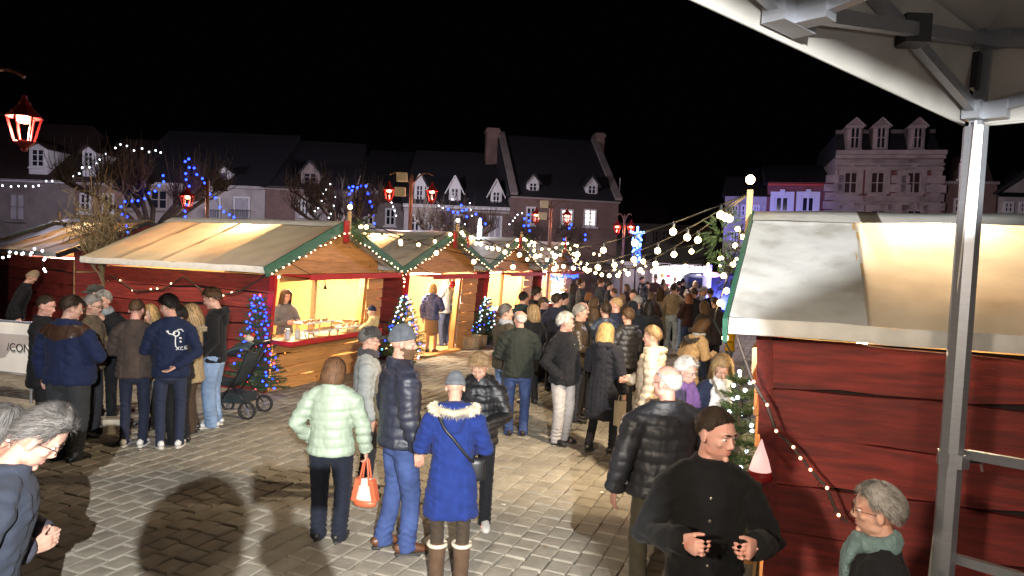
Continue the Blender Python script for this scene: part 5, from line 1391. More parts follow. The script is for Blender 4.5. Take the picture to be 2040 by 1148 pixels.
        if hood:
            K.add(loft([(-.115, -.01, 1.455), (-.10, -.085, 1.47), (0, -.125, 1.475), (.10, -.085, 1.47), (.115, -.01, 1.455)], [(.03, .04), (.045, .05), (.055, .06), (.045, .05), (.03, .04)], 10, (0, 0, 1)), up)
            K.add(loft([(0, -.10, 1.49), (0, -.13, 1.38), (0, -.14, 1.30)], [(.10, .05), (.09, .04), (.05, .02)], 10, (1, 0, 0)), up)
        if coat_kind == 'puffer':
            per = .085
            def post(V, Nn):
                z = V[:, 2] + .012 * np.sin(V[:, 0] * 7 + seed); b_ = np.abs(np.sin(z * PI / per)) ** .6
                d = pnoise(np.stack([V[:, 0] * 12 + seed, V[:, 1] * 12, V[:, 2] * 16], 1)); d2 = pnoise(np.stack([V[:, 0] * 34, V[:, 1] * 34, V[:, 2] * 20 + seed], 1))
                return V + Nn * ((b_ - .6) * .011 + d * .012 + d2 * .005)[:, None]
        else:
            am = {'wool': .0125, 'leather': .011, 'fleece': .006, 'knit': .005}.get(coat_kind, .008)
            def post(V, Nn):
                hang = np.clip((1.25 - V[:, 2]) / .5, 0, 1)
                d = pnoise(np.stack([V[:, 0] * 8 + seed, V[:, 1] * 8, V[:, 2] * 3.2], 1)); d = (1 - np.abs(d) * 2.6)
                d2 = pnoise(np.stack([V[:, 0] * 7, V[:, 1] * 7 + seed, V[:, 2] * 17 + V[:, 0] * 6], 1)); d2 = (1 - np.abs(d2) * 2.6)
                d3 = pnoise(np.stack([V[:, 0] * 24, V[:, 1] * 24 + seed, V[:, 2] * 30], 1))
                return V + Nn * (am * (d * (.25 + .75 * hang) + d2 * .75 * (np.abs(V[:, 0]) > .10) + d2 * .3 + d3 * .25))[:, None]
        mats = [cm]; pp = post
        if sleeve_yoke is not None:
            mats = [cm, cloth('yoke_%.3f' % sleeve_yoke[0], sleeve_yoke, kind='leather')]
            def pp(V, Nn):
                mi = ((V[:, 2] > 1.30 + .05 * np.abs(V[:, 0]) / .2) & (V[:, 2] < 1.46) & (np.abs(V[:, 0]) < .2 * bw)).astype(np.int32); return post(V, Nn), mi
        elif open_front is not None:
            mats = [cm, cloth('front_%.3f_%.3f' % open_front[:2], open_front, kind='knit')]
            def pp(V, Nn):
                mi = ((V[:, 1] > .02) & (np.abs(V[:, 0]) < .035 + .05 * np.clip((V[:, 2] - 1.25) / .2, 0, 1)) & (V[:, 2] > .9)).astype(np.int32); return post(V, Nn), mi
        remesh_into(blank(coat, t), [(K, cv, 2, pp)], mats)
        if q == 2 and coat_kind == 'wool' and coat_len == 'hip' and collar and hood is None:
            b = MB()
            for k in range(5):
                V, F = ellv((0.012, .128 + belly * .8 + pad - .012 * (k == 4), 1.36 - k * .105), (.008, .005, .008), 8, 5); b2 = MB(); b2.add(up(V), F)
                b2.obj('button', mat('metal_button', (.35, .32, .26), .3, metal=.8), t, True)
    if scarf is not None:
        K = Blob(); n = 10
        for k, (zz, rr, th) in enumerate(((1.485, .082, .030), (1.515, .078, .026))):
            pts = [(rr * math.cos(a), -.01 + rr * 1.02 * math.sin(a) + .012, zz - .012 * math.sin(a) + .008 * math.sin(3 * a + k)) for a in np.linspace(0, 2 * PI, 13)]
            K.add(loft(pts, [th * (1 + .15 * math.sin(i * 2.1 + k)) for i in range(13)], 8, (0, 0, 1)), up)
        if scarf[1]:
            K.add(loft([(.03, .085, 1.49), (.05, .135, 1.40), (.055, .150 + belly, 1.26), (.05, .145 + belly, 1.14)], [(.030, .022), (.05, .018), (.055, .016), (.055, .010)], 8, (1, 0, 0)), up)
            K.add(loft([(-.03, .085, 1.49), (-.04, .135, 1.40), (-.045, .150 + belly, 1.30)], [(.030, .022), (.045, .018), (.05, .012)], 8, (1, 0, 0)), up)
        def ps(V, Nn):
            d = pnoise(V * 26 + seed); return V + Nn * ((1 - np.abs(d) * 2.5) * .007)[:, None]
        remesh_into(blank('scarf', t), [(K, cv, 1, ps)], [cloth('scarf_%.2f_%.2f_%.2f' % scarf[0], scarf[0], kind='fleece')])
    # ------------------------------------------------------------ hats
    if hat in ('beanie', 'pom'):
        hm = cloth('hat_%.2f_%.2f_%.2f' % hat_col, hat_col, kind='fleece'); P = []
        for i, (el, of) in enumerate(((1.55, .030), (1.2, .026), (.85, .018), (.5, .013), (.28, .010), (.26, .013), (.02, .012), (-.02, .008), (.0, -.002))):
            P.append([scalp(-PI + 2 * PI * k / 36, el - (.22 * math.cos(-PI + 2 * PI * k / 36) * -1 if i > 3 else 0) - (.10 if i > 3 else 0), of + (.0022 if k % 2 else -.0022)) for k in range(37)])
        b = MB(); b.grid(P); o = mesh_obj('beanie', None or bpy.data.meshes.new('x'), t); b2 = MB(); b2.add(hd(np.array(b.v)), b.f); o.data = b2.mesh('beanie', hm, True)
        if hat == 'pom':
            b = MB(); V, F = ellv((0, -.02, 1.80), (.045, .045, .04), 10, 8); V = V + pnoise(V * 120)[:, None] * .012; b.add(hd(V), F); b.obj('pompom', hm, o, True)
    if hat in ('flatcap', 'cap'):
        hm = cloth('hat_%.2f_%.2f_%.2f' % hat_col, hat_col, kind='wool'); P = []
        for i, (el, of) in enumerate(((1.55, .022), (1.2, .026), (.85, .028), (.55, .024), (.32, .016), (.22, .012), (.22, .0))):
            P.append([scalp(a, el - .12 * (1 - math.cos(a)) * (i > 2), of + (.012 * max(0, math.cos(a)) if hat == 'flatcap' and i < 5 else 0)) for a in np.linspace(-PI, PI, 33)])
        b = MB(); b.grid(P); b2 = MB(); b2.add(hd(np.array(b.v)), b.f); o = b2.obj('cap', hm, t, True)
        P = []
        for i, (dy, dz) in enumerate(((0, 0), (.035, -.004), (.062, -.018), (.062, -.024), (.03, -.012), (0, -.008))):
            P.append([(math.sin(a) * (.080 + .004 * (i in (1, 2, 3))), .012 + math.cos(a) * .100 + dy * max(0, math.cos(a * 1.15)), 1.698 + dz - .012 * abs(math.sin(a))) for a in np.linspace(-1.15, 1.15, 13)])
        b = MB(); b.grid(P); b2 = MB(); b2.add(hd(np.array(b.v)), b.f); b2.obj('peak', hm, o, True)
    if hat == 'santa':
        rm = cloth('santa_red', (.42, .02, .02), kind='fleece'); wm = cloth('santa_white', (.75, .73, .70), kind='fleece')
        b = MB(); V, F = loft([(0, -.01, 1.70), (0, -.02, 1.78), (.01, -.05, 1.85), (.05, -.09, 1.86), (.09, -.11, 1.80)], [(.088, .105), (.075, .085), (.045, .05), (.03, .03), (.015, .015)], 14); b.add(hd(V), F); o = b.obj('santa_hat', rm, t, True)
        b = MB(); pts = [(.088 * math.sin(a), -.012 + .108 * math.cos(a), 1.70) for a in np.linspace(0, 2 * PI, 17)]; bb = MB(); bb.tube(pts, .022, 8); b.add(hd(np.array(bb.v)), bb.f); b.obj('trim', wm, o, True)
        b = MB(); V, F = ellv((.095, -.115, 1.78), (.028, .028, .028)); b.add(hd(V), F); b.obj('pompom', wm, o, True)
    if hat == 'hood':
        K = Blob(); K.add(ellv((0, -.03, 1.655), (.108, .118, .122), 16, 10), hd); K.add(loft([(0, -.03, 1.44), (0, -.03, 1.56)], [(.095, .085), (.10, .095)], 14), hd)
        remesh_into(blank('hood', t), [(K, cv, 2, None)], [cloth('%s_%.3f_%.3f_%.3f' % (coat_kind, *coat_col), coat_col, kind=coat_kind)])
    # ------------------------------------------------------------ fur trim along a lowered or raised hood
    if fur is not None:
        fcol, path = fur; b = MB(); fm = mat('fur_%.2f' % fcol[0], fcol, .8, var=.25, isl=.5, sheen=.3)
        path = [np.array(p, float) for p in path]; nst = {0: 120, 1: 420, 2: 1500}[q]
        for _ in range(nst):
            f = r.random() * (len(path) - 1.001); i = int(f); c = path[i] + (path[i + 1] - path[i]) * (f - i); tg = unit(path[i + 1] - path[i])
            d = unit(np.array([r.gauss(0, 1), r.gauss(0, 1), r.gauss(0, 1) + .2])); d = unit(d - (d @ tg) * tg * .8); L = r.uniform(.03, .062); sd_ = np.cross(d, tg) * .0035
            p1 = c + d * .02; p2 = c + d * L + np.array([0, 0, -.012])
            b.add(up(np.array([p1 - sd_, p1 + sd_, (p1 + p2) / 2 + sd_, (p1 + p2) / 2 - sd_, p2])), [(0, 1, 2, 3), (3, 2, 4)])
        bb = MB(); bb.tube(path, .026, 8); b.add(up(np.array(bb.v)), bb.f)
        b.obj('fur_trim', fm, t, True)
    ca, sa = math.cos(math.radians(az)), math.sin(math.radians(az)); hs_ = []
    for side, S0, E, Wr, D, an in JA:
        p = up(np.array([Wr + D * .085]))[0] * s; hs_.append(np.array([pos[0] + ca * p[0] + sa * p[1], pos[1] - sa * p[0] + ca * p[1], z0 + p[2]]))
    HANDS[t.name] = hs_
    return t
HANDS = {}
# ================================================================ who stands where
def FT(px, py): return gp(px, py, 0.0)[:2]
def HD(px, py, H): return ('h', px, py, H)
JEAN = (.055, .085, .19); JEAN_L = (.17, .25, .40); JEAN_D = (.03, .045, .10); NAVY = (.012, .018, .055); BLK = (.010, .010, .012); CHAR = (.028, .028, .033)
BEIGE = (.40, .32, .22); OLIVE = (.055, .05, .03); BROWN = (.055, .036, .024); GREYJ = (.16, .165, .17)
# --- foreground, left bottom
person('man with grey brown curls bending his head, bottom left corner, navy coat', HD(128, 818, 1.70), 62, 1.76, 2, 'coat', (.032, .038, .055), 'wool', 'thigh', leg_col=BLK, hair='swept', hair_col='salt', arms=('down', 'down'), lean=14, nod=32, yaw=6, bulk=1.1, glasses=True)
person('woman with glasses and a mustard scarf at the bottom left edge', HD(22, 812, 1.68), 70, 1.70, 2, 'coat', (.045, .045, .06), 'wool', 'thigh', leg_col=BLK, hair='lob', hair_col='salt', arms=('front', 'front'), lean=8, nod=22, yaw=14, fem=True, scarf=((.52, .27, .05), False), glasses=True)
# --- group at the standing table
person('man in a black jacket leaning over the counter behind the table group', HD(72, 540, 1.80), 60, 1.80, 1, 'jacket', BLK, 'wool', 'hip', leg_col=BLK, hair='none', hat='beanie', hat_col=(.30, .22, .14), arms=('down', 'down'), lean=18, nod=16)
person('dark haired man in a black coat looking right over the big man', HD(96, 588, 1.75), 75, 1.75, 1, 'coat', BLK, 'wool', 'thigh', leg_col=BLK, hair='shaved', hair_col='dark', arms=('front', 'front'), nod=14, yaw=10, skin_key='pink')
person('big man seen from behind, navy jacket with a brown yoke', HD(148, 590, 1.78), 12, 1.80, 2, 'jacket', NAVY, 'wool', 'hip', leg_col=(.03, .032, .035), hair='short', hair_col='dark', arms=('front', 'down'), bulk=1.36, belly=.05, yaw=38, nod=14, sleeve_yoke=(.055, .028, .018), hood=None, legw=1.1)
person('grey haired man with glasses and a tan coat, hidden by the big man', HD(188, 588, 1.74), 85, 1.74, 1, 'coat', (.15, .11, .07), 'wool', 'hip', leg_col=CHAR, hair='short', hair_col='grey', arms=('front', 'front'), nod=12, glasses=True)
person('grey man with a moustache and grey scarf facing us across the table', HD(205, 579, 1.76), 172, 1.76, 1, 'jacket', BLK, 'wool', 'hip', leg_col=BLK, hair='short', hair_col='grey', arms=('hold', 'eat'), scarf=((.22, .25, .27), False), mous=True, nod=10, yaw=10)
person('man in a dark cap standing behind the man with the moustache', HD(192, 569, 1.78), 215, 1.78, 1, 'jacket', CHAR, 'wool', 'hip', leg_col=BLK, hair='short', hair_col='dark', hat='flatcap', hat_col=(.03, .03, .03), arms=('down', 'down'))
person('man in a brown blazer and navy trousers with white trainers, back turned', FT(266, 889), -8, 1.74, 2, 'blazer', (.062, .045, .038), 'wool', 'hip', legs='slim', leg_col=(.018, .022, .042), shoe_col=(.62, .60, .58), sole='white', hair='shaved', hair_col='brown', arms=('front', 'front'), nod=16, bulk=1.02, skin_key='pink')
person('fair haired woman facing us between the brown blazer and navy jacket', HD(295, 608, 1.62), 195, 1.62, 1, 'coat', (.30, .22, .13), 'wool', 'thigh', leg_col=BLK, hair='bob', hair_col='blond', arms=('eat', 'front'), fem=True, nod=18)
yng = person('young man in a navy jacket with a white print, hands behind his back', FT(338, 892), -22, 1.80, 2, 'jacket', (.010, .016, .045), 'wool', 'hip', legs='slim', leg_col=(.022, .028, .055), shoe_col=(.66, .65, .64), sole='white', hair='swept', hair_col='black', arms=('back', 'front'), yaw=-48, nod=16, bulk=1.0)
person('dark haired person bending over the table beside the navy jacket', HD(348, 612, 1.62), 285, 1.66, 1, 'coat', BLK, 'wool', 'hip', leg_col=BLK, hair='curly', hair_col='black', arms=('front', 'front'), nod=22)
person('blonde woman with a shaggy beige fur shawl at the table', HD(376, 606, 1.64), 255, 1.66, 1, 'coat', (.32, .24, .14), 'fleece', 'thigh', leg_col=BROWN, hair='lob', hair_col='fair', arms=('front', 'front'), fem=True, nod=16,
       fur=((.42, .32, .19), [(-.18, .05, 1.38), (-.12, -.12, 1.44), (0, -.16, 1.42), (.12, -.12, 1.44), (.18, .05, 1.38), (.16, .15, 1.28), (.10, .17, 1.18)]))
person('tall young man in a black hoodie and pale blue jeans beside the pushchair', FT(424, 851), 262, 1.84, 2, 'hoodie', BLK, 'fleece', 'hip', legs='wide', leg_col=JEAN_L, leg_kind='denim', shoe_col=(.60, .60, .62), sole='white', hair='swept', hair_col='brown', arms=('front', 'pocket'), nod=20, hood=True, collar=False, bulk=.98)
# --- centre foreground
gw = person('woman in a pale green puffer jacket carrying a coral handbag, back turned', FT(655, 1076), 4, 1.53, 2, 'jacket', (.33, .40, .31), 'puffer', 'hip', legs='trousers', leg_col=(.012, .015, .026), hair='bob', hair_col='chest', arms=('bag', 'pocket'), fem=True, bulk=1.22, nod=12, hood=None, legw=1.15, yaw=8)
person('man in a grey coat and dark flat cap with glasses, looking right', FT(725, 985), 78, 1.66, 2, 'coat', (.30, .31, .30), 'wool', 'hip', legs='trousers', leg_col=(.02, .02, .024), shoe_col=BLK, hair='short', hair_col='salt', hat='flatcap', hat_col=(.035, .033, .035), arms=('down', 'front'), glasses=True, bulk=1.12, scarf=((.05, .045, .05), False), nod=8)
person('bearded man in a grey beanie, navy quilted jacket and blue jeans', FT(788, 1098), 62, 1.83, 2, 'jacket', (.022, .025, .042), 'puffer', 'hip', legs='trousers', leg_col=(.03, .055, .165), leg_kind='denim', shoe_col=(.11, .045, .022), hair='none', hat='beanie', hat_col=(.10, .11, .13), beard='brown', arms=('down', 'down'), yaw=22, nod=4, bulk=1.04, stride=.25)
bp_ = person('woman in a bright blue parka with a fur hood and sheepskin boots', HD(908, 742, 1.585), -4, 1.575, 2, 'parka', (.011, .026, .14), 'wool', 'mid', legs='slim', leg_col=(.045, .032, .022), shoe_col=(.06, .035, .022), hair='none', hat='beanie', hat_col=(.12, .13, .15), arms=('front', 'front'), fem=True, bulk=1.04, nod=24, hood=True, lean=6, boots=((.085, .05, .03), (.60, .52, .40)),
       fur=((.52, .43, .31), [(-.16, .06, 1.46), (-.17, -.06, 1.47), (-.11, -.17, 1.47), (0, -.21, 1.455), (.11, -.17, 1.47), (.17, -.06, 1.47), (.16, .06, 1.46)]))
person('boy in a black jacket facing us with head bent behind the blue parka', FT(945, 1050), 186, 1.58, 2, 'jacket', BLK, 'puffer', 'hip', legs='trousers', leg_col=BLK, shoe_col=(.50, .48, .44), sole='white', hair='swept', hair_col='light', arms=('front', 'front'), nod=34, hood=True)
# --- by the stalls
person('woman with long brown hair serving inside the largest stall, grey jumper', sfront(ST[0], .95, .42, 0)[:2], 135, 1.66, 1, 'jumper', (.10, .105, .12), 'knit', 'hip', leg_col=BLK, hair='long', hair_col='brown', arms=('hold', 'hold'), fem=True, nod=14, collar=False)
person('child in a cream coat and navy woolly hat at the stall counter', sfront(ST[0], 2.15, -.62, 0)[:2], 275, 1.36, 1, 'coat', (.50, .38, .20), 'wool', 'thigh', leg_col=BLK, hair='none', hat='beanie', hat_col=(.012, .018, .05), arms=('reach', 'reach'), hood=True, nod=8)
person('woman in a shiny blue puffer and brown skirt at the second stall doorway', FT(858, 703), 15, 1.66, 1, 'jacket', (.03, .045, .13), 'puffer', 'hip', legs='skirt', leg_col=(.17, .11, .06), hair='bob', hair_col='blond', arms=('front', 'down'), fem=True, bulk=1.05, hood=True, shoe_col=(.10, .03, .02))
person('man in a grey jacket and jeans inside the second stall doorway', FT(884, 690), 300, 1.80, 1, 'jacket', (.28, .29, .31), 'leather', 'hip', leg_col=JEAN_D, leg_kind='denim', hair='short', hair_col='grey', arms=('hold', 'hold'), scarf=((.5, .48, .46), False), shoe_col=(.2, .19, .17))
person('woman in a grey jacket, yellow scarf and flared jeans by the second stall', FT(912, 692), 262, 1.72, 1, 'jacket', (.13, .13, .14), 'leather', 'hip', legs='wide', leg_col=(.05, .055, .07), leg_kind='denim', hair='bob', hair_col='blond', arms=('front', 'pocket'), fem=True, scarf=((.50, .40, .12), True), shoe_col=(.5, .48, .45), sole='white')
# --- middle group
person('man in a brown jacket with grey scarf and pale jeans, listening', FT(1000, 846), 60, 1.72, 2, 'jacket', (.06, .05, .035), 'wool', 'hip', legs='trousers', leg_col=(.10, .15, .27), leg_kind='denim', shoe_col=(.16, .08, .04), hair='short', hair_col='salt', arms=('down', 'front'), scarf=((.30, .31, .35), False), bulk=1.1, yaw=20)
person('white haired balding man in a dark green coat and blue jeans, back turned', FT(1027, 868), -4, 1.69, 2, 'coat', (.022, .026, .022), 'wool', 'hip', legs='trousers', leg_col=(.028, .05, .14), leg_kind='denim', shoe_col=(.03, .02, .015), hair='ring', hair_col='white', arms=('front', 'front'), bulk=1.14, glasses=True, yaw=-25, skin_key='pink')
person('woman with fluffy dark blonde hair in a black coat behind the balding man', HD(1063, 607, 1.63), -30, 1.64, 1, 'coat', BLK, 'wool', 'mid', leg_col=BLK, hair='lob', hair_col='fair', arms=('front', 'front'), fem=True, yaw=-20)
person('white haired man with glasses, black jacket and light trousers', FT(1116, 884), 128, 1.70, 2, 'jacket', (.012, .012, .015), 'wool', 'hip', legs='trousers', leg_col=(.40, .37, .36), shoe_col=(.015, .014, .014), hair='swept', hair_col='white', arms=('pocket', 'pocket'), bulk=1.18, belly=.04, glasses=True, yaw=-30, nod=4, skin_key='pink')
person('grey haired man with glasses in a brown leather jacket behind him', FT(1146, 840), 100, 1.73, 1, 'jacket', (.05, .035, .022), 'leather', 'hip', leg_col=CHAR, shoe_col=BLK, hair='short', hair_col='grey', arms=('front', 'pocket'), glasses=True, nod=6)
person('bald man behind the man in the brown leather jacket', HD(1160, 601, 1.74), 110, 1.74, 1, 'coat', BLK, 'wool', 'hip', leg_col=BLK, hair='ring', hair_col='white', arms=('down', 'down'), skin_key='pink')
person('man in a navy hooded coat seen from behind among the middle group', HD(1110, 585, 1.76), 20, 1.76, 1, 'coat', (.018, .02, .04), 'wool', 'thigh', leg_col=BLK, hair='short', hair_col='dark', arms=('front', 'front'), hood=True, yaw=30)
person('youth in a dark green hooded jacket near the third stall', HD(1043, 582, 1.70), 30, 1.70, 1, 'jacket', (.02, .035, .035), 'wool', 'hip', leg_col=BLK, hair='short', hair_col='black', arms=('front', 'front'), hood=True)
person('tall young man in a black hood turned to the right near the third stall', HD(1070, 573, 1.78), 75, 1.78, 1, 'jacket', BLK, 'wool', 'hip', leg_col=BLK, hair='swept', hair_col='dark', arms=('front', 'front'), hood=True)
person('boy in a dark cap between the third stall and the middle group', HD(1083, 593, 1.62), 110, 1.62, 1, 'jacket', NAVY, 'wool', 'hip', leg_col=BLK, hair='short', hair_col='brown', hat='cap', hat_col=(.03, .03, .03), arms=('front', 'front'))
person('tall man in a long grey coat watching the fourth stall', HD(1158, 556, 1.82), 80, 1.82, 1, 'coat', (.035, .038, .045), 'wool', 'knee', leg_col=BLK, hair='short', hair_col='brown', arms=('pocket', 'front'))
person('auburn haired child standing between two tall dark coats', HD(1174, 582, 1.50), 60, 1.52, 0, 'coat', BLK, 'wool', 'hip', leg_col=BLK, hair='bob', hair_col='red', arms=('front', 'front'))
person('man in a black coat looking right, near the brown bush', HD(1199, 556, 1.78), 75, 1.78, 1, 'coat', (.02, .022, .028), 'wool', 'thigh', leg_col=BLK, hair='short', hair_col='brown', arms=('front', 'pocket'), nod=10)
person('person in a red and white festive hat and cream coat', HD(1243, 548, 1.72), 215, 1.72, 1, 'coat', (.42, .36, .27), 'fleece', 'thigh', leg_col=BROWN, hair='lob', hair_col='brown', hat='santa', arms=('hold', 'hold'), fem=True)
person('man in a slate blue puffer seen from behind, short dark hair', HD(1207, 602, 1.72), 5, 1.74, 1, 'jacket', (.04, .052, .085), 'puffer', 'hip', leg_col=BLK, hair='short', hair_col='dark', arms=('front', 'front'), yaw=-22)
person('woman in a khaki coat with a pale fur hood, brown hair', HD(1183, 612, 1.64), 30, 1.66, 1, 'coat', (.075, .062, .045), 'wool', 'thigh', leg_col=BLK, hair='bob', hair_col='brown', arms=('front', 'front'), fem=True, hood=True,
       fur=((.36, .28, .19), [(-.14, .04, 1.45), (-.12, -.12, 1.46), (0, -.17, 1.46), (.12, -.12, 1.46), (.14, .04, 1.45)]))
person('fair haired man in a navy jacket and jeans looking left', HD(1228, 592, 1.78), 285, 1.80, 1, 'jacket', (.016, .022, .055), 'wool', 'hip', legs='trousers', leg_col=(.04, .06, .12), leg_kind='denim', hair='shaved', hair_col='fair', arms=('front', 'down'), skin_key='pink')
person('person in a dark quilted coat just behind the man in the navy jacket', HD(1252, 614, 1.68), 330, 1.70, 1, 'coat', CHAR, 'puffer', 'hip', leg_col=BLK, hair='short', hair_col='brown', arms=('front', 'front'), hood=True)
person('blonde woman striding in a long black coat and black boots', FT(1196, 905), 38, 1.64, 2, 'coat', (.014, .014, .019), 'wool', 'knee', legs='slim', leg_col=(.014, .015, .02), shoe_col=(.012, .012, .013), hair='lob', hair_col='blond', arms=('down', 'front'), fem=True, bulk=1.14, stride=.55, hood=True, yaw=8, nod=6)
bgw = person('short haired woman in a padded beige coat looking left', HD(1300, 650, 1.68), 285, 1.70, 2, 'coat', (.44, .36, .27), 'puffer', 'thigh', leg_col=(.5, .48, .45), hair='short', hair_col='light', arms=('front', 'down'), fem=True, bulk=1.2, hood=True, nod=4)
person('bald man in a dark puffer jacket and khaki trousers, back turned', HD(1332, 726, 1.70), -16, 1.72, 2, 'jacket', (.022, .023, .028), 'puffer', 'hip', legs='slim', leg_col=(.075, .065, .045), shoe_col=(.30, .15, .06), sole='white', hair='ring', hair_col='white', arms=('front', 'down'), bulk=1.30, belly=.03, glasses=True, yaw=-30, stride=-.35, skin_key='pink')
person('elderly woman with short white curls, glasses and a purple scarf', HD(1371, 716, 1.56), 150, 1.58, 2, 'coat', (.05, .04, .07), 'wool', 'thigh', leg_col=CHAR, hair='curly', hair_col='white', arms=('front', 'front'), fem=True, scarf=((.16, .08, .22), True), glasses=True, yaw=-15, nod=8, skin_key='pink')
person('woman with a blond fringe and large white scarf looking down', HD(1441, 712, 1.64), 190, 1.66, 2, 'jacket', (.02, .025, .05), 'wool', 'hip', legs='slim', leg_col=JEAN_D, leg_kind='denim', hair='lob', hair_col='fair', arms=('front', 'front'), fem=True, scarf=((.58, .57, .55), True), nod=30, bulk=1.05)
bk = person('young man in a black jacket at the front, hands together, looking right', HD(1432, 810, 1.83), 186, 1.755, 2, 'jacket', (.004, .004, .0045), 'wool', 'hip', legs='trousers', leg_col=(.05, .05, .06), hair='shaved', hair_col='dark', arms=('clap', 'clap'), yaw=-40, nod=8, bulk=.94, skin_key='pink', open_front=(.006, .006, .007))
person('grey haired person with glasses and a teal scarf at the bottom right', HD(1752, 964, 1.53), 292, 1.56, 2, 'coat', (.010, .010, .012), 'wool', 'thigh', leg_col=BLK, hair='short', hair_col='grey', arms=('front', 'front'), scarf=((.13, .20, .20), True), glasses=True, nod=-2, lean=6, bulk=1.05)
cw = person('woman in a camel coat and patterned scarf leaning over a child', HD(1408, 636, 1.62), 66, 1.66, 2, 'coat', (.36, .25, .14), 'wool', 'thigh', leg_col=BROWN, hair='bob', hair_col='brown', arms=('hold', 'front'), fem=True, lean=22, nod=14, scarf=((.30, .33, .36), False), bulk=1.08,
       fur=((.03, .025, .022), [(-.14, .02, 1.44), (-.12, -.13, 1.42), (0, -.18, 1.38), (.12, -.13, 1.42), (.14, .02, 1.44)]))
person('small child in a yellow coat and blue woolly hat facing the woman', FT(1452, 735), 262, 1.06, 1, 'coat', (.70, .40, .02), 'fleece', 'thigh', leg_col=(.10, .12, .16), hair='none', hat='pom', hat_col=(.07, .11, .26), arms=('front', 'front'), bulk=1.15)
# --- far group
person('man in a beige bomber jacket and pale jeans, arm round a girl', FT(1336, 700), 14, 1.80, 1, 'jacket', (.30, .24, .16), 'wool', 'waist', legs='wide', leg_col=(.36, .43, .50), leg_kind='denim', shoe_col=(.5, .48, .45), sole='white', hair='short', hair_col='dark', arms=('hug', 'down'), hood=True, yaw=25)
person('girl in a white beanie, olive jacket and blue jeans', FT(1362, 690), 18, 1.58, 1, 'jacket', (.075, .068, .045), 'wool', 'hip', legs='trousers', leg_col=(.16, .26, .42), leg_kind='denim', shoe_col=(.02, .02, .02), sole='white', hair='none', hat='pom', hat_col=(.66, .60, .54), arms=('hold', 'front'), fem=True)
person('woman in a long beige coat beside the bomber jacket', FT(1310, 698), 8, 1.70, 1, 'coat', (.27, .23, .18), 'wool', 'calf', leg_col=BLK, hair='long', hair_col='brown', arms=('down', 'front'), fem=True)
person('man in a dark brown jacket looking down, right of the white beanie', FT(1390, 690), 190, 1.66, 1, 'jacket', (.06, .045, .035), 'wool', 'hip', leg_col=JEAN_D, leg_kind='denim', hair='short', hair_col='grey', arms=('front', 'front'), nod=22)
person('person in a navy hooded puffer and violet trousers, back turned', FT(1276, 697), 20, 1.78, 1, 'jacket', (.018, .022, .045), 'puffer', 'hip', legs='trousers', leg_col=(.10, .08, .26), sole='white', hair='none', hat='hood', arms=('front', 'front'), bulk=1.1)
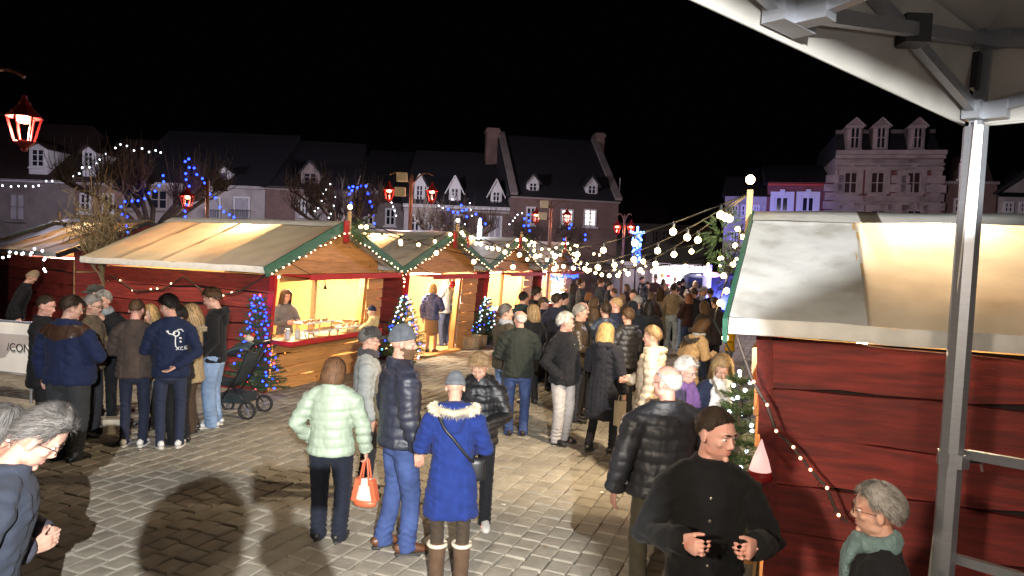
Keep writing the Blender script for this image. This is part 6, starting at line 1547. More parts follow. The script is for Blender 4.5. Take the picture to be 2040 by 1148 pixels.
far_rows = [ # head px, head py, H, az, coat colour, hair, hat, label
    (1290, 562, 1.76, 175, (.02, .02, .025), 'dark', None, 'bearded man in a dark hat facing us left of the beige coats'),
    (1268, 546, 1.76, 60, BLK, 'black', None, 'man in black eating, right of the festive hat'),
    (1306, 550, 1.78, 200, (.06, .03, .03), 'brown', None, 'man in a maroon jacket facing us in the back row'),
    (1322, 556, 1.68, 10, BLK, 'brown', None, 'woman with a grey collar seen from behind in the back row'),
    (1331, 546, 1.80, 185, (.05, .05, .06), 'brown', None, 'tall man in front of the food truck'),
    (1345, 552, 1.72, 160, (.10, .06, .05), 'light', None, 'woman by the food truck hatch in a reddish coat'),
    (1360, 556, 1.74, 20, BLK, 'black', None, 'man in black queuing at the food truck'),
    (1374, 548, 1.78, 350, (.03, .03, .04), 'dark', None, 'man in a dark parka right of the food truck queue'),
    (1386, 560, 1.66, 30, (.22, .16, .08), 'fair', None, 'woman with fair hair and a tan coat in the back row'),
    (1398, 552, 1.76, 200, (.08, .06, .05), 'brown', None, 'man in a brown coat by the parked car'),
    (1417, 546, 1.84, 10, (.014, .02, .05), 'black', None, 'tall man in navy in front of the blue shopfront'),
    (1404, 572, 1.72, 100, (.20, .20, .21), 'grey', 'flatcap', 'grey haired man in a cap near the right stall'),
    (1372, 585, 1.62, 340, (.04, .018, .02), 'red', None, 'woman with auburn hair behind the white beanie'),
    (1424, 592, 1.68, 350, (.045, .035, .04), 'dark', None, 'person in a dark padded coat close to the right stall'),
    (1437, 555, 1.66, 200, (.30, .30, .31), 'brown', None, 'woman with a pale patterned scarf by the blue shopfront'),
    (1450, 548, 1.74, 220, BLK, 'dark', None, 'man in black beside the blue doorway'),
    (1350, 572, 1.64, 15, BLK, 'black', None, 'short person in black between the bomber jacket and queue'),
    (1300, 582, 1.62, 40, (.05, .03, .03), 'brown', None, 'woman with long brown hair behind the long beige coat'),
    (1222, 575, 1.60, 300, (.05, .06, .08), 'brown', None, 'person in a blue grey coat below the festive hat'),
    (1240, 586, 1.58, 20, (.24, .18, .12), 'light', None, 'woman with light brown hair below the festive hat'),
    (1262, 600, 1.66, 20, (.012, .014, .02), 'black', 'hood', 'person with a black hood up near the navy puffer'),
    (1315, 540, 1.76, 20, (.03, .03, .03), 'dark', None, 'dark haired man in the farthest row left of the truck'),
    (1408, 540, 1.74, 160, (.02, .02, .03), 'brown', None, 'man in the farthest row beside the parked car'),
    (1280, 552, 1.70, 110, (.03, .02, .02), 'dark', None, 'person in dark clothes at the corner of the marquee'),
    (1262, 578, 1.74, 200, (.04, .03, .03), 'dark', None, 'man in brown facing us left of the navy puffer'),
    (1286, 574, 1.66, 330, (.02, .02, .03), 'brown', None, 'woman in navy between the bearded man and long beige coat'),
    (1294, 598, 1.70, 15, (.018, .018, .022), 'black', None, 'man in black directly behind the woman in padded beige'),
    (1270, 590, 1.72, 350, (.03, .035, .05), 'grey', None, 'grey haired man in blue grey behind the violet trousers'),
    (1402, 600, 1.64, 320, (.05, .04, .03), 'brown', None, 'woman in a brown coat right of the man in dark brown'),
    (1416, 575, 1.74, 20, (.015, .015, .02), 'dark', None, 'man in black between the cap wearer and the white roof'),
    (1385, 575, 1.74, 15, (.02, .022, .03), 'dark', None, 'tall man in dark clothes behind the man in dark brown'),
    (1326, 566, 1.70, 195, (.05, .05, .05), 'fair', None, 'fair haired woman facing us behind the bomber jacket'),
    (1352, 560, 1.72, 345, (.025, .02, .02), 'black', None, 'black haired man queuing left of the tan coat'),
    (1248, 566, 1.66, 250, (.04, .02, .02), 'brown', None, 'woman in wine red beside the cream coat'),
    (1142, 566, 1.66, 40, (.03, .03, .035), 'dark', None, 'woman in a dark coat left of the long grey coat'),
    (1126, 584, 1.70, 60, (.02, .03, .03), 'black', None, 'man in dark green beside the hooded navy coat'),
    (1186, 592, 1.62, 80, (.05, .04, .03), 'brown', None, 'woman in brown in front of the brown bush'),
    (1216, 562, 1.72, 100, (.02, .02, .02), 'dark', None, 'man in black left of the festive hat by the bush'),
]
for px, py, H, az, cc, hc, ht, lb in far_rows:
    person(lb, HD(px, py, H), az, H, 0, 'coat', cc, 'wool', 'thigh' if len(lb) % 2 else 'hip', leg_col=(BLK, JEAN_D, CHAR)[len(lb) % 3], hair='none' if ht == 'hood' else ('lob' if ('woman' in lb) else 'short'), hair_col=hc, hat=ht, hat_col=(.2, .2, .2), arms=('front', 'eat' if 'eating' in lb else 'front'), fem='woman' in lb,
           scarf=((.4, .4, .38), False) if 'scarf' in lb else None, nod=8)
# --- the photographer on the stage, left of the lens, holding the phone out; he only casts a shadow here
ph = person('photographer standing on the stage holding a phone out to the right', (-.085, -.15), 4, 1.70, 0, 'coat', CHAR, 'wool', 'hip', hair='short', arms=(((.29, .0, 1.42), (.125, .09, 1.64), (0, 0, 1)), 'down'), z0=.8)
ph_ = MB(); ph_.box(-.085, .085, -.006, .006, -.04, .04); o = ph_.obj('phone', mat('phone_black', (.01, .01, .012), .2), None, loc=(.05, -.035, 2.475)); tag(o, 'phone held out in the hand of the photographer on the stage', 'phone')
flush_jobs()
# ================================================================ fir trees, wreaths, things on and beside the stalls
from mathutils.bvhtree import BVHTree
M_needle = mat('fir_needles', (0.035, 0.075, 0.028), 0.6, var=0.3, isl=0.45, scale=4)
M_needle_b = mat('fir_needles_light', (0.075, 0.12, 0.035), 0.6, var=0.3, isl=0.45, scale=4)
def sprig(b, r, p, d, L, nn=16, nl=.045, w=.005):
    """a twig with needles all round"""
    d = unit(d); a = unit(np.cross(d, (0.3, 0.2, 1))); c = np.cross(d, a)
    b.tube([p, p + d * L], [.004, .002], 3, False)
    for k in range(nn):
        f = k / nn; q = p + d * L * f; an = r.uniform(0, 2 * PI); n = unit((a * math.cos(an) + c * math.sin(an)) * .8 + d * .75); sd = np.cross(n, d) * w
        b.add([q - sd, q + sd, q + n * nl * (1 - .4 * f)], [(0, 1, 2)])
def fir(pos, H, R, seed, label, light_label, lights, n=60, m=M_needle, tiers=11, pot=None):
    r = random.Random(seed); t = empty('fir_tree', (pos[0], pos[1], 0), r.uniform(0, 6), label, 'fir tree', 'small fir trees beside the stalls')
    b = MB(); b.tube([(0, 0, 0), (0, .01, H * .5), (0, 0, H)], [.03, .02, .006], 6); b.obj('trunk', M_bark, t)
    b = MB(); tips = []
    for i in range(tiers):
        f = (i + .4) / tiers; z = .12 + (H - .15) * f; rad = R * (1 - f) ** .85 * r.uniform(.85, 1.1) + .05; k = max(6, int(14 * (1 - f) + 5))
        for j in range(k):
            a = 2 * PI * (j + r.random() * .8) / k; L = rad * r.uniform(.8, 1.1); d = np.array([math.cos(a), math.sin(a), r.uniform(-.12, .30) + .5 * f])
            p0 = np.array([0, 0, z]); p1 = p0 + unit(d) * L; b.tube([p0, p1], [.009, .003], 3, False)
            for q in np.linspace(.25, 1, max(3, int(L / .065))):
                c = p0 + (p1 - p0) * q
                for sg in (-1, 1):
                    dd = unit(d) * .8 + np.array([-math.sin(a), math.cos(a), 0]) * sg * .8 + np.array([0, 0, r.uniform(-.15, .15)])
                    sprig(b, r, c, dd, .12 * (1.25 - q * .5), 12)
            sprig(b, r, p1 - unit(d) * .03, d, .10, 14); tips.append(p1)
    sprig(b, r, np.array([0, 0, H - .12]), (0, 0, 1), .18, 24)
    b.obj('crown', m, t)
    lt = empty('tree_lights', (pos[0], pos[1], 0), 0, light_label, 'light chain', 'light chains on the small firs')
    cz = math.cos(t.rotation_euler.z); sz = math.sin(t.rotation_euler.z)
    for k in range(n):
        f = (k + .5) / n; z = .15 + (H - .12) * f; a = k * 2.4 + r.uniform(-.3, .3); rr = (R * (1 - f) ** .85 + .06) * r.uniform(.55, .98)
        em = lights[r.randrange(len(lights))]; mesh_obj('light', bulb_mesh(em, .017, 6), lt, (math.cos(a) * rr, math.sin(a) * rr, z))
    mm = MB(); mm.tube([(math.cos(a) * (R * (1 - f) ** .85 + .02) * .9, math.sin(a) * (R * (1 - f) ** .85 + .02) * .9, .15 + (H - .12) * f) for f, a in zip(np.linspace(0, 1, 120), np.linspace(0, 2.4 * n, 120))], .003, 3, False); mm.obj('wire', M_cable, lt)
    return t
E_ice = emit('led_ice', (.70, .86, 1.0), 6); E_teal = emit('led_teal', (.08, .55, .9), 6); E_amber = emit('led_amber', (1.0, .55, .2), 10)
q = sfront(ST[0], -.28, -.05, 0); fir(q, 1.62, .40, 1, 'fir with blue and red lights behind the pushchair', 'blue and red lights on the fir behind the pushchair', (E_blue, E_blue, E_blue, E_blue, E_blue, E_red), 95)
q = sfront(ST[1], -.25, -.25, 0); fir(q, 1.45, .52, 2, 'fir with mixed blue and white lights between the first two stalls', 'blue, white and amber lights on the fir between the first two stalls', (E_blue, E_ice, E_teal, E_blue, E_amber, E_ice), 90, M_needle_b)
q = sfront(ST[2], -.25, -.25, 0); fir(q, 1.25, .42, 3, 'fir with pale blue lights beside the third stall', 'pale blue lights on the fir beside the third stall', (E_blue, E_ice, E_teal, E_ice), 60, M_needle_b)
q = np.array([1.93, 5.86, 0]); fir(q, 1.55, .30, 4, 'green fir with white lights at the corner of the right stall', 'white lights on the fir at the right stall corner', (E_ice, E_white), 34, M_needle_b)
M_ribbon = mat('red_ribbon', (.42, .02, .02), .45)
def wreath(c, R, seed, label, ribbon=True, n=150, squash=(1, .55, 1.1)):
    r = random.Random(seed); t = empty('wreath', c, 0, label, 'wreath', 'fir bunches on the gables'); b = MB()
    for k in range(n):
        d = unit(np.array([r.gauss(0, 1), r.gauss(0, 1), r.gauss(0, 1)])) ; p = d * np.array(squash) * R * r.uniform(.25, .85); sprig(b, r, p, d + np.array([0, 0, -.25]), R * .42, 16, .04, .004)
    b.obj('foliage', M_needle_b, t)
    if ribbon:
        for sg in (-1, 1):
            m = MB(); m.tube([(0, -R * .6, 0), (sg * .05, -R * .7, .06), (sg * .10, -R * .66, .02), (sg * .05, -R * .7, -.03), (0, -R * .6, 0)], .018, 5); m.obj('bow_loop', M_ribbon, t)
            m = MB(); m.bar((0, -R * .62, 0), (sg * .05, -R * .66, -.20), .035, .006, (0, 1, 0)); m.obj('ribbon_tail', M_ribbon, t)
    return t
for i, (lb, R_) in enumerate((('bushy green wreath on the gable of the largest stall', .27), ('green wreath with a red bow on the gable of the second stall', .24), ('dark green wreath on the gable of the third stall', .22), ('small green wreath on the gable of the farthest stall', .22))):
    y0 = ST[i]['_ys0']; c = sfront(ST[i], SW / 2 + (.24 if i == 0 else .10), y0 - .20, RZ - .15); w = wreath(c, R_, i, lb, i in (1,)); w.rotation_euler = (0, 0, ST[i].rotation_euler.z)
c = sfront(ST5, SW / 2, ST5['_ys0'] - .28, RZ - .22); wreath(c, .22, 11, 'fir branches round the pole foot of the white roofed stall', False, 90, (1, 1, 1.5))
c = sfront(ST5, SW / 2 + .55, ST5['_ys0'] - .12, RZ - .55); wreath(c, .16, 12, 'lower bunch of fir branches on the edge of the white roof', False, 60, (1, .8, 1.6))
# bulbs against the white roof edge
light_chain([sfront(ST5, SW / 2 + .05, -.42, RZ - .10), sfront(ST5, SW / 2 + .9, -.42, RZ - .47), sfront(ST5, SW + EX, -.42, EZ - .02), sfront(ST5, SW + EX - .1, -.30, EZ - .25)], 7, E_warm, .022, 'edge_lights', 'warm bulbs along the gable edge of the white roofed stall', jitter=.03)
lw_ = [dp(1462, 650, 4.62), dp(1478, 700, 4.6), dp(1500, 760, 4.55), dp(1527, 806, 4.5), dp(1545, 858, 4.45), dp(1579, 890, 4.42), dp(1613, 935, 4.38), dp(1646, 971, 4.33), dp(1669, 1025, 4.30), dp(1688, 1040, 4.28)]
t = empty('wall_lights', lw_[0], 0, 'light chain hanging down the red side of the right stall', 'light chain', 'small light chains')
b = MB(); b.tube([p - lw_[0] for p in lw_], .010, 5, False)
for i in range(len(lw_) - 1):
    for f in np.linspace(0, 1, 7)[:-1]:
        p = lw_[i] + (lw_[i + 1] - lw_[i]) * f - lw_[0]; rr = random.Random(i * 9 + int(f * 50)); b.tube([p, p + np.array([rr.uniform(-.03, .03), -.01, rr.uniform(-.035, .02)])], .004, 3)
b.obj('wire', M_garl, t)
for p in lw_[2:-1] + [dp(1593, 912, 4.4)]: mesh_obj('light', bulb_mesh(emit('led_coral', (1.0, .30, .18), 5), .011, 6), t, p - lw_[0] + [0, -.012, 0])

# ---- food on the counter of the largest stall
M_white = mat('white_crockery', (.72, .72, .70), .3, var=.05); M_bun = mat('baked_crust', (.42, .22, .08), .55, var=.3, scale=20, objvar=.2); M_card = mat('cardboard', (.36, .25, .15), .85, var=.15, scale=6, bump=.15)
M_jar = mat('jar_glass', (.45, .48, .50), .1, spec=.7); M_metal = mat('steel', (.5, .5, .5), .3, metal=.9)
def tray(x, y, z, w, d, h, label):
    c = sfront(ST[0], x, y, z); t = empty('food_tray', c, ST[0].rotation_euler.z, label, 'tray', 'raised white trays on the counter')
    b = MB(); b.box(-w / 2, w / 2, -d / 2, d / 2, h, h + .012); b.box(-w / 2, w / 2, -d / 2 - .006, -d / 2, h, h + .03); b.box(-w / 2, w / 2, d / 2, d / 2 + .006, h, h + .03); b.obj('plate', M_white, t)
    for sx_ in (-1, 1):
        for sy in (-1, 1):
            b = MB(); b.bar((sx_ * w * .38, sy * d * .38, 0), (sx_ * w * .44, sy * d * .42, h), .014, .014); b.obj('leg', M_metal, t)
    return t
tray(.95, -.22, .88, .75, .30, .24, 'rear white tray raised on legs before the serving woman'); tray(.85, -.46, .88, .80, .22, .12, 'front low white tray at the counter edge'); tray(1.95, -.30, .88, .70, .30, .10, 'long white tray on the right half of the counter')
bun = MB(); bun.ell((0, 0, .022), (.045, .035, .024), 9, 6); bunm = bun.mesh('bun', M_bun, True)
rb = random.Random(4); ORD = ('first', 'second', 'third', 'fourth', 'fifth', 'sixth', 'seventh', 'eighth')
for k in range(22):
    x, y, z = ((.65 + .085 * k, -.22, 1.132) if k < 8 else ((.55 + .10 * (k - 8), -.46, 1.012) if k < 15 else (1.68 + .09 * (k - 15), -.30, .992)))
    o = mesh_obj('bun', bunm, None, sfront(ST[0], x, y + rb.uniform(-.05, .05), z), (0, 0, rb.uniform(0, 6))); tag(o, '%s golden bun from the left on the %s white tray' % (ORD[k if k < 8 else (k - 8 if k < 15 else k - 15)], 'rear raised' if k < 8 else ('front low' if k < 15 else 'long right hand')), 'bun', 'buns on the white trays')
for k, (x, y, h_, lb) in enumerate(((.28, -.20, .16, 'left'), (.38, -.10, .12, 'middle'), (.50, -.22, .14, 'right'))):
    b = MB(); b.lathe([(.045, 0), (.048, .01), (.048, h_ * .75), (.036, h_ * .85), (.038, h_)], (0, 0, 0), 12); o = b.obj('jar', M_jar, None, True, sfront(ST[0], x, y, .88)); tag(o, 'glass jar, %s of the three at the left end of the counter' % lb, 'jar', 'jars on the counter')
    b = MB(); b.lathe([(.042, h_), (.042, h_ + .02)], (0, 0, 0), 12); b.obj('lid', M_metal, o)
for k, (x, y, s_, lb) in enumerate(((2.40, .05, .22, 'cardboard box on the counter near the woolly hatted child'), (2.25, .22, .16, 'small carton behind the cardboard box on the counter'))):
    t = empty('box', sfront(ST[0], x, y, .88), ST[0].rotation_euler.z + .2, lb, 'box'); b = MB(); b.box(-s_ / 2, s_ / 2, -s_ / 2, s_ / 2, 0, s_ * .7); b.obj('side', M_card, t)
    for sg in (-1, 1):
        b = MB(); b.bar((sg * s_ / 2, 0, s_ * .7), (sg * s_ * .8, 0, s_ * .85), s_, .006, (0, 0, 1)); b.obj('flap', M_card, t)
c = sfront(ST[0], 1.0, -.35, 1.78); t = empty('clip_lamp', c, ST[0].rotation_euler.z, 'black swan neck lamp hanging in the largest stall opening', 'lamp'); b = MB(); b.tube([(0, .15, .1), (0, .02, .12), (-.06, -.08, .06), (-.08, -.10, 0)], .008, 5); b.obj('neck', M_dark, t); b = MB(); b.lathe([(.012, 0), (.035, -.06), (.03, -.065)], (-.08, -.10, 0), 10); b.obj('shade', M_dark, t)
b = MB(); b.tube([(0, 0, 0), (.0, -.10, 1.05)], .012, 6); o = b.obj('broom_handle', M_pine_in, None, loc=sfront(ST[0], 2.72, -.12, .86)); tag(o, 'pale wooden stick leaning at the right of the largest stall opening', 'stick')
# red bauble in the second stall, basket on its right
c = sfront(ST[1], 1.9, -.16, 1.66); t = empty('bauble', c, 0, 'red bauble hanging at the top of the second stall doorway', 'bauble'); b = MB(); b.ell((0, 0, 0), .085, 14, 10); b.obj('ball', mat('red_gloss', (.45, .015, .02), .12, coat=.5), t, True); b = MB(); b.lathe([(.02, .08), (.02, .11)], (0, 0, 0), 8); b.tube([(0, 0, .1), (0, 0, .22)], .003, 4); b.obj('cap', M_metal, t)
M_wick = mat('split_wood', (.46, .35, .21), .7, var=.25, scale=10, stretch=(1, 1, 5), objvar=.2)
p = FT(945, 694); t = empty('basket', (p[0], p[1], 0), RZL - .1, 'pale split wood basket on the ground beside the second stall', 'basket')
for k in range(11):
    x = -.30 + .06 * k
    for y in (-.17, .17):
        b = MB(); b.bar((x, y * .88, .02), (x * 1.08, y, .32), .05, .008, (0, 1, 0)); b.obj('slat', M_wick, t)
for k in range(5):
    y = -.13 + .065 * k
    for x in (-.32, .32):
        b = MB(); b.bar((x, y, .02), (x * 1.08, y * 1.05, .32), .008, .055, (0, 1, 0)); b.obj('slat', M_wick, t)
b = MB(); b.box(-.31, .31, -.15, .15, .01, .025); b.obj('bottom', M_wick, t); b = MB()
for z in (.05, .31): b.tube([(-.345, -.18, z), (.345, -.18, z), (.345, .18, z), (-.345, .18, z), (-.345, -.18, z)], .012, 5)
o = b.obj('hoops', M_wick, t); o['kind'] = 'stuff'
# farthest stall: blue and white curtain of lights
light_chain([sfront(ST[3], .15, -.45, 1.78), sfront(ST[3], .9, -.45, 1.68), sfront(ST[3], 1.6, -.45, 1.80), sfront(ST[3], 2.4, -.45, 1.70), sfront(ST[3], 3.1, -.45, 1.80)], 46, E_blue, .032, 'blue_garland', 'blue garland over the opening of the farthest stall', jitter=.05)
light_chain([sfront(ST[3], .3 + .12 * (k % 12), -.38, 1.6 - .22 * (k // 12) + .1 * (k % 2)) for k in range(48)], 60, E_ice, .028, 'light_curtain', 'white curtain of lights in the farthest stall', jitter=.04, wire=False)
# blue light column, white candle
c = dp(1267, 515, 26.5); t = empty('light_column', (c[0], c[1], 0), 0, 'tall blue glowing light column with a star shaped head', 'light column'); b = MB(); b.tube([(0, 0, 0), (0, 0, 3.4)], .035, 6); b.obj('pole', M_dark, t)
rr = random.Random(3); lm = bulb_mesh(E_blue, .04, 6); lm2 = bulb_mesh(emit('led_sky', (.10, .25, 1.0), 10), .045, 6)
for k in range(46):
    z = 2.35 + k * .024; mesh_obj('light', lm2 if k % 3 == 0 else lm, t, (.13 * math.sin(k * 2.4), -.06, z))
for k in range(5):
    a = 2 * PI * k / 5 + PI / 2
    for f in (.09, .17, .25): mesh_obj('light', lm2, t, (math.cos(a) * f, -.06, 3.36 + math.sin(a) * f))
c = sfront(ST[2], SW / 2 - .1, .9, RZ + .02); t = empty('candle_light', c, 0, 'white glowing candle shaped light on the third stall roof', 'candle light'); b = MB(); b.lathe([(.06, 0), (.06, .32), (.05, .34)], (0, 0, 0), 10); b.obj('stem', emit('candle_white', (.8, .88, 1.0), 16), t, True); b = MB(); b.lathe([(.02, .35), (.045, .40), (.03, .47), (.004, .54)], (0, 0, 0), 10); b.obj('flame', emit('candle_flame', (.9, .92, 1.0), 22), t, True)
# small white cone at the right stall corner
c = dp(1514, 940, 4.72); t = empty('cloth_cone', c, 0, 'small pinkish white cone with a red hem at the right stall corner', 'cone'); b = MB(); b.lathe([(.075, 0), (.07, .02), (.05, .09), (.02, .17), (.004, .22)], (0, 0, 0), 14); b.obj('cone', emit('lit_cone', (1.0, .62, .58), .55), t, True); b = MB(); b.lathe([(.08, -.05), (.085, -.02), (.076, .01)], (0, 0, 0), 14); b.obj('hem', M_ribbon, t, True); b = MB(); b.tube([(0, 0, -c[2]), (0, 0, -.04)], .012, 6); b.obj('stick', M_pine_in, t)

# ---- standing table, crate, plates
c = dp(218, 690, 8.95); t = empty('standing_table', (c[0], c[1], 0), .2, 'standing table on crossed metal legs in the middle of the left group', 'table')
b = MB(); b.box(-.62, .62, -.34, .34, 1.03, 1.06); b.obj('top', M_white, t)
for sx_ in (-1, 1):
    for a in (-1, 1):
        b = MB(); b.bar((sx_ * .48 - .02 * a, a * .30, 0), (sx_ * .48 - .02 * a, -a * .26, 1.03), .03, .03); b.obj('leg', M_alu, t)
for k, (x, y, lb) in enumerate(((-.25, -.12, 'paper plate of chips before the man with the moustache'), (.02, .1, 'paper plate with a bun at the middle of the standing table'), (.33, -.1, 'paper plate beside the young man in the navy jacket'))):
    pl = empty('plate', (c[0] + x, c[1] + y, 1.06), 0, lb, 'plate', 'paper plates on the standing table'); b = MB(); b.lathe([(.07, 0), (.11, .015), (.112, .018), (.068, .006)], (0, 0, 0), 16); b.obj('dish', M_white, pl, True)
    for j in range(7):
        b = MB(); a = j * 2.4; b.bar((math.cos(a) * .03, math.sin(a) * .03, .012 + .004 * j), (math.cos(a) * .07, math.sin(a + .5) * .06, .02 + .004 * j), .014, .014); b.obj('chip', mat('fried_chip', (.55, .34, .09), .5, objvar=.2), pl)
p = FT(228, 864); t = empty('crate', (p[0], p[1], 0), .3, 'small beige carton on the ground by the brown blazer man', 'carton'); b = MB(); b.box(-.11, .11, -.10, .10, 0, .20); b.obj('side', mat('pale_card', (.45, .40, .32), .85), t); b = MB(); b.box(-.112, .112, -.02, .02, .2, .203); b.obj('tape', M_card, t)

# ---- pushchair
M_pram = mat('pram_fabric', (.02, .03, .035), .75, var=.2, bump=.3, bscale=120); M_hood = mat('pram_hood', (.055, .085, .10), .7, var=.2, bump=.3, bscale=120); M_tyre = mat('tyre', (.02, .02, .02), .8)
p = FT(470, 826); t = empty('pushchair', (p[0], p[1], 0), math.radians(-8), 'dark pushchair with a grey blue hood beside the tall young man', 'pushchair')
for sy in (-.22, .22):
    b = MB(); b.tube([(-.20, sy, .12), (.10, sy, .55), (.36, sy * .9, 1.02)], .012, 6); b.obj('frame', M_dark, t, True)
    b = MB(); b.tube([(.30, sy, .16), (.02, sy, .50)], .011, 6); b.obj('frame', M_dark, t, True)
b = MB(); b.tube([(.36, -.2, 1.02), (.385, -.19, 1.06), (.385, .19, 1.06), (.36, .2, 1.02)], .018, 7); b.obj('handle', M_plastic, t, True)
P = []
for i, (x, z, w) in enumerate(((-.32, .44, .15), (-.22, .42, .17), (-.02, .40, .18), (.10, .50, .18), (.20, .72, .18), (.27, .90, .17))):
    P.append([(x, y * w, z + .06 * abs(y) ** 3) for y in np.linspace(-1, 1, 9)])
b = MB(); b.grid(P); o = b.obj('seat', M_pram, t, True); o.modifiers.new('s', 'SOLIDIFY').thickness = .03
P = []
for i, a in enumerate(np.linspace(-.15, 1.35, 7)):
    P.append([(.17 - math.cos(a + .5) * .34, y * .19, .72 + math.sin(a + .5) * .32 * (1 - .22 * y * y)) for y in np.linspace(-1, 1, 9)])
b = MB(); b.grid(P); o = b.obj('hood', M_hood, t, True); o.modifiers.new('s', 'SOLIDIFY').thickness = .012
b = MB(); b.box(-.14, .22, -.17, .17, .20, .34); b.obj('basket', M_pram, t)
for x, sy, R_ in ((-.24, -.20, .10), (-.24, .20, .10), (.30, -.25, .13), (.30, .25, .13)):
    prof = [(R_ * .78, -.02), (R_ * .97, -.022), (R_, 0), (R_ * .97, .022), (R_ * .78, .02)]
    V = []; n = 18
    for rr_, y in prof: V += [(x + rr_ * math.cos(2 * PI * k / n), sy + y, R_ + rr_ * math.sin(2 * PI * k / n)) for k in range(n)]
    b = MB(); b.add(V, [(i * n + k, i * n + (k + 1) % n, ((i + 1) % 5) * n + (k + 1) % n, ((i + 1) % 5) * n + k) for i in range(5) for k in range(n)]); w = b.obj('wheel', M_tyre, t, True)
    b = MB()
    for k in range(6): b.bar((x, sy, R_), (x + R_ * .8 * math.cos(k * PI / 3), sy, R_ + R_ * .8 * math.sin(k * PI / 3)), .012, .02, (0, 1, 0))
    b.tube([(x, sy - .03, R_), (x, sy + .03, R_)], .02, 8); b.obj('rim', M_alu, w)
t = empty('soft_toy', (p[0] + .18, p[1] - .04, 1.06), 0, 'small cream soft toy with a red cap on top of the pushchair hood', 'soft toy'); b = MB(); b.ell((0, 0, .05), (.07, .06, .055), 10, 8); b.obj('body', mat('plush', (.6, .5, .42), .95), t, True); b = MB(); b.ell((.05, 0, .10), (.04, .035, .03), 10, 8); b.obj('cap', M_ribbon, t, True)

# ---- banner on a barrier, left edge
def text_mesh(body, size, m, name, parent, loc, rot, ext=.002):
    cu = bpy.data.curves.new('txt', 'FONT'); cu.body = body; cu.size = size; cu.extrude = ext; cu.align_x = 'LEFT'
    o = bpy.data.objects.new('txt', cu); C.objects.link(o); dg = bpy.context.evaluated_depsgraph_get(); me = bpy.data.meshes.new_from_object(o.evaluated_get(dg)); bpy.data.objects.remove(o); bpy.data.curves.remove(cu)
    me.materials.clear(); me.materials.append(m); return mesh_obj(name, me, parent, loc, rot)
a = dp(-90, 700, 10.6); b_ = dp(62, 690, 10.2); d = b_ - a; Lb = np.linalg.norm(d[:2]); t = empty('banner', (a[0], a[1], 0), math.atan2(d[1], d[0]), 'grey and white banner with dark letters on a barrier at the left edge', 'banner')
M_ban = mat('banner_grey', (.42, .38, .38), .6, var=.1, scale=2); M_ban2 = mat('banner_white', (.70, .69, .67), .6, var=.06); M_ink = mat('print_ink', (.02, .02, .025), .6)
P = [[(x, .012 * math.sin(x * 9 + z * 5), .42 + z) for x in np.linspace(0, Lb, 16)] for z in np.linspace(0, .58, 6)]
b = MB(); b.grid(P); b.obj('cloth', M_ban, t, True)
b = MB(); b.grid([[(x, .012 * math.sin(x * 9 + (z - .42) * 5) - .002, z) for x in np.linspace(0, Lb, 16)] for z in (1.0, 1.17)]); b.obj('top_band', M_ban2, t, True)
b = MB(); b.grid([[(x, -.018, .45 + .12 * (x > Lb * .7) * i + i * .30 * (x / Lb)) for x in np.linspace(Lb * .45, Lb, 8)] for i in (0, 1)]); b.obj('pale_swoosh', M_ban2, t, True)
text_mesh('/CON', .17, M_ink, 'lettering', t, (Lb - .42, -.03, .76), (PI / 2, 0, 0))
for x in (.03, Lb - .03):
    b = MB(); b.tube([(x, .03, 0), (x, .03, 1.2)], .02, 6); b.obj('post', M_alu, t)
b = MB(); b.tube([(.03, .03, 1.18), (Lb - .03, .03, 1.18)], .018, 6); b.obj('rail', M_alu, t)

# ---- things people hold or wear
def bvh(person_obj, names):
    V, F, n = [], [], 0
    for c in person_obj.children:
        if c.name.split('.')[0] in names:
            me = c.data; V += [v.co.copy() for v in me.vertices]; F += [tuple(i + n for i in p.vertices) for p in me.polygons]; n = len(V)
    return BVHTree.FromPolygons(V, F)
def on_back(tree, x, z, off=.004, front=False):
    o = Vector((x, 1.0 if front else -1.0, z)); h = tree.ray_cast(o, Vector((0, -1 if front else 1, 0)))
    return None if h[0] is None else np.array(h[0]) + np.array(h[1]) * off
def world(pobj, p):
    s = pobj.scale[0]; a = pobj.rotation_euler.z; c, s_ = math.cos(a), math.sin(a)
    return np.array([pobj.location.x + s * (c * p[0] - s_ * p[1]), pobj.location.y + s * (s_ * p[0] + c * p[1]), pobj.location.z + s * p[2]])
# coral handbag
M_coral = mat('coral_leather', (.62, .13, .06), .4, var=.1, bump=.1, bscale=60); M_cream = mat('cream_leather', (.68, .60, .54), .4, var=.06)
h = HANDS[gw.name][0]; t = empty('handbag', (h[0], h[1], h[2]), math.radians(-12), 'coral and cream handbag hanging from the hand of the green jacketed woman', 'handbag'); t.scale = (.86, .86, .86)
def bag_loft(z0, z1, w0, w1, d0, d1, k=6):
    return loft([(0, 0, z0), (0, 0, z0 + .02), (0, 0, (z0 + z1) / 2), (0, 0, z1)], [(w0 * .92, d0 * .92), (w0, d0), ((w0 + w1) / 2, (d0 + d1) / 2), (w1, d1)], 20, (1, 0, 0), .05)
b = MB(); V, F = bag_loft(-.47, -.41, .118, .116, .055, .053); b.add(V, F); b.obj('base', M_coral, t, True)
b = MB(); V, F = bag_loft(-.415, -.20, .110, .070, .050, .028); b.add(V, F); b.obj('body', M_cream, t, True)
for sx_ in (-1, 1):
    b = MB(); b.bar((sx_ * .110, 0, -.42), (sx_ * .066, 0, -.20), .05, .085, (0, 1, 0)); b.obj('gusset', M_coral, t)
for sy in (-1, 1):
    b = MB(); pts = [(-.045, sy * .035, -.26), (-.040, sy * .03, -.16), (-.018, sy * .018, -.02), (0, sy * .01, .012), (.018, sy * .018, -.02), (.040, sy * .03, -.16), (.045, sy * .035, -.26)]; b.tube(pts, .0095, 6); b.obj('handle', M_coral, t, True)
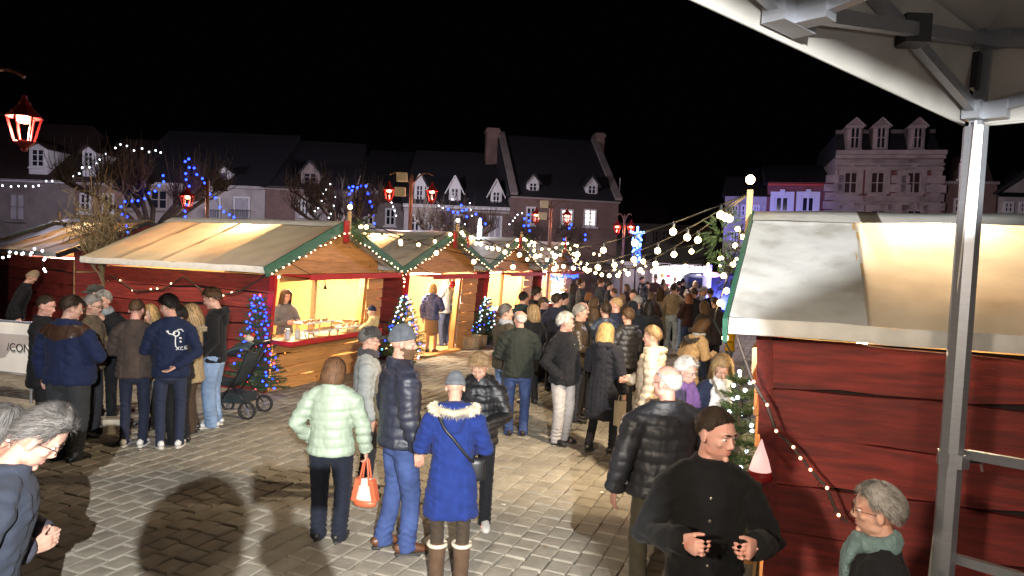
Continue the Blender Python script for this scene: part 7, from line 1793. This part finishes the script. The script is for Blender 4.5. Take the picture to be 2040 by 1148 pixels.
# shoulder bag of the blue parka
tr = bvh(bp_, ('parka',)); t = empty('shoulder_bag', tuple(bp_.location), bp_.rotation_euler.z, 'small black bag on a strap across the blue parka', 'shoulder bag'); t.scale = bp_.scale
pts = []
for f in np.linspace(0, 1, 16):
    q = on_back(tr, -.125 + .33 * f, 1.40 - .42 * f, .008)
    if q is not None: pts.append(q)
b = MB(); b.tube(pts, .013, 6); b.obj('strap', M_plastic, t, True)
e = pts[-1]; b = MB(); V, F = loft([e + [.02, .02, .01], e + [.02, .02, -.02], e + [.025, .02, -.12], e + [.025, .02, -.15]], [(.07, .03), (.08, .035), (.08, .035), (.07, .03)], 14); b.add(V, F); b.obj('pouch', M_plastic, t, True)
# white print on the back of the navy jacket: a stalk with leaves, dots and letters
tr = bvh(yng, ('jacket',)); M_print = mat('white_print', (.72, .72, .74), .7)
def stroke(L, w=.006, nm='print'):
    pts = [on_back(tr, x, z, .004) for x, z in L]; pts = [q for q in pts if q is not None]
    if len(pts) > 1: b = MB(); b.tube(pts, w, 4); b.obj(nm, M_print, yng)
ox, oz = .055, 1.335
stroke([(ox - .10, oz + .03), (ox - .07, oz + .0), (ox - .035, oz - .01), (ox - .01, oz + .005)], .007); stroke([(ox - .085, oz + .035), (ox - .08, oz + .01)], .006)
stroke([(ox + .03 * math.cos(a), oz + .028 * math.sin(a)) for a in np.linspace(0, 6.3, 12)], .008); stroke([(ox + .01, oz + .04), (ox + .05, oz + .045), (ox + .07, oz + .02)], .006)
stroke([(ox - .005, oz - .03), (ox - .008, oz - .09), (ox - .004, oz - .15)], .006); stroke([(ox + .03, oz - .05), (ox + .055, oz - .055)], .009); stroke([(ox + .035, oz - .09), (ox + .055, oz - .095)], .009)
stroke([(ox + .0, oz - .15), (ox + .03, oz - .185)], .005); stroke([(ox + .03, oz - .15), (ox + .0, oz - .185)], .005); stroke([(ox + .07, oz - .152), (ox + .045, oz - .16), (ox + .048, oz - .185), (ox + .072, oz - .185)], .005); stroke([(ox + .11, oz - .15), (ox + .088, oz - .15), (ox + .088, oz - .185), (ox + .112, oz - .185)], .005); stroke([(ox + .088, oz - .168), (ox + .106, oz - .168)], .005)
# purse of the woman in beige, paper bag of the striding woman
h = HANDS[bgw.name][1]; t = empty('purse', (h[0], h[1], h[2]), .6, 'dark plum purse held by the woman in the padded beige coat', 'purse'); b = MB(); V, F = loft([(0, 0, -.27), (0, 0, -.25), (0, 0, -.12), (0, 0, -.09)], [(.12, .05), (.13, .055), (.115, .045), (.10, .03)], 16); b.add(V, F); b.obj('body', cloth('plum', (.05, .02, .04), kind='leather'), t, True)
for sy in (-1, 1):
    b = MB(); b.tube([(-.06, sy * .03, -.11), (-.04, sy * .02, -.02), (0, 0, .012), (.04, sy * .02, -.02), (.06, sy * .03, -.11)], .007, 5); b.obj('handle', cloth('plum', (.05, .02, .04), kind='leather'), t, True)
t = None
q = dp(1236, 800, 8.5); t = empty('paper_bag', (q[0], q[1], q[2] - .12), .4, 'tall pale paper bag beside the striding blonde woman', 'paper bag'); b = MB(); b.box(-.06, .06, -.04, .04, -.17, .13); b.obj('body', mat('kraft', (.50, .42, .30), .8), t)
b = MB(); b.tube([(-.03, 0, .13), (-.02, 0, .19), (.02, 0, .19), (.03, 0, .13)], .004, 5); b.obj('handle', mat('kraft', (.5, .42, .3), .8), t)

# ---- food truck and parked car at the far end
E_panel = emit('lit_panel', (1.0, .95, .95), 3.2); E_menu = emit('menu_glow', (1.0, .80, .74), 1.8)
c = dp(1362, 530, 29.5); t = empty('food_truck', (c[0], c[1], 0), -.1, 'white food truck with a brightly lit hatch behind the crowd', 'food truck'); M_truck = mat('truck_white', (.7, .7, .72), .35, var=.05)
b = MB(); b.box(-1.25, 1.15, 0, 2.0, .35, 1.05); b.box(-1.25, 1.15, 0, 2.0, 2.12, 2.32); b.box(-1.25, -.95, 0, 2.0, 1.05, 2.12); b.box(1.0, 1.15, 0, 2.0, 1.05, 2.12); b.box(-.95, 1.0, 1.9, 2.0, 1.05, 2.12); b.obj('body', M_truck, t)
b = MB(); b.box(-.95, 1.0, 1.86, 1.9, 1.1, 2.1); b.obj('lit_interior', E_panel, t)
b = MB(); b.box(-.95, 1.0, -.25, 0, 1.02, 1.06); b.obj('shelf', M_metal, t); b = MB(); b.bar((.02, -.45, 2.24), (.02, 0, 2.16), 2.0, .04, (0, 0, 1)); b.obj('hatch', M_truck, t)
b = MB(); b.box(-1.22, -.40, -.04, -.01, 1.30, 2.18); o = b.obj('menu_board', E_menu, t)
rr = random.Random(2)
for k in range(6):
    col = ((.5, .03, .04), (.05, .25, .04), (.55, .12, .25), (.1, .1, .1), (.6, .3, .05), (.5, .03, .1))[k]; b = MB(); x = -1.12 + .26 * (k % 3); z = 1.42 + .38 * (k // 3); b.ell((x, -.05, z), (.09, .012, .07), 10, 6); b.obj('picture', mat('menu_ink%d' % k, col, .5), o, True)
b = MB(); b.ell((1.15, -.12, 1.92), (.34, .06, .11), 14, 8); b.obj('sign', emit('pink_sign', (1.0, .35, .55), 1.6), t, True)
for x in (-.8, .7):
    b = MB(); b.tube([(x, .1, .33), (x, .3, .33)], .33, 16); b.obj('wheel', M_tyre, t)
lamp('truck_light', 'POINT', (c[0], c[1] - .8, 2.0), 70, (1.0, .92, .95), .2)
c = dp(1399, 545, 31.5); t = empty('parked_car', (c[0], c[1], 0), -.35, 'dark parked van with a pale edged windscreen beside the food truck', 'van'); M_car = mat('van_paint', (.03, .035, .05), .25, coat=.6)
prof = [(-1.0, .35), (-1.0, .9), (-.95, 1.15), (-.72, 1.80), (-.5, 1.95), (2.6, 1.98), (2.7, 1.8), (2.7, .35)]
b = MB(); b.prism([(x, z) for x, z in prof], -.85, .85); o = b.obj('body', M_car, t); o.modifiers.new('b', 'BEVEL').width = .07
b = MB(); b.bar((-.985, 0, 1.16), (-.73, 0, 1.82), 1.5, .02, (1, 0, 0)); w = b.obj('windscreen', M_pane, t); b = MB(); b.bar((-.745, 0, 1.80), (-.70, 0, 1.87), 1.56, .03, (1, 0, 0)); b.obj('windscreen_trim', M_frame, w)
b = MB(); b.box(-.5, .5, -.862, -.852, 1.2, 1.75); b.obj('window', M_pane, t)
for x in (-.55, 1.9):
    for y in (-.8, .8):
        b = MB(); b.tube([(x, y - .1, .33), (x, y + .1, .33)], .33, 16); b.obj('wheel', M_tyre, t)
for y in (-.6, .6):
    b = MB(); b.ell((-1.0, y, .85), (.05, .14, .09), 10, 6); b.obj('headlight', M_white, t, True)

# ---- scraps lying on the setts
rr = random.Random(12)
for k, (px, py, lb) in enumerate(((280, 900, 'crumpled white paper scrap near the white trainers'), (345, 985, 'pale leaf on the setts left of the green jacket'), (1003, 1010, 'small cigarette end beside the white trainer of the boy'), (540, 905, 'brown leaf on the bare setts left of the green jacket'), (1200, 985, 'pale paper scrap in the middle of the setts right of the blue parka'), (1085, 1095, 'brown leaf low in the middle of the setts'))):
    p = gp(px, py); b = MB(); n = 7; b.add([(0, 0, .008)] + [(math.cos(2 * PI * i / n) * .028 * rr.uniform(.6, 1.2), math.sin(2 * PI * i / n) * .02 * rr.uniform(.6, 1.2), .006 + .012 * rr.random()) for i in range(n)], [(0, 1 + i, 1 + (i + 1) % n) for i in range(n)])
    o = b.obj('leaf' if 'leaf' in lb else 'scrap', mat('dead_leaf', (.22, .12, .05), .8) if 'brown' in lb else M_white, None, loc=(p[0], p[1], .012), rot=(0, 0, rr.uniform(0, 6))); tag(o, lb, 'leaf' if 'leaf' in lb else 'litter')
bpy.context.view_layer.update()
